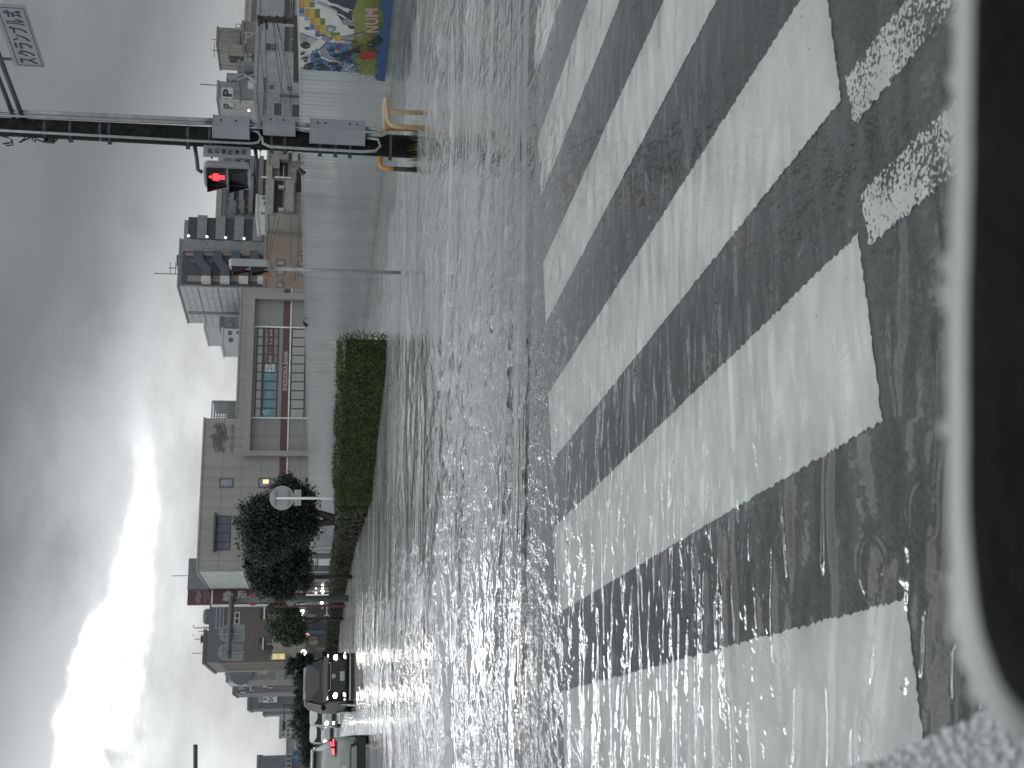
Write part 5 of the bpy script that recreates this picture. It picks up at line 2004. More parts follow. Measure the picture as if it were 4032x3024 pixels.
# ---- parking tower with P signs
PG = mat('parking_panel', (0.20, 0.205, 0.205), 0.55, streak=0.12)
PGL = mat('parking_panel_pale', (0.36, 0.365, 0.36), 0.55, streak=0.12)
bt, F, d_ = bld('parking_tower', 'b', 220, 765, 380, 175, 9, 'grey parking tower with large letter P signs on two sides', 'parking tower', PG)
mb = MB()
mb.fbox(F, *F.rect('b', 290, 545, 540, 760), 0.003, 0.1)
pp = mb.build('letter_board', W5, bt)
mb = MB()
put_text(mb, F, 'P', *F.rect('b', 312, 522, 558, 732), 0.104, 0, 0.06)
mb.build('letter', mat('letter_dark_green', (0.02, 0.03, 0.03), 0.5, var=0), pp)
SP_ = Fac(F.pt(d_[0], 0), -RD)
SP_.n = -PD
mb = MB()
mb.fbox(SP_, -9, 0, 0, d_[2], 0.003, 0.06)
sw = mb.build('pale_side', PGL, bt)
mb = MB()
mb.fbox(SP_, *SP_.rect('b', 295, 560, 832, 985), 0.064, 0.15)
pp = mb.build('letter_board', W5, sw)
mb = MB()
put_text(mb, SP_, 'P', *SP_.rect('b', 325, 540, 850, 970), 0.154, 0, 0.06)
mb.build('letter', mat('letter_grey', (0.08, 0.085, 0.085), 0.5, var=0), pp)
mb = MB()
for (x, y) in ((1035, 858), (885, 1042), (1455, 1002), (1850, 1030), (1280, 1068), (1662, 1096)):
    q = F.hit(*zp('b', x, y))
    mb.ball(F.pt(q[0], q[1], 0.25), 0.17, seg=8, rings=5)
mb.build('wall_lamp', MATS['lit_stair_lamp'], bt)
mb = MB()
c = F.pt(*F.hit(*zp('b', 380, 405)), -1)
mb.tube([c, (c.x, c.y, F.hit(*zp('A', 185, 710))[1])], 0.07, 5)
mb.build('antenna', DARK_METAL, bt)
mb = MB()
for (x, y) in ((590, 560), (590, 600)):
    r2 = F.rect('b', x, 1100, y + 60, y + 75)
    mb.fbox(F, r2[0], r2[1], r2[2] - 12, r2[3], 0.004, 0.12)
mb.fbox(F, *F.rect('b', 400, 640, 240, 380), -3, 0.4)
mb.build('facade_frame', PG, bt)
# sloped ramp steelwork between the towers
bt3, F3, d3 = bld('stair_tower', 'b', 670, 360, -60, 170, 6, 'steel stair tower with a sloping dark canopy between the parking tower and concrete block', 'stair tower', mat('steel_blue_grey', (0.17, 0.185, 0.19), 0.5, streak=0.2))
mb = MB()
pts = [(800, 115), (800, 260), (1040, 300), (1060, 280)]
mb.loops([[F3.pt(*F3.hit(*zp('b', *q)), 0.004) for q in pts], [F3.pt(*F3.hit(*zp('b', *q)), 1.5) for q in pts]])
mb.build('canopy', SLATE, bt3)
mb = MB()
mb.fbox(F3, *F3.rect('b', 860, 1040, 420, 560), 0.004, 0.5)
mb.fbox(F3, *F3.rect('b', 900, 1000, 320, 420), 0.004, 0.5)
mb.build('white_screen', mat('white_render', (0.40, 0.41, 0.42), 0.6), bt3)
mb = MB()
for a_, b_ in (((480, 430), (740, 300)), ((640, 420), (1020, 300)), ((800, 310), (1050, 480)), ((900, 320), (1080, 560))):
    mb.tube([F3.pt(*F3.hit(*zp('b', *a_)), 0.8), F3.pt(*F3.hit(*zp('b', *b_)), 0.8)], 0.18, 5)
mb.build('brace', GALV, bt3)

# low grey block in front of the parking tower
bt, F, d_ = bld('parking_block', 'a', 1100, 1990, -330, 120, 12, 'broad grey parking block with dark open decks behind the mural', 'parking block', mat('block_grey', (0.225, 0.235, 0.245), 0.55, streak=0.12), xr=1090)
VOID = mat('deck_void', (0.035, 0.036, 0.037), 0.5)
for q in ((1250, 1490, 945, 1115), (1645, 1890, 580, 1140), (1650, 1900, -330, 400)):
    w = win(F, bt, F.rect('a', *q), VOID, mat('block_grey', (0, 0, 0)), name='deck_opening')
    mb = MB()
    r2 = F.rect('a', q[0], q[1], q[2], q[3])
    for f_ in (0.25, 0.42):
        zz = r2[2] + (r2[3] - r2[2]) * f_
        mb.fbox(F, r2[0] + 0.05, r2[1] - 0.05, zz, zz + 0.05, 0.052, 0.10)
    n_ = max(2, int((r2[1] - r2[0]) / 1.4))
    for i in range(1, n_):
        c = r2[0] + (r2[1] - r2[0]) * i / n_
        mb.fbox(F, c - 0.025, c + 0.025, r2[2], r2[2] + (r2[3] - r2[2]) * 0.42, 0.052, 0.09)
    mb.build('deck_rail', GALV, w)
for q in ((1310, 1445, 460, 570), (1705, 1835, 495, 605)):
    win(F, bt, F.rect('b', *q), VOID, mat('block_grey', (0, 0, 0)), nz=1, nx=2)
for q in ((1420, 2010, 855, 1150), (1810, 2020, 885, 1180)):
    win(F, bt, F.rect('b', *((q[0], q[0] + 190) + q[2:])), VOID, GALV, name='deck_opening')
mb = MB()
r2 = F.rect('b', 1560, 2010, 712, 742)
mb.fbox(F, *r2, 0.004, 0.2)
r2 = F.rect('b', 1205, 1235, 300, 1160)
mb.fbox(F, *r2, 0.004, 0.12)
mb.build('downpipe', DARK_METAL, bt)

# ---- concrete tower at the upper right and cream gallery
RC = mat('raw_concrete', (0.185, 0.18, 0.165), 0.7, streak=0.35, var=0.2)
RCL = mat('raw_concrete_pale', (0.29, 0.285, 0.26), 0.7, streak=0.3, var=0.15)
bt, F, d_ = bld('concrete_tower', 'a', 212, 940, 590, 200, 8, 'stained raw concrete lift tower with aerials behind the mural', 'tower', RC, xr=220)
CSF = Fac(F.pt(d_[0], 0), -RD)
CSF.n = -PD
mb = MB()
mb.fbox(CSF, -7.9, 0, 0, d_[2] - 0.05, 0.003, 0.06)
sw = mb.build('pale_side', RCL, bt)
mb = MB()
mb.fbox(CSF, -5.5, -3.4, d_[2] - 4.4, d_[2] - 1.6, 0.063, 0.10)
mb.build('painted_mark', mat('faded_dark_paint', (0.06, 0.06, 0.06), 0.7), sw)
mb = MB()
for (x, y, x2, bars) in ((70, 785, 200, 0), (80, 1020, 215, 1)):
    q0, q1 = F.hit(*zp('a', x, y)), F.hit(*zp('a', x2, y))
    c = F.pt(q0[0], 0, -1)
    mb.tube([(c.x, c.y, q1[1] - 0.5), (c.x, c.y, q0[1])], 0.06, 5)
    if bars:
        for dz in (0.3, 2.6):
            mb.tube([(c.x - 1.3, c.y, q0[1] - dz), (c.x + 1.3, c.y, q0[1] - dz)], 0.06, 4)
mb.build('antenna', DARK_METAL, bt)
mb = MB()
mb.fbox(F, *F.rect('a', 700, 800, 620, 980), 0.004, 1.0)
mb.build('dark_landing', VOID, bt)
bt, F, d_ = bld('gallery_block', 'a', 840, 1700, 980, 178, 7, 'cream apartment block with open galleries below the concrete tower', 'building', RCL, xr=830)
mb = MB()
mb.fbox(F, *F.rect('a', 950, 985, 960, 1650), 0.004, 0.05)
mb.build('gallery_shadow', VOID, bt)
mb = MB()
for i in range(5):
    y = 1020 + i * 130
    mb.fbox(F, *F.rect('a', 985, 1085, y, y + 60), 0.004, 0.2)
mb.build('gallery_panel', RC, bt)
mb = MB()
for y in (1105, 1240, 1440):
    mb.fbox(F, *F.rect('a', 740 if y < 1200 else 820, 1085, y, y + 12), 0.21, 0.3)
mb.build('mast_pipe', DARK_METAL, bt)
bt, F, d_ = bld('gallery_block', 'a', 840, 470, -300, 182, 9, 'cream block with small dark windows at the right edge of the skyline', 'building', RCL, xr=845)
mb = MB()
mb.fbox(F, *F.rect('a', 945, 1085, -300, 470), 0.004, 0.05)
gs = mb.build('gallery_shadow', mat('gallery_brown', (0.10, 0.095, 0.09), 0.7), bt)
for i, y in enumerate((0, 80, 150, -90, -170)):
    win(F, bt, F.rect('a', 970, 1075, y - 5, y + 48), WINDOW_GLASS, RC, o=0.06)
bt, F, d_ = bld('rooftop_plant', 'a', 775, 735, 475, 140, 4, 'brown boxed roof unit on a steel frame above the mural', 'roof unit', mat('brown_box', (0.145, 0.135, 0.12), 0.6), zbase=0.0)
bt.children[0].scale = (1, 1, 1)
mb = MB()
for q in ((780, 1080, 738, 768), (800, 840, 770, 980), (1040, 1075, 770, 980)):
    mb.fbox(F, *F.rect('a', *q), 0.2, 0.4)
mb.tube([F.pt(*F.hit(*zp('a', 830, 880)), 0.3), F.pt(*F.hit(*zp('a', 1010, 770)), 0.3)], 0.14, 6)
mb.build('steel_frame', BEIGE, bt)
mb = MB()
for (x0, y0, x1, y1) in ((590, 470, 590, 580), (590, 470, 780, 475), (590, 545, 780, 555), (700, 480, 700, 620)):
    mb.tube([F.pt(*F.hit(*zp('a', x0, y0)), -0.5), F.pt(*F.hit(*zp('a', x1, y1)), -0.5)], 0.06, 5)
mb.build('handrail', GALV, bt)

# ---- dark distribution pole, its wires, the dark beam on the fence
q = depth(*zp('a', 1060, 408), 44)
qb = depth(*zp('a', 1980, 452), 44)
dp = thing('distribution_pole', (qb.x, qb.y, 0), 'dark distribution pole with insulators standing behind the mural', 'utility pole')
mb = MB()
mb.tube([(qb.x, qb.y, 0), (q.x, q.y, q.z)], [0.15, 0.11], 10)
mb.build('shaft', mat('pole_dark_brown', (0.04, 0.036, 0.034), 0.6, var=0.2), dp)
mb = MB()
for (x, y0, y1) in ((1090, 330, 560), (1255, 420, 640), (1150, 350, 520), (1640, 360, 520)):
    mb.tube([depth(*zp('a', x, y0), 43.8), depth(*zp('a', x + 20, y1), 43.8)], 0.05, 6)
for (x, y) in ((1130, 450), (1210, 440), (1320, 370), (1500, 370), (1480, 470), (1700, 420), (1760, 450)):
    mb.ball(depth(*zp('a', x, y), 43.7), 0.065, seg=8, rings=5)
mb.build('crossarm', RUBBER, dp)
WIRE = mat('black_cable', (0.02, 0.021, 0.023), 0.5, var=0)
paths = [[('a', 1200, 470), ('a', 1130, 900), ('a', 1190, 1600), ('b', 1215, 600), ('b', 1240, 1150), ('B', 900, 90)], [('a', 1260, 620), ('a', 1250, 1000), ('a', 1280, 1650), ('b', 1275, 700), ('b', 1260, 1000)],
         [('a', 1400, 470), ('a', 1450, 900), ('a', 1530, 1600), ('b', 1590, 600), ('b', 1560, 1000), ('c', 1600, 330)], [('a', 1430, 480), ('a', 1500, 900), ('a', 1600, 1500), ('b', 1600, 500), ('b', 1700, 900)],
         [('a', 1490, 500), ('a', 1560, 800), ('a', 1660, 1300), ('b', 1740, 420), ('b', 1790, 800), ('c', 1820, 560)], [('a', 1500, 520), ('a', 1640, 940), ('a', 1700, 1250), ('b', 1800, 440), ('b', 1790, 900)],
         [('B', 1075, 300), ('B', 1030, 560), ('B', 1005, 720)], [('B', 1110, 330), ('B', 1060, 520), ('B', 1020, 720)], [('B', 1205, 320), ('B', 1210, 600), ('B', 1200, 800)], [('B', 1275, 310), ('B', 1275, 560), ('B', 1240, 900)]]
for i, pth in enumerate(paths):
    mb = MB()
    P_ = [depth(*zp(*k_), 43.5 if i < 6 else 70) for k_ in pth]
    fine = []
    for j in range(len(P_) - 1):
        for s_ in range(4):
            t = s_ / 4
            p0_, p1_ = P_[max(j - 1, 0)], P_[j]
            p2_, p3_ = P_[j + 1], P_[min(j + 2, len(P_) - 1)]
            fine.append(0.5 * ((2 * p1_) + (p2_ - p0_) * t + (2 * p0_ - 5 * p1_ + 4 * p2_ - p3_) * t * t + (3 * p1_ - p0_ - 3 * p2_ + p3_) * t ** 3))
    fine.append(P_[-1])
    mb.tube(fine, 0.013 if i < 6 else 0.017, 5)
    o_ = mb.build('overhead_cable', WIRE)
    tag(o_, 'black overhead cable of the bundle running left from the pole behind the mural' if i < 6 else 'black overhead cable of those crossing the cream and tan houses', 'cable', 'cables off the distribution pole' if i < 6 else 'cables past the cream and tan houses')
p0, p1 = depth(*zp('a', 1935, 350), 30.5), depth(*zp('b', 1925, 405), 30.5)
bm = thing('steel_beam', p0, 'dark steel beam lying level just above the fence beside the mural', 'beam')
mb = MB()
mb.tube([p0, p1], 0.115, 4)
mb.build('beam', mat('beam_brown_black', (0.045, 0.036, 0.036), 0.6), bm)
mb = MB()
for y in (400, 1000, 1550):
    c = depth(*zp('a', 1935, y), 30.5)
    mb.tube([(c.x, c.y, 0), c], 0.04, 6)
mb.build('support', DARK_METAL, bm)
# ------------------------------------------------------------------ planting
def leaf_mesh(name, pts, nrm, size, m_, parent, seed=1, flat=0.5):
    r_ = np.random.default_rng(seed)
    n = len(pts)
    d = r_.normal(size=(n, 3)) * (1 - flat) + nrm * flat * 1.6
    d /= np.linalg.norm(d, axis=1)[:, None]
    u = np.cross(d, r_.normal(size=(n, 3)))
    u /= np.linalg.norm(u, axis=1)[:, None] + 1e-9
    w = np.cross(d, u)
    s = size * r_.uniform(0.6, 1.3, n)[:, None]
    v = np.stack([pts - u * s, pts - w * s * 0.55, pts + u * s, pts + w * s * 0.55], 1).reshape(-1, 3)
    org = ORG.get(parent.name, Vector((0, 0, 0))) if parent else Vector((0, 0, 0))
    v = v - np.array(org[:])
    me = bpy.data.meshes.new(name)
    me.vertices.add(len(v))
    me.vertices.foreach_set('co', v.astype(np.float32).ravel())
    me.loops.add(len(v))
    me.loops.foreach_set('vertex_index', np.arange(len(v), dtype=np.int32))
    me.polygons.add(n)
    me.polygons.foreach_set('loop_start', np.arange(0, len(v), 4, dtype=np.int32))
    me.update(calc_edges=True)
    me.materials.append(m_)
    o = bpy.data.objects.new(name, me)
    COL.objects.link(o)
    if parent:
        o.parent = parent
        ORG[o.name] = org
    return o


HEDGE = mat('hedge_leaf', (0.042, 0.062, 0.012), 0.5, var=0.45, scale=3.5, spec=0.3)
HEDGED = mat('dark_hedge_leaf', (0.030, 0.040, 0.015), 0.55, var=0.4, scale=2.5, spec=0.3)
HCORE = mat('hedge_core', (0.018, 0.022, 0.010), 0.8, var=0.3)
TREEL = mat('tree_leaf', (0.014, 0.023, 0.014), 0.5, var=0.5, scale=1.6, spec=0.4)
TREEL2 = mat('small_tree_leaf', (0.030, 0.052, 0.026), 0.5, var=0.45, scale=2.0, spec=0.4)
TREED = mat('dark_tree_leaf', (0.014, 0.022, 0.014), 0.6, var=0.4, scale=1.2, spec=0.3)
BARK = mat('wet_bark', (0.022, 0.018, 0.016), 0.6, var=0.4, scale=8, bump=0.4)


def hedge(label, path, width, tops, leafm, n, size, seed):
    """path: front foot points; width: list; tops: heights"""
    loc = path[0]
    t = thing('hedge', (loc.x, loc.y, 0), label, 'hedge', 'hedges round the corner')
    r_ = np.random.default_rng(seed)
    seg = []
    for i in range(len(path) - 1):
        seg.append((path[i + 1] - path[i]).length)
    rings = []
    for i, p in enumerate(path):
        d = (path[min(i + 1, len(path) - 1)] - path[max(i - 1, 0)])
        d = Vector((d.x, d.y, 0)).normalized()
        nb = Vector((-d.y, d.x, 0))
        if nb.y < 0:
            nb = -nb
        w, h = width[i], tops[i]
        e = 0.10
        rings.append([p + nb * e + Vector((0, 0, -0.1)), p + nb * (w - e) + Vector((0, 0, -0.1)), p + nb * (w - e) + Vector((0, 0, h - e)), p + nb * e + Vector((0, 0, h - e))])
    mb_ = MB()
    mb_.loops(rings)
    mb_.build('dark_core', HCORE, t)  # added solid core, its dark colour stands for shade between the leaves
    P_, N_ = [], []
    cs = np.cumsum([0] + seg)
    for _ in range(n):
        s = r_.uniform(-0.02, cs[-1] + 0.02)
        i = int(np.clip(np.searchsorted(cs, s) - 1, 0, len(seg) - 1))
        f = (s - cs[i]) / seg[i]
        p = path[i] * (1 - f) + path[i + 1] * f
        d = (path[i + 1] - path[i]).normalized()
        nb = Vector((-d.y, d.x, 0))
        if nb.y < 0:
            nb = -nb
        w = width[i] * (1 - f) + width[i + 1] * f
        h = tops[i] * (1 - f) + tops[i + 1] * f
        h *= 1 + 0.05 * math.sin(s * 2.3) + 0.03 * math.sin(s * 7.1) + 0.015 * math.sin(s * 19)
        k = r_.random()
        j = r_.normal() * 0.028
        if k < 0.58:
            q, nn = p + nb * (0.03 + j + 0.05 * math.sin(s * 3 + 1) * r_.random()) + Vector((0, 0, h * r_.random())), -nb
        elif k < 0.9:
            q, nn = p + nb * (w * r_.random()) + Vector((0, 0, h + j)), Vector((0, 0, 1))
        else:
            e0 = 0 if r_.random() < 0.5 else 1
            pe = path[-1] if e0 else path[0]
            q, nn = pe + d * ((0.05 if e0 else -0.05) + j) + nb * (w * r_.random()) + Vector((0, 0, h * r_.random())), d * (1 if e0 else -1)
        P_.append(q[:])
        N_.append(nn[:])
    leaf_mesh('foliage', np.array(P_), np.array(N_), size, leafm, t, seed)
    return t


h0 = Vector(ground(1522, 1440))
h1 = Vector(ground(1490, 1700))
h2 = Vector(ground(1462, 1985))
ha = (HCAM + (1272 - 1348) / FPX * h0.y, HCAM + (1262 - 1330) / FPX * h2.y)
hedge('bright green clipped hedge block standing in the flood at the corner', [h0, h1, h2], [0.75, 0.75, 0.9], [0.98, 0.98, 0.98], HEDGE, 42000, 0.024, 3)
h3 = Vector(ground(1452, 2010))
h4 = Vector(ground(1400, 2150))
h5 = Vector(ground(1360, 2330))
h6 = Vector(ground(1346, 2440))
zt = [HCAM + (1258 - 1328) / FPX * h3.y, HCAM + (1256 - 1326) / FPX * h4.y, HCAM + (1254 - 1301) / FPX * h5.y, HCAM + (1252 - 1299) / FPX * h6.y]
hedge('dull olive hedge running left beneath the two round street trees', [h3, h4, h5, h6], [1.2, 1.4, 1.4, 1.4], zt, HEDGED, 26000, 0.045, 4)
h7 = Vector(ground(1340, 2448))
h8 = Vector(ground(1326, 2620))
zt = [HCAM + (1251 - 1288) / FPX * h7.y, HCAM + (1247 - 1285) / FPX * h8.y]
hedge('low dark hedge by the far kerb beside the black van', [h7, h8], [1.0, 1.0], zt, HEDGED, 8000, 0.06, 5)


def tree(label, base, trunks, blobs, leafm, n, size, seed, group='street trees', name='street_tree'):
    t = thing(name, base, label, 'tree', group)
    mb_ = MB()
    for pts, r0, r1 in trunks:
        m_ = len(pts)
        mb_.tube(pts, [r0 + (r1 - r0) * i / (m_ - 1) for i in range(m_)], 8)
    r_ = np.random.default_rng(seed)
    cen = [b[0] for b in blobs]
    top = trunks[0][0][-1]
    for b in blobs:
        p, c = Vector(top), Vector(b[0])
        mid = (p + c) / 2 + Vector((0, 0, -0.1))
        mb_.tube([p, mid, c], [0.05, 0.035, 0.015], 6)
    mb_.build('trunk', BARK, t, True)
    P_, N_ = [], []
    vol = np.array([b[1] * b[2] for b in blobs])
    cnt = (n * vol / vol.sum()).astype(int)
    for b, k in zip(blobs, cnt):
        c = np.array(b[0][:])
        # clumps of leaves sitting near the shell
        ncl = max(12, int(k / 45))
        d = r_.normal(size=(ncl, 3))
        d /= np.linalg.norm(d, axis=1)[:, None]
        rad = r_.uniform(0.45, 1.04, ncl) ** 0.7
        cc = c + d * rad[:, None] * np.array([b[1], b[1], b[2]])
        for q, dd in zip(cc, d):
            m_ = int(k / ncl)
            sp = r_.normal(size=(m_, 3)) * 0.13 * b[1] ** 0.6
            P_.append(q + sp)
            N_.append(np.repeat(dd[None], m_, 0))
    leaf_mesh('crown', np.concatenate(P_), np.concatenate(N_), size, leafm, t, seed, 0.3)
    return t


def at(zn, x, y, Yd):
    return depth(*zp(zn, x, y), Yd)


Y1 = 41
b0 = at('j', 1560, 500, Y1)
g0 = Vector((b0.x, b0.y, 0))
tree('nearer dark round street tree with forked trunk above the hedge', g0,
     [([g0, b0, at('j', 1150, 350, Y1), at('j', 900, 250, Y1)], 0.20, 0.09), ([b0, at('j', 1290, 560, Y1), at('j', 850, 620, Y1), at('j', 500, 600, Y1)], 0.16, 0.08)],
     [(at('C', 930, 1620, Y1), 1.02, 0.98), (at('C', 1080, 1420, Y1), 0.85, 0.80), (at('C', 760, 1560, Y1), 0.72, 0.62), (at('C', 1200, 1640, Y1 + 0.3), 0.75, 0.62), (at('C', 1060, 1290, Y1), 0.42, 0.45), (at('C', 850, 1760, Y1), 0.9, 0.85), (at('C', 1230, 1440, Y1 + 0.4), 0.6, 0.42)],
     TREEL, 30000, 0.05, 21)
Y2 = 50
b0 = at('k', 1310, 680, Y2)
g0 = Vector((b0.x, b0.y, 0))
tree('second dark round street tree in front of the bank corner', g0,
     [([g0, b0, at('k', 800, 690, Y2), at('k', 400, 560, Y2)], 0.09, 0.07)],
     [(at('D', 1100, 600, Y2), 1.0, 1.0), (at('D', 980, 480, Y2), 0.85, 0.8), (at('D', 1250, 720, Y2), 0.85, 0.8), (at('D', 1000, 780, Y2), 0.75, 0.7), (at('D', 1250, 500, Y2 + 0.3), 0.85, 0.75), (at('D', 1150, 880, Y2), 0.6, 0.55), (at('D', 840, 640, Y2), 0.5, 0.45)],
     TREEL, 30000, 0.055, 22)
Y3 = 66
b0 = at('l', 1180, 500, Y3)
g0 = Vector((b0.x, b0.y, 0))
tree('small light street tree in front of the brown building', g0,
     [([g0, b0, at('l', 650, 500, Y3), at('D', 1330, 1180, Y3)], 0.10, 0.06), ([at('l', 1050, 520, Y3), at('l', 800, 620, Y3), at('D', 1330, 1280, Y3)], 0.07, 0.04)],
     [(at('D', 1160, 1170, Y3), 0.95, 0.95), (at('D', 1150, 1330, Y3), 0.75, 0.7), (at('D', 1290, 1260, Y3), 0.7, 0.6), (at('D', 1150, 1060, Y3), 0.45, 0.5), (at('D', 1310, 1400, Y3), 0.55, 0.5)],
     TREEL2, 14000, 0.065, 23)
Yd = 80
for i, (zn, x, y, rx, rz, Yd, lab) in enumerate((('E', 1320, 590, 0.95, 0.8, 82, 'dark bushy tree directly behind the black van'), ('E', 1345, 800, 1.2, 0.6, 100, 'low dark tree behind the roof of the black van'),
                                                 ('E', 1340, 1010, 1.3, 0.75, 112, 'dark roadside tree above the pale oncoming car'), ('E', 1335, 1200, 1.7, 1.0, 125, 'dark roadside tree at the bend of the far road'),
                                                 ('E', 1390, 1420, 2.0, 0.6, 130, 'low dark shrub mass below the blue direction board'))):
    c = at(zn, x, y, Yd)
    g0 = Vector((c.x, c.y, 0))
    tree(lab, g0, [([g0, g0 + Vector((0, 0, 1.2)), c], 0.16, 0.08)], [(c, rx, rz), (c + Vector((rx * 0.5, 0, -rz * 0.45)), rx * 0.7, rz * 0.6), (c + Vector((-rx * 0.5, 0.2, -rz * 0.4)), rx * 0.7, rz * 0.6), (c + Vector((0.1, 0, -rz * 0.9)), rx * 0.9, rz * 0.5)],
         TREED, 4200, 0.10, 30 + i, 'dark trees along the far road', 'roadside_tree')

# ------------------------------------------------------------------ signs and posts by the hedge
DISC = mat('sign_back_grey', (0.30, 0.31, 0.30), 0.45, var=0.08)
Yr = 33.5
c = at('C', 1008, 1378, Yr)
rs = thing('round_sign', (c.x, c.y, 0), 'back of a round traffic sign on a white post before the nearer tree', 'traffic sign')
mb = MB()
rad = 116 * (900 / 2212) / FPX * Yr
mb.disc(c, (0.05, -1, 0), rad, 0.02, 32)
dsk = mb.build('disc', DISC, rs)
mb = MB()
for dx in (-72, 54):
    q = at('C', 1008 + dx, 1378, Yr)
    mb.box(q.x - rad * 0.62, q.x + rad * 0.62, q.y - 0.05, q.y - 0.012, q.z - 0.03, q.z + 0.03)
mb.build('stiffener', GALV, dsk)
mb = MB()
q0, q1 = at('C', 1125, 1452, Yr), at('C', 1195, 1298, Yr)
mb.box(q0.x, q1.x, c.y - 0.02, c.y, q1.z, q0.z)
mb.build('sub_plate', DISC, rs)
mb = MB()
mb.tube([(c.x, c.y - 0.07, 0), (c.x, c.y - 0.07, at('C', 955, 1370, Yr).z)], 0.034, 8)
mb.build('post', WHITE_METAL, rs, True)

Ys = 53
PG2 = mat('pole_slate_green', (0.075, 0.085, 0.085), 0.45, var=0.12)
b = Vector(ground(*zp('D', 1860, 985)))
Ys = b.y
gp = thing('gantry_post', (b.x, b.y, 0), 'slate grey post with a long side arm holding two round sign backs', 'sign gantry')
mb = MB()
mb.tube([(b.x, b.y, -0.06), (b.x, b.y, at('D', 590, 985, Ys).z)], [0.16, 0.12], 10)
mb.build('post', PG2, gp, True)
mb = MB()
e0, e1 = at('D', 590, 985, Ys), at('D', 552, 1600, Ys - 1.5)
mb.tube([e0 + Vector((0.1, 0, 0)), e1], [0.13, 0.10], 10)
mb.tube([e1 + Vector((-0.02, 0, 0.12)), e1 + Vector((-0.02, 0, -0.12))], 0.16, 8)
mb.build('arm', PG2, gp, True)
for (x, y, x1, y1, yb) in ((540, 1368, 662, 1365, 1370), (530, 1570, 645, 1570, 1570)):
    mb = MB()
    q = at('D', x, y, Ys - 0.8)
    rr_ = 90 * (800 / 2212) / FPX * Ys
    mb.disc(q, (0.1, -1, 0), rr_, 0.02, 28)
    dd = mb.build('round_sign_back', mat('sign_back_dim', (0.185, 0.20, 0.205), 0.45, var=0.06), gp)
    mb = MB()
    for dz in (-0.17, 0.2):
        mb.box(q.x - rr_ * 0.7, q.x + rr_ * 0.7, q.y - 0.05, q.y - 0.015, q.z + dz - 0.025, q.z + dz + 0.025)
    mb.tube([(q.x, q.y - 0.04, q.z + rr_ * 0.8), (q.x, q.y - 0.04, q.z - rr_ * 2.0)], 0.035, 6)
    mb.build('stiffener', GALV, dd)
    mb = MB()
    q2 = at('D', x1, y1, Ys - 0.8)
    mb.box(q2.x - rr_, q2.x + rr_, q2.y - 0.02, q2.y, q2.z - 0.27, q2.z + 0.27)
    mb.build('plate_back', MATS['sign_back_dim'], gp)
mb = MB()
q = at('D', 822, 1000, Ys + 2)
mb.disc(q, (0, -1, 0), 0.28, 0.03, 28)
rd = thing('red_round_sign', (q.x, q.y, 0), 'red round sign with pale rim half hidden by the slate post', 'sign')
o_ = mb.build('rim', mat('sign_rim_pink', (0.30, 0.13, 0.14), 0.5, var=0), rd)
mb = MB()
mb.disc(q + Vector((0, -0.012, 0)), (0, -1, 0), 0.24, 0.012, 28)
mb.build('face', mat('sign_red', (0.22, 0.03, 0.035), 0.45, var=0.05), rd)
mb = MB()
for (dx, dz, w, h) in ((-0.1, 0.0, 0.03, 0.18), (0.0, 0.04, 0.13, 0.03), (0.04, -0.02, 0.03, 0.15), (-0.03, -0.07, 0.11, 0.03)):
    mb.box(q.x + dx - w / 2, q.x + dx + w / 2, q.y - 0.03, q.y - 0.014, q.z + dz - h / 2, q.z + dz + h / 2)
mb.build('pale_strokes', SIGNPALE, rd)
mb = MB()
mb.tube([(q.x + 0.1, q.y + 0.08, 0), (q.x + 0.1, q.y + 0.08, q.z + 0.3)], 0.05, 6)
mb.build('post', GALV, rd)
q = at('D', 1230, 1010, 58)
so = thing('sign_board', (q.x, q.y, 0), 'pale octagonal sign back behind the slate post', 'sign')
mb = MB()
mb.disc(q, (0, -1, 0), 0.27, 0.02, 8)
mb.build('board', MATS['sign_back_dim'], so)
mb = MB()
mb.tube([(q.x, q.y + 0.05, 0), (q.x, q.y + 0.05, q.z + 0.4)], 0.04, 6)
mb.build('post', GALV, so)
q = at('D', 1040, 1078, 60)
rp = thing('red_post', (q.x, q.y, 0), 'thin dark red post beside the slate sign gantry', 'post')
mb = MB()
mb.tube([(q.x, q.y, 0), (q.x + 0.05, q.y, q.z)], 0.055, 8)
mb.build('shaft', mat('dark_red_paint', (0.09, 0.02, 0.025), 0.5), rp)
# things along the far pavement behind the hedge
q = at('k', 1090, 240, 62)
kb = thing('notice_board', (q.x, q.y, 0), 'white notice board with a round arched top behind the hedge', 'notice board')
mb = MB()
q0, q1 = at('k', 1400, 335, 62), at('k', 990, 150, 62)
zt_ = at('k', 870, 240, 62).z
mb.box(q0.x, q1.x, q.y - 0.06, q.y, 0.2, q1.z)
mb.box(q0.x, q1.x, q.y - 0.06, q.y, q1.z + 0.08, zt_)
xm, rw_ = (q0.x + q1.x) / 2, (q1.x - q0.x) / 2 * 1.08
rr_ = [Vector((xm + rw_ * math.cos(t), q.y - 0.06, zt_ + rw_ * math.sin(t))) for t in np.linspace(0, 3.1416, 16)]
mb.loops([[p + Vector((0, 0.06, 0)) for p in rr_], rr_])
bd = mb.build('board', WHITE_METAL, kb)
mb = MB()
rr_ = [Vector((xm + rw_ * 0.72 * math.cos(t), q.y - 0.064, zt_ + 0.03 + rw_ * 0.72 * math.sin(t))) for t in np.linspace(0, 3.1416, 14)]
mb.face(rr_)
mb.box(q0.x + 0.02, q1.x - 0.02, q.y - 0.063, q.y - 0.059, q1.z + 0.12, q1.z + 0.16)
mb.build('panel_mark', SLATE, bd)
SH = mat('dark_shopfront', (0.05, 0.05, 0.052), 0.4, var=0.35, scale=0.8)  # the wall's own dark colour, uneven by noise
q = at('j', 1130, 1130, 80)
p1_ = at('k', 700, 900, 96)
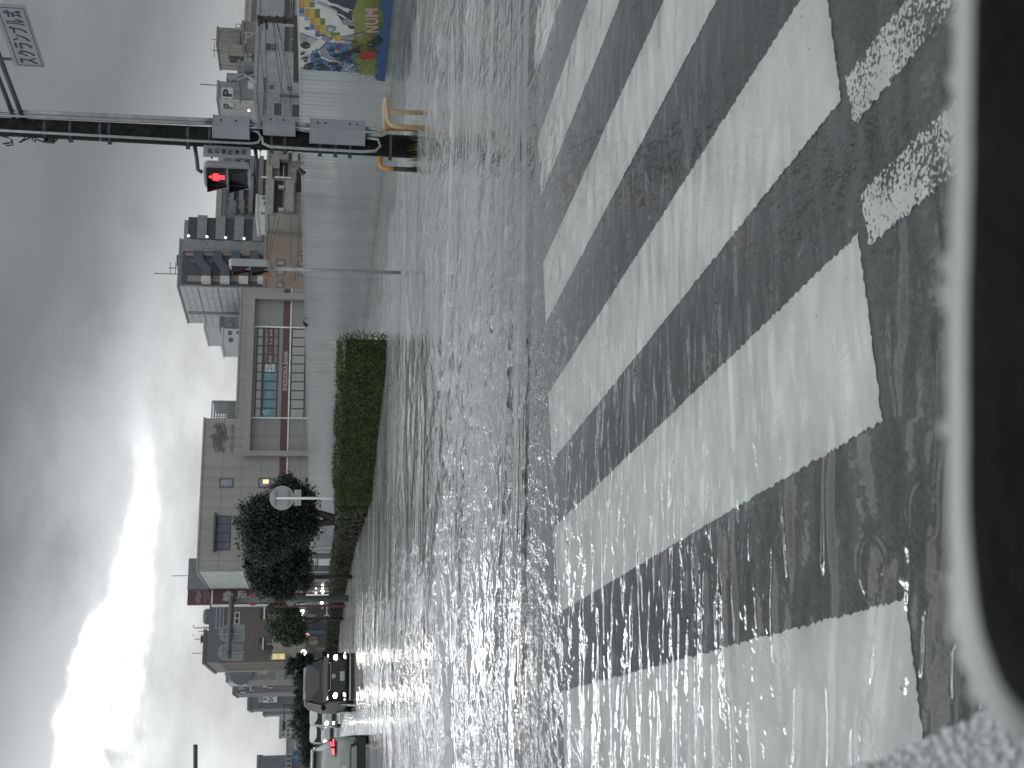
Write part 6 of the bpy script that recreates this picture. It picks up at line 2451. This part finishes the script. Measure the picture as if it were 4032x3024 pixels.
SFc = Fac((q.x, q.y), (Vector((q.x, q.y, 0)) - Vector((p1_.x, p1_.y, 0))).normalized())
sh = thing('shopfront', SFc.pt(-5, 0, -2), 'dark shopfront with pale posts under the bank, behind the trees', 'shopfront')
Ls = (Vector((q.x, q.y, 0)) - Vector((p1_.x, p1_.y, 0))).length
mb = MB()
mb.fbox(SFc, -Ls - 3, 0.0, 0, 3.3, -3, 0)
mb.build('wall', SH, sh)
mb = MB()
for zn, x, y in (('j', 1130, 1265), ('j', 1000, 1390), ('k', 1000, 505), ('k', 1150, 640), ('k', 1000, 750), ('k', 1000, 1070), ('k', 1000, 1215)):
    a_, _ = SFc.hit(*zp(zn, x, y))
    mb.fbox(SFc, a_ - 0.10, a_ + 0.10, 0, 3.2, 0.01, 0.12)
mb.build('pale_post', W5, sh)
mb = MB()
for zn, x0, x1, y0, y1 in (('j', 820, 1350, 1480, 1600), ('k', 950, 1200, 790, 910), ('k', 800, 1270, 960, 1050), ('k', 800, 1290, 1340, 1520)):
    mb.fbox(SFc, *SFc.rect(zn, x0, x1, y0, y1), 0.005, 0.06)
mb.build('shop_window', mat('dim_shop_glass', (0.17, 0.18, 0.175), 0.15, var=0.3, scale=1.5), sh)
mb = MB()
for zn, x, y, r_ in (('k', 1108, 1000, 0.13), ('k', 1110, 1050, 0.08), ('k', 915, 1055, 0.07), ('k', 1085, 1335, 0.13)):
    a_, z_ = SFc.hit(*zp(zn, x, y))
    mb.ball(SFc.pt(a_, z_, 0.25), r_, seg=8, rings=5)
mb.build('shop_lamp', LAMP_WHITE, sh)
mb = MB()
a_, z_ = SFc.hit(*zp('j', 740, 940))
mb.fbox(SFc, a_ - 0.5, a_ + 0.5, z_ - 0.12, z_ + 0.12, 0.02, 0.1)
mb.build('warm_shop_lamp', mat('warm_lamp', (0.6, 0.4, 0.2), 0.5, var=0.4, scale=6, emis=(1, 0.65, 0.35), estr=0.7), sh)
q = at('l', 700, 1300, 98)
L2 = Fac((q.x, q.y))
sh2 = thing('shopfront', L2.pt(0, 0, -1), 'dim shopfront with blue column and ball lamps left of the small tree', 'shopfront')
mb = MB()
mb.fbox(L2, L2.hit(*zp('l', 900, 1640))[0], L2.hit(*zp('l', 900, 150))[0], 0, L2.hit(*zp('l', 600, 900))[1], -2, 0)
mb.build('wall', SH, sh2)
mb = MB()
mb.fbox(L2, *L2.rect('l', 610, 1250, 840, 940), 0.004, 0.3)
mb.build('blue_column', mat('dull_blue', (0.05, 0.10, 0.13), 0.4), sh2)
mb = MB()
for q_ in ((720, 960, 1010, 1090), (730, 970, 1120, 1250), (900, 1190, 1335, 1370), (930, 1190, 1400, 1425), (700, 920, 360, 445)):
    mb.fbox(L2, *L2.rect('l', *q_), 0.004, 0.06)
mb.build('shop_window', mat('dim_tan_glass', (0.16, 0.15, 0.13), 0.2, var=0.3, scale=1.5), sh2)
mb = MB()
for x, y, r_ in ((520, 310, 0.16), (525, 400, 0.1), (558, 1492, 0.22)):
    a_, z_ = L2.hit(*zp('l', x, y))
    mb.ball(L2.pt(a_, z_, 0.8), r_, seg=8, rings=5)
mb.build('ball_lamp', LAMP_WHITE, sh2)
mb = MB()
a_, z_ = L2.hit(*zp('l', 655, 990))
mb.ball(L2.pt(a_, z_, 0.6), 0.2, seg=8, rings=5)
mb.build('orange_lamp', mat('orange_lamp', (0.6, 0.3, 0.15), 0.5, var=0, emis=(1, 0.5, 0.3), estr=0.8), sh2)
# parked bicycle frame shapes: one white bicycle behind the low hedge
q = at('l', 1060, 300, 72)
bk = thing('bicycle', (q.x, q.y, 0), 'white bicycle parked behind the low dark hedge', 'bicycle')
mb = MB()
for dx in (-0.5, 0.5):
    mb.tube([(q.x + dx + 0.33 * math.cos(t), q.y, 0.36 + 0.33 * math.sin(t)) for t in np.linspace(0, 6.283, 18)], 0.02, 5)
mb.build('wheel', RUBBER, bk)
mb = MB()
for a_, b_ in (((-0.5, 0.36), (-0.15, 0.85)), ((-0.15, 0.85), (0.35, 0.85)), ((-0.12, 0.36), (0.38, 0.8)), ((-0.12, 0.36), (-0.2, 1.0)), ((0.5, 0.36), (0.32, 1.1)), ((-0.5, 0.36), (-0.12, 0.36)), ((0.32, 1.1), (0.2, 1.15))):
    mb.tube([(q.x + a_[0], q.y, a_[1]), (q.x + b_[0], q.y, b_[1])], 0.035, 6)
mb.build('frame', W5, bk)
# horizontal signal arm tip at the far left
e0 = at('E', 192, 1408, 30)
sa = thing('cantilever_pole', (e0.x - 6, e0.y, 0), 'dark horizontal pole arm reaching in at the left edge of the sky', 'pole')
mb = MB()
mb.tube([e0, (e0.x - 6, e0.y, e0.z - 0.1)], 0.055, 8)
mb.tube([(e0.x - 6, e0.y, 0), (e0.x - 6, e0.y, e0.z + 0.5)], 0.12, 8)
mb.tube([e0 + Vector((-0.95, 0, 0.07)), e0 + Vector((-0.95, 0, -0.07))], 0.075, 8)
mb.tube([e0 + Vector((-0.8, 0, -0.05)), e0 + Vector((-1.1, 0, -0.28)), e0 + Vector((-1.7, 0, -0.36))], 0.012, 5)
mb.tube([e0 + Vector((-1.0, 0, 0.06)), e0 + Vector((-1.7, 0, 0.2)), e0 + Vector((-5.9, 0, 0.4))], 0.012, 5)
mb.build('arm', DARK_METAL, sa)
# far road lights: arm with a dark signal, over the far road
e0 = at('o', 1150, 270, 150)
fs = thing('traffic_signal', (e0.x, e0.y, 0), 'small dark traffic signal on an arm far down the road', 'traffic signal')
mb = MB()
q0, q1 = at('o', 1100, 400, 150), at('o', 1200, 150, 150)
mb.box(q0.x, q1.x, e0.y - 0.2, e0.y, q1.z, q0.z)
mb.build('housing', RUBBER, fs)
mb = MB()
q2 = at('n', 1600, 1150, 150)
mb.tube([(q1.x, e0.y, e0.z), (q2.x, e0.y, e0.z + 0.1)], 0.10, 6)
mb.tube([(q2.x, e0.y, 0), (q2.x, e0.y, e0.z + 0.3)], 0.14, 6)
mb.build('mast', DARK_METAL, fs)

# ------------------------------------------------------------------ vehicles
BLACKP = mat('black_car_paint', (0.009, 0.010, 0.011), 0.4, var=0.1, spec=0.12)
GREYP = mat('grey_car_paint', (0.22, 0.235, 0.225), 0.25, var=0.05, metal=0.15, coat=0.6)
PALEP = mat('pale_car_paint', (0.24, 0.26, 0.24), 0.25, var=0.05, coat=0.5)
CHROME = mat('chrome', (0.55, 0.56, 0.57), 0.12, var=0, metal=0.9)
TYRE = mat('tyre', (0.014, 0.014, 0.014), 0.7, var=0.1)
HEADL = mat('headlight_lit', (1, 1, 1), 0.3, var=0, emis=(1, 0.96, 0.84), estr=160)
HEADL2 = mat('headlight_lit_soft', (1, 1, 1), 0.3, var=0, emis=(1, 0.97, 0.9), estr=14)
DRL = mat('running_light_lit', (1, 1, 1), 0.3, var=0, emis=(1, 1, 0.97), estr=5)
TAILR = mat('tail_lens', (0.06, 0.008, 0.012), 0.2, var=0)
TAILL = mat('tail_lit', (0.8, 0.05, 0.06), 0.3, var=0, emis=(1, 0.10, 0.12), estr=2.6)


def carbody(st, zlow=0.22):
    """st: (y, half width, belt z, roof z, roof half width); +y is forward"""
    rings = []
    for (y, hw, zb, zr, hr) in st:
        half = [(hw * 0.90, zlow), (hw * 0.985, zlow + 0.14), (hw, 0.55 * zb + 0.2), (hw * 0.985, zb), (hr + (hw * 0.985 - hr) * 0.12, zr - (zr - zb) * 0.10), (hr * 0.86, zr), (hr * 0.4, zr + 0.02)]
        pts = [Vector((x, y, z)) for x, z in half] + [Vector((-x, y, z)) for x, z in half[::-1]]
        rings.append(pts)
    return rings


def wheel(t, x, y, r_=0.32, w=0.22):
    mb_ = MB()
    s = 1 if x > 0 else -1
    mb_.loops([[Vector((x + dx, y + rr * math.cos(a_), r_ + rr * math.sin(a_))) for a_ in np.linspace(0, 6.283, 22, endpoint=False)] for dx, rr in ((-w / 2, r_ * 0.93), (-w / 2 + 0.03, r_), (w / 2 - 0.03, r_), (w / 2, r_ * 0.93))])
    o_ = mb_.build('wheel', TYRE, t, True)
    m2 = MB()
    m2.loops([[Vector((x + dx, y + rr * math.cos(a_), r_ + rr * math.sin(a_))) for a_ in np.linspace(0, 6.283, 18, endpoint=False)] for dx, rr in ((s * w / 2, r_ * 0.64), (s * (w / 2 + 0.012), r_ * 0.60))])
    m2.build('rim', GALV, o_)


def heading(h):
    return math.atan2(-h[0], h[1])


def quad(name, pts, m_, t, th=0.012):
    """thin panel standing off the body; pts in order"""
    P_ = [Vector(p) for p in pts]
    n = (P_[1] - P_[0]).cross(P_[2] - P_[0]).normalized()
    mb_ = MB()
    mb_.loops([P_, [p + n * th for p in P_]])
    return mb_.build(name, m_, t)


# --- the black van
vb = Vector(ground(*zp('d', 1735, 600)))
vrot = heading((0.36, -0.933))
van = thing('van', (vb.x + math.sin(0) - 0.36 * 0.0, vb.y, -0.03), 'black people carrier with headlights on, driving through the flood', 'van', 'oncoming vehicles', vrot)
off = -2.45   # front bumper at the ground point
st = [(0.0, 0.72, 0.86, 0.90, 0.60), (-0.06, 0.86, 0.95, 0.99, 0.70), (-0.25, 0.915, 1.02, 1.06, 0.76), (-0.75, 0.925, 1.09, 1.14, 0.80), (-1.0, 0.925, 1.10, 1.20, 0.79),
      (-1.75, 0.925, 1.12, 1.82, 0.68), (-2.3, 0.925, 1.13, 1.92, 0.68), (-4.3, 0.92, 1.14, 1.91, 0.67), (-4.75, 0.90, 1.12, 1.80, 0.64), (-4.85, 0.84, 1.0, 1.2, 0.6)]
mb = MB()
mb.loops(carbody(st))
mb.build('body', BLACKP, van, True)
quad('windscreen', [(-0.77, -0.985, 1.215), (0.77, -0.985, 1.215), (0.60, -1.74, 1.80), (-0.60, -1.74, 1.80)], mat('windscreen', (0.022, 0.025, 0.028), 0.35, var=0.1, spec=0.08), van, 0.02)
quad('roof_edge', [(-0.62, -1.77, 1.835), (0.62, -1.77, 1.835), (0.60, -2.25, 1.94), (-0.60, -2.25, 1.94)], mat('paler_roof_strip', (0.06, 0.06, 0.062), 0.3, var=0.1, coat=0.2), van, 0.012)  # roof strip paler than the black body
for s in (-1, 1):
    for (y0, y1) in ((-1.65, -2.75), (-2.85, -3.75), (-3.85, -4.55)):
        p = [(s * 0.915, y0 + (0.35 if y0 == -1.65 else 0), 1.17), (s * 0.915, y1, 1.17), (s * 0.725, y1, 1.78), (s * 0.725, y0 - (0.05 if y0 == -1.65 else 0), 1.78)]
        quad('side_window', p if s < 0 else p[::-1], MATS['windscreen'], van, 0.012)
    mb = MB()
    mb.ball((s * 1.02, -1.15, 1.16), (0.11, 0.09, 0.10), seg=10, rings=6)
    mb.build('wing_mirror', BLACKP, van, True)
    mb = MB()
    mb.ball((s * 0.70, -0.02, 0.735), (0.10, 0.06, 0.062), seg=12, rings=8)
    mb.build('headlight', HEADL, van, True)
    mb = MB()
    mb.hexa([(s * 0.50, -0.03, 0.925), (s * 0.83, -0.16, 0.985), (s * 0.83, -0.22, 0.985), (s * 0.50, -0.09, 0.925), (s * 0.50, -0.035, 0.965), (s * 0.83, -0.17, 1.04), (s * 0.83, -0.23, 1.04), (s * 0.50, -0.10, 0.965)])
    mb.build('running_light', DRL, van)
    mb = MB()
    mb.box(s * 0.70 - 0.17, s * 0.70 + 0.17, -0.14, 0.012, 0.30, 0.46)
    fg = mb.build('fog_lamp_bezel', RUBBER, van)
    mb = MB()
    for (dx, dz) in ((-0.05, 0.03), (0.0, 0.03), (-0.03, -0.015), (0.025, -0.015), (s * 0.11, 0.0)):
        mb.ball((s * 0.70 + dx * 1.4, 0.014, 0.385 + dz), 0.024, seg=8, rings=5)
    mb.build('fog_lamp', DRL, fg)
mb = MB()
mb.box(-0.56, 0.56, -0.1, 0.012, 0.34, 0.88)
gr = mb.build('grille', mat('grille_black', (0.010, 0.010, 0.012), 0.35, var=0), van)
mb = MB()
for i in range(7):
    z = 0.42 + i * 0.062
    mb.box(-0.55, 0.55, 0.013, 0.035, z, z + 0.022)
mb.build('grille_bar', mat('dark_chrome', (0.10, 0.105, 0.115), 0.25, var=0, metal=0.7), gr)
mb = MB()
mb.box(-0.50, 0.50, 0.013, 0.03, 0.90, 0.918)
mb.tube([(0.085 * math.cos(a_), 0.03, 0.80 + 0.06 * math.sin(a_)) for a_ in np.linspace(0, 6.283, 17)], 0.012, 5)
mb.tube([(0.04 * math.cos(a_), 0.032, 0.80 + 0.055 * math.sin(a_)) for a_ in np.linspace(0, 6.283, 15)], 0.009, 5)
mb.tube([(0.06 * math.cos(a_), 0.032, 0.825 + 0.022 * math.sin(a_)) for a_ in np.linspace(0, 6.283, 15)], 0.009, 5)
mb.build('emblem', CHROME, gr)
mb = MB()
mb.box(-0.165, 0.165, 0.036, 0.05, 0.40, 0.565)
pl_ = mb.build('number_plate', mat('plate_white', (0.42, 0.44, 0.43), 0.4, var=0), van)
NF = Fac((0, 0.0), (-1, 0))
NF.n = Vector((0, 1, 0))
mb = MB()
put_text(mb, NF, '33-37', -0.135, 0.135, 0.415, 0.495, 0.0525, 0, 0.01)
put_text(mb, NF, '沼津 300', -0.09, 0.09, 0.51, 0.552, 0.0525, 0, 0.0)
mb.build('lettering', mat('plate_green', (0.02, 0.07, 0.04), 0.5, var=0), pl_)
mb = MB()
mb.box(-0.88, 0.88, -0.08, 0.022, 0.165, 0.215)
mb.build('chrome_strip', CHROME, van)
mb = MB()
mb.box(-0.86, 0.86, -0.3, 0.0, 0.02, 0.235)
mb.build('lower_bumper', RUBBER, van)
for s in (-1, 1):
    wheel(van, s * 0.83, -0.95)
    wheel(van, s * 0.83, -3.85)

# --- grey car seen from behind, at the left edge
cb = Vector(ground(1452, 3024 + 13))
crot = heading(RD[:2])
gc = thing('hatchback', (cb.x, cb.y, -0.04), 'grey hatchback driving away with glowing red tail lamps, cut by the left edge', 'car', None, crot)
st = [(0.0, 0.74, 0.62, 0.66, 0.62), (0.05, 0.86, 0.80, 0.84, 0.70), (0.22, 0.90, 0.92, 0.98, 0.70), (0.30, 0.90, 0.98, 1.08, 0.68), (0.75, 0.90, 1.0, 1.44, 0.60), (1.2, 0.90, 1.0, 1.545, 0.60), (2.2, 0.90, 0.98, 1.53, 0.60), (3.0, 0.89, 0.95, 1.02, 0.70), (4.0, 0.86, 0.85, 0.90, 0.66), (4.3, 0.74, 0.6, 0.66, 0.5)]
mb = MB()
mb.loops(carbody(st, 0.30))
mb.build('body', GREYP, gc, True)
quad('rear_window', [(-0.62, 0.34, 1.09), (-0.50, 0.76, 1.435), (0.50, 0.76, 1.435), (0.62, 0.34, 1.09)], GLASS_DARK, gc, 0.02)
mb = MB()
mb.hexa([(-0.60, 0.62, 1.475), (0.60, 0.62, 1.475), (0.60, 1.0, 1.52), (-0.60, 1.0, 1.52), (-0.60, 0.60, 1.515), (0.60, 0.60, 1.515), (0.60, 1.0, 1.565), (-0.60, 1.0, 1.565)])
mb.build('roof_spoiler', mat('wet_grey_roof', (0.20, 0.205, 0.205), 0.15, var=0.1, coat=0.6), gc)
for s in (-1, 1):
    mb = MB()
    pts = [(s * 0.89, 0.16, 0.98), (s * 0.82, 0.12, 1.10), (s * 0.40, 0.06, 0.985), (s * 0.45, 0.03, 0.93), (s * 0.80, 0.06, 0.92)]
    mb.loops([[Vector(p) for p in pts], [Vector(p) + Vector((0, 0.16, 0)) for p in pts]])
    tl = mb.build('tail_lamp', TAILR, gc)
    mb = MB()
    for a_, b_ in (((0.84, 0.10, 0.975), (0.66, 0.06, 0.965)), ((0.60, 0.045, 0.965), (0.43, 0.03, 0.96)), ((0.78, 0.095, 1.05), (0.66, 0.075, 1.015)), ((0.60, 0.07, 1.01), (0.47, 0.05, 0.985))):
        mb.tube([(s * a_[0], a_[1] - 0.01, a_[2]), (s * b_[0], b_[1] - 0.01, b_[2])], 0.018, 6)
    mb.build('tail_lamp_glow', TAILL, tl)
    mb = MB()
    mb.box(s * 0.70 - 0.10, s * 0.70 + 0.10, -0.005, 0.05, 0.40, 0.43)
    mb.build('reflector', TAILR, gc)
    p = [(s * 0.905, 0.5, 1.03), (s * 0.905, 2.6, 1.03), (s * 0.66, 2.2, 1.46), (s * 0.66, 0.95, 1.44)]
    quad('side_window', p if s > 0 else p[::-1], GLASS_DARK, gc, 0.012)
    wheel(gc, s * 0.82, 0.85)
    wheel(gc, s * 0.82, 3.45)
mb = MB()
mb.loops([[Vector((x, y_, z)) for x, z in ((-0.86, 0.12), (0.86, 0.12), (0.88, 0.34), (0.74, 0.36), (0.70, 0.52), (-0.70, 0.52), (-0.74, 0.36), (-0.88, 0.34))] for y_ in (-0.03, 0.3)])
mb.build('rear_bumper', RUBBER, gc)
mb = MB()
mb.hexa([(-0.66, -0.04, 0.36), (0.66, -0.04, 0.36), (0.66, 0.05, 0.36), (-0.66, 0.05, 0.36), (-0.62, -0.04, 0.50), (0.62, -0.04, 0.50), (0.62, 0.05, 0.50), (-0.62, 0.05, 0.50)])
mb.build('bumper_panel', GREYP, gc)
mb = MB()
mb.hexa([(-0.50, -0.03, 0.56), (0.50, -0.03, 0.56), (0.50, 0.06, 0.56), (-0.50, 0.06, 0.56), (-0.60, 0.02, 0.80), (0.60, 0.02, 0.80), (0.60, 0.1, 0.80), (-0.60, 0.1, 0.80)])
mb.build('tailgate_panel', GREYP, gc)
mb = MB()
mb.box(-0.165, 0.165, -0.045, -0.032, 0.60, 0.765)
mb.build('number_plate', MATS['plate_white'], gc)


# --- two more oncoming cars
def mini(label, base, pm, hh, wh, rot):
    t = thing('small_car', (base.x, base.y, -0.03), label, 'car', 'oncoming vehicles', rot)
    k = hh / 1.8
    st_ = [(0.0, wh * 0.86, 0.74, 0.80, wh * 0.7), (-0.08, wh * 0.97, 0.90, 0.95, wh * 0.8), (-0.5, wh, 1.0, 1.05, wh * 0.85), (-1.05, wh, 1.02, hh * 0.95, wh * 0.80), (-1.5, wh, 1.02, hh, wh * 0.80), (-3.2, wh, 1.02, hh - 0.01, wh * 0.8), (-3.4, wh * 0.95, 0.95, hh * 0.85, wh * 0.75)]
    mb_ = MB()
    mb_.loops(carbody(st_))
    mb_.build('body', pm, t, True)
    quad('windscreen', [(-wh * 0.82, -0.50, 1.10), (wh * 0.82, -0.50, 1.10), (wh * 0.74, -1.0, hh * 0.91), (-wh * 0.74, -1.0, hh * 0.91)], MATS['windscreen'], t, 0.03)
    for s in (-1, 1):
        mb_ = MB()
        mb_.ball((s * wh * 0.74, 0.0, 0.82), (0.12, 0.06, 0.10), seg=10, rings=6)
        mb_.build('headlight', HEADL2, t, True)
        mb_ = MB()
        mb_.ball((s * wh * 0.72, 0.0, 0.42), (0.07, 0.04, 0.05), seg=8, rings=5)
        mb_.build('fog_lamp', HEADL2, t, True)
        wheel(t, s * (wh - 0.09), -0.6, 0.28, 0.16)
        wheel(t, s * (wh - 0.09), -2.9, 0.28, 0.16)
        mb_ = MB()
        mb_.ball((s * (wh + 0.1), -0.75, 1.08), (0.09, 0.06, 0.08), seg=8, rings=5)
        mb_.build('wing_mirror', pm, t, True)
    mb_ = MB()
    mb_.box(-wh * 0.6, wh * 0.6, -0.05, 0.012, 0.30, 0.52)
    mb_.build('grille', RUBBER, t)
    mb_ = MB()
    mb_.box(-0.165, 0.165, 0.013, 0.025, 0.55, 0.70)
    mb_.build('number_plate', MATS['plate_white'], t)
    return t


q = Vector(ground(1341, 3024 - 216))
mini('pale grey-green small car with lit headlamps close behind the black van', q, PALEP, 1.78, 0.74, heading((0.30, -0.954)))
q = Vector(ground(1329, 3024 - 139))
mini('white small car with lit headlamps just beyond the grey hatchback', q, mat('white_mini_paint', (0.36, 0.37, 0.365), 0.25, var=0.05, coat=0.5), 1.80, 0.74, heading((0.27, -0.96)))
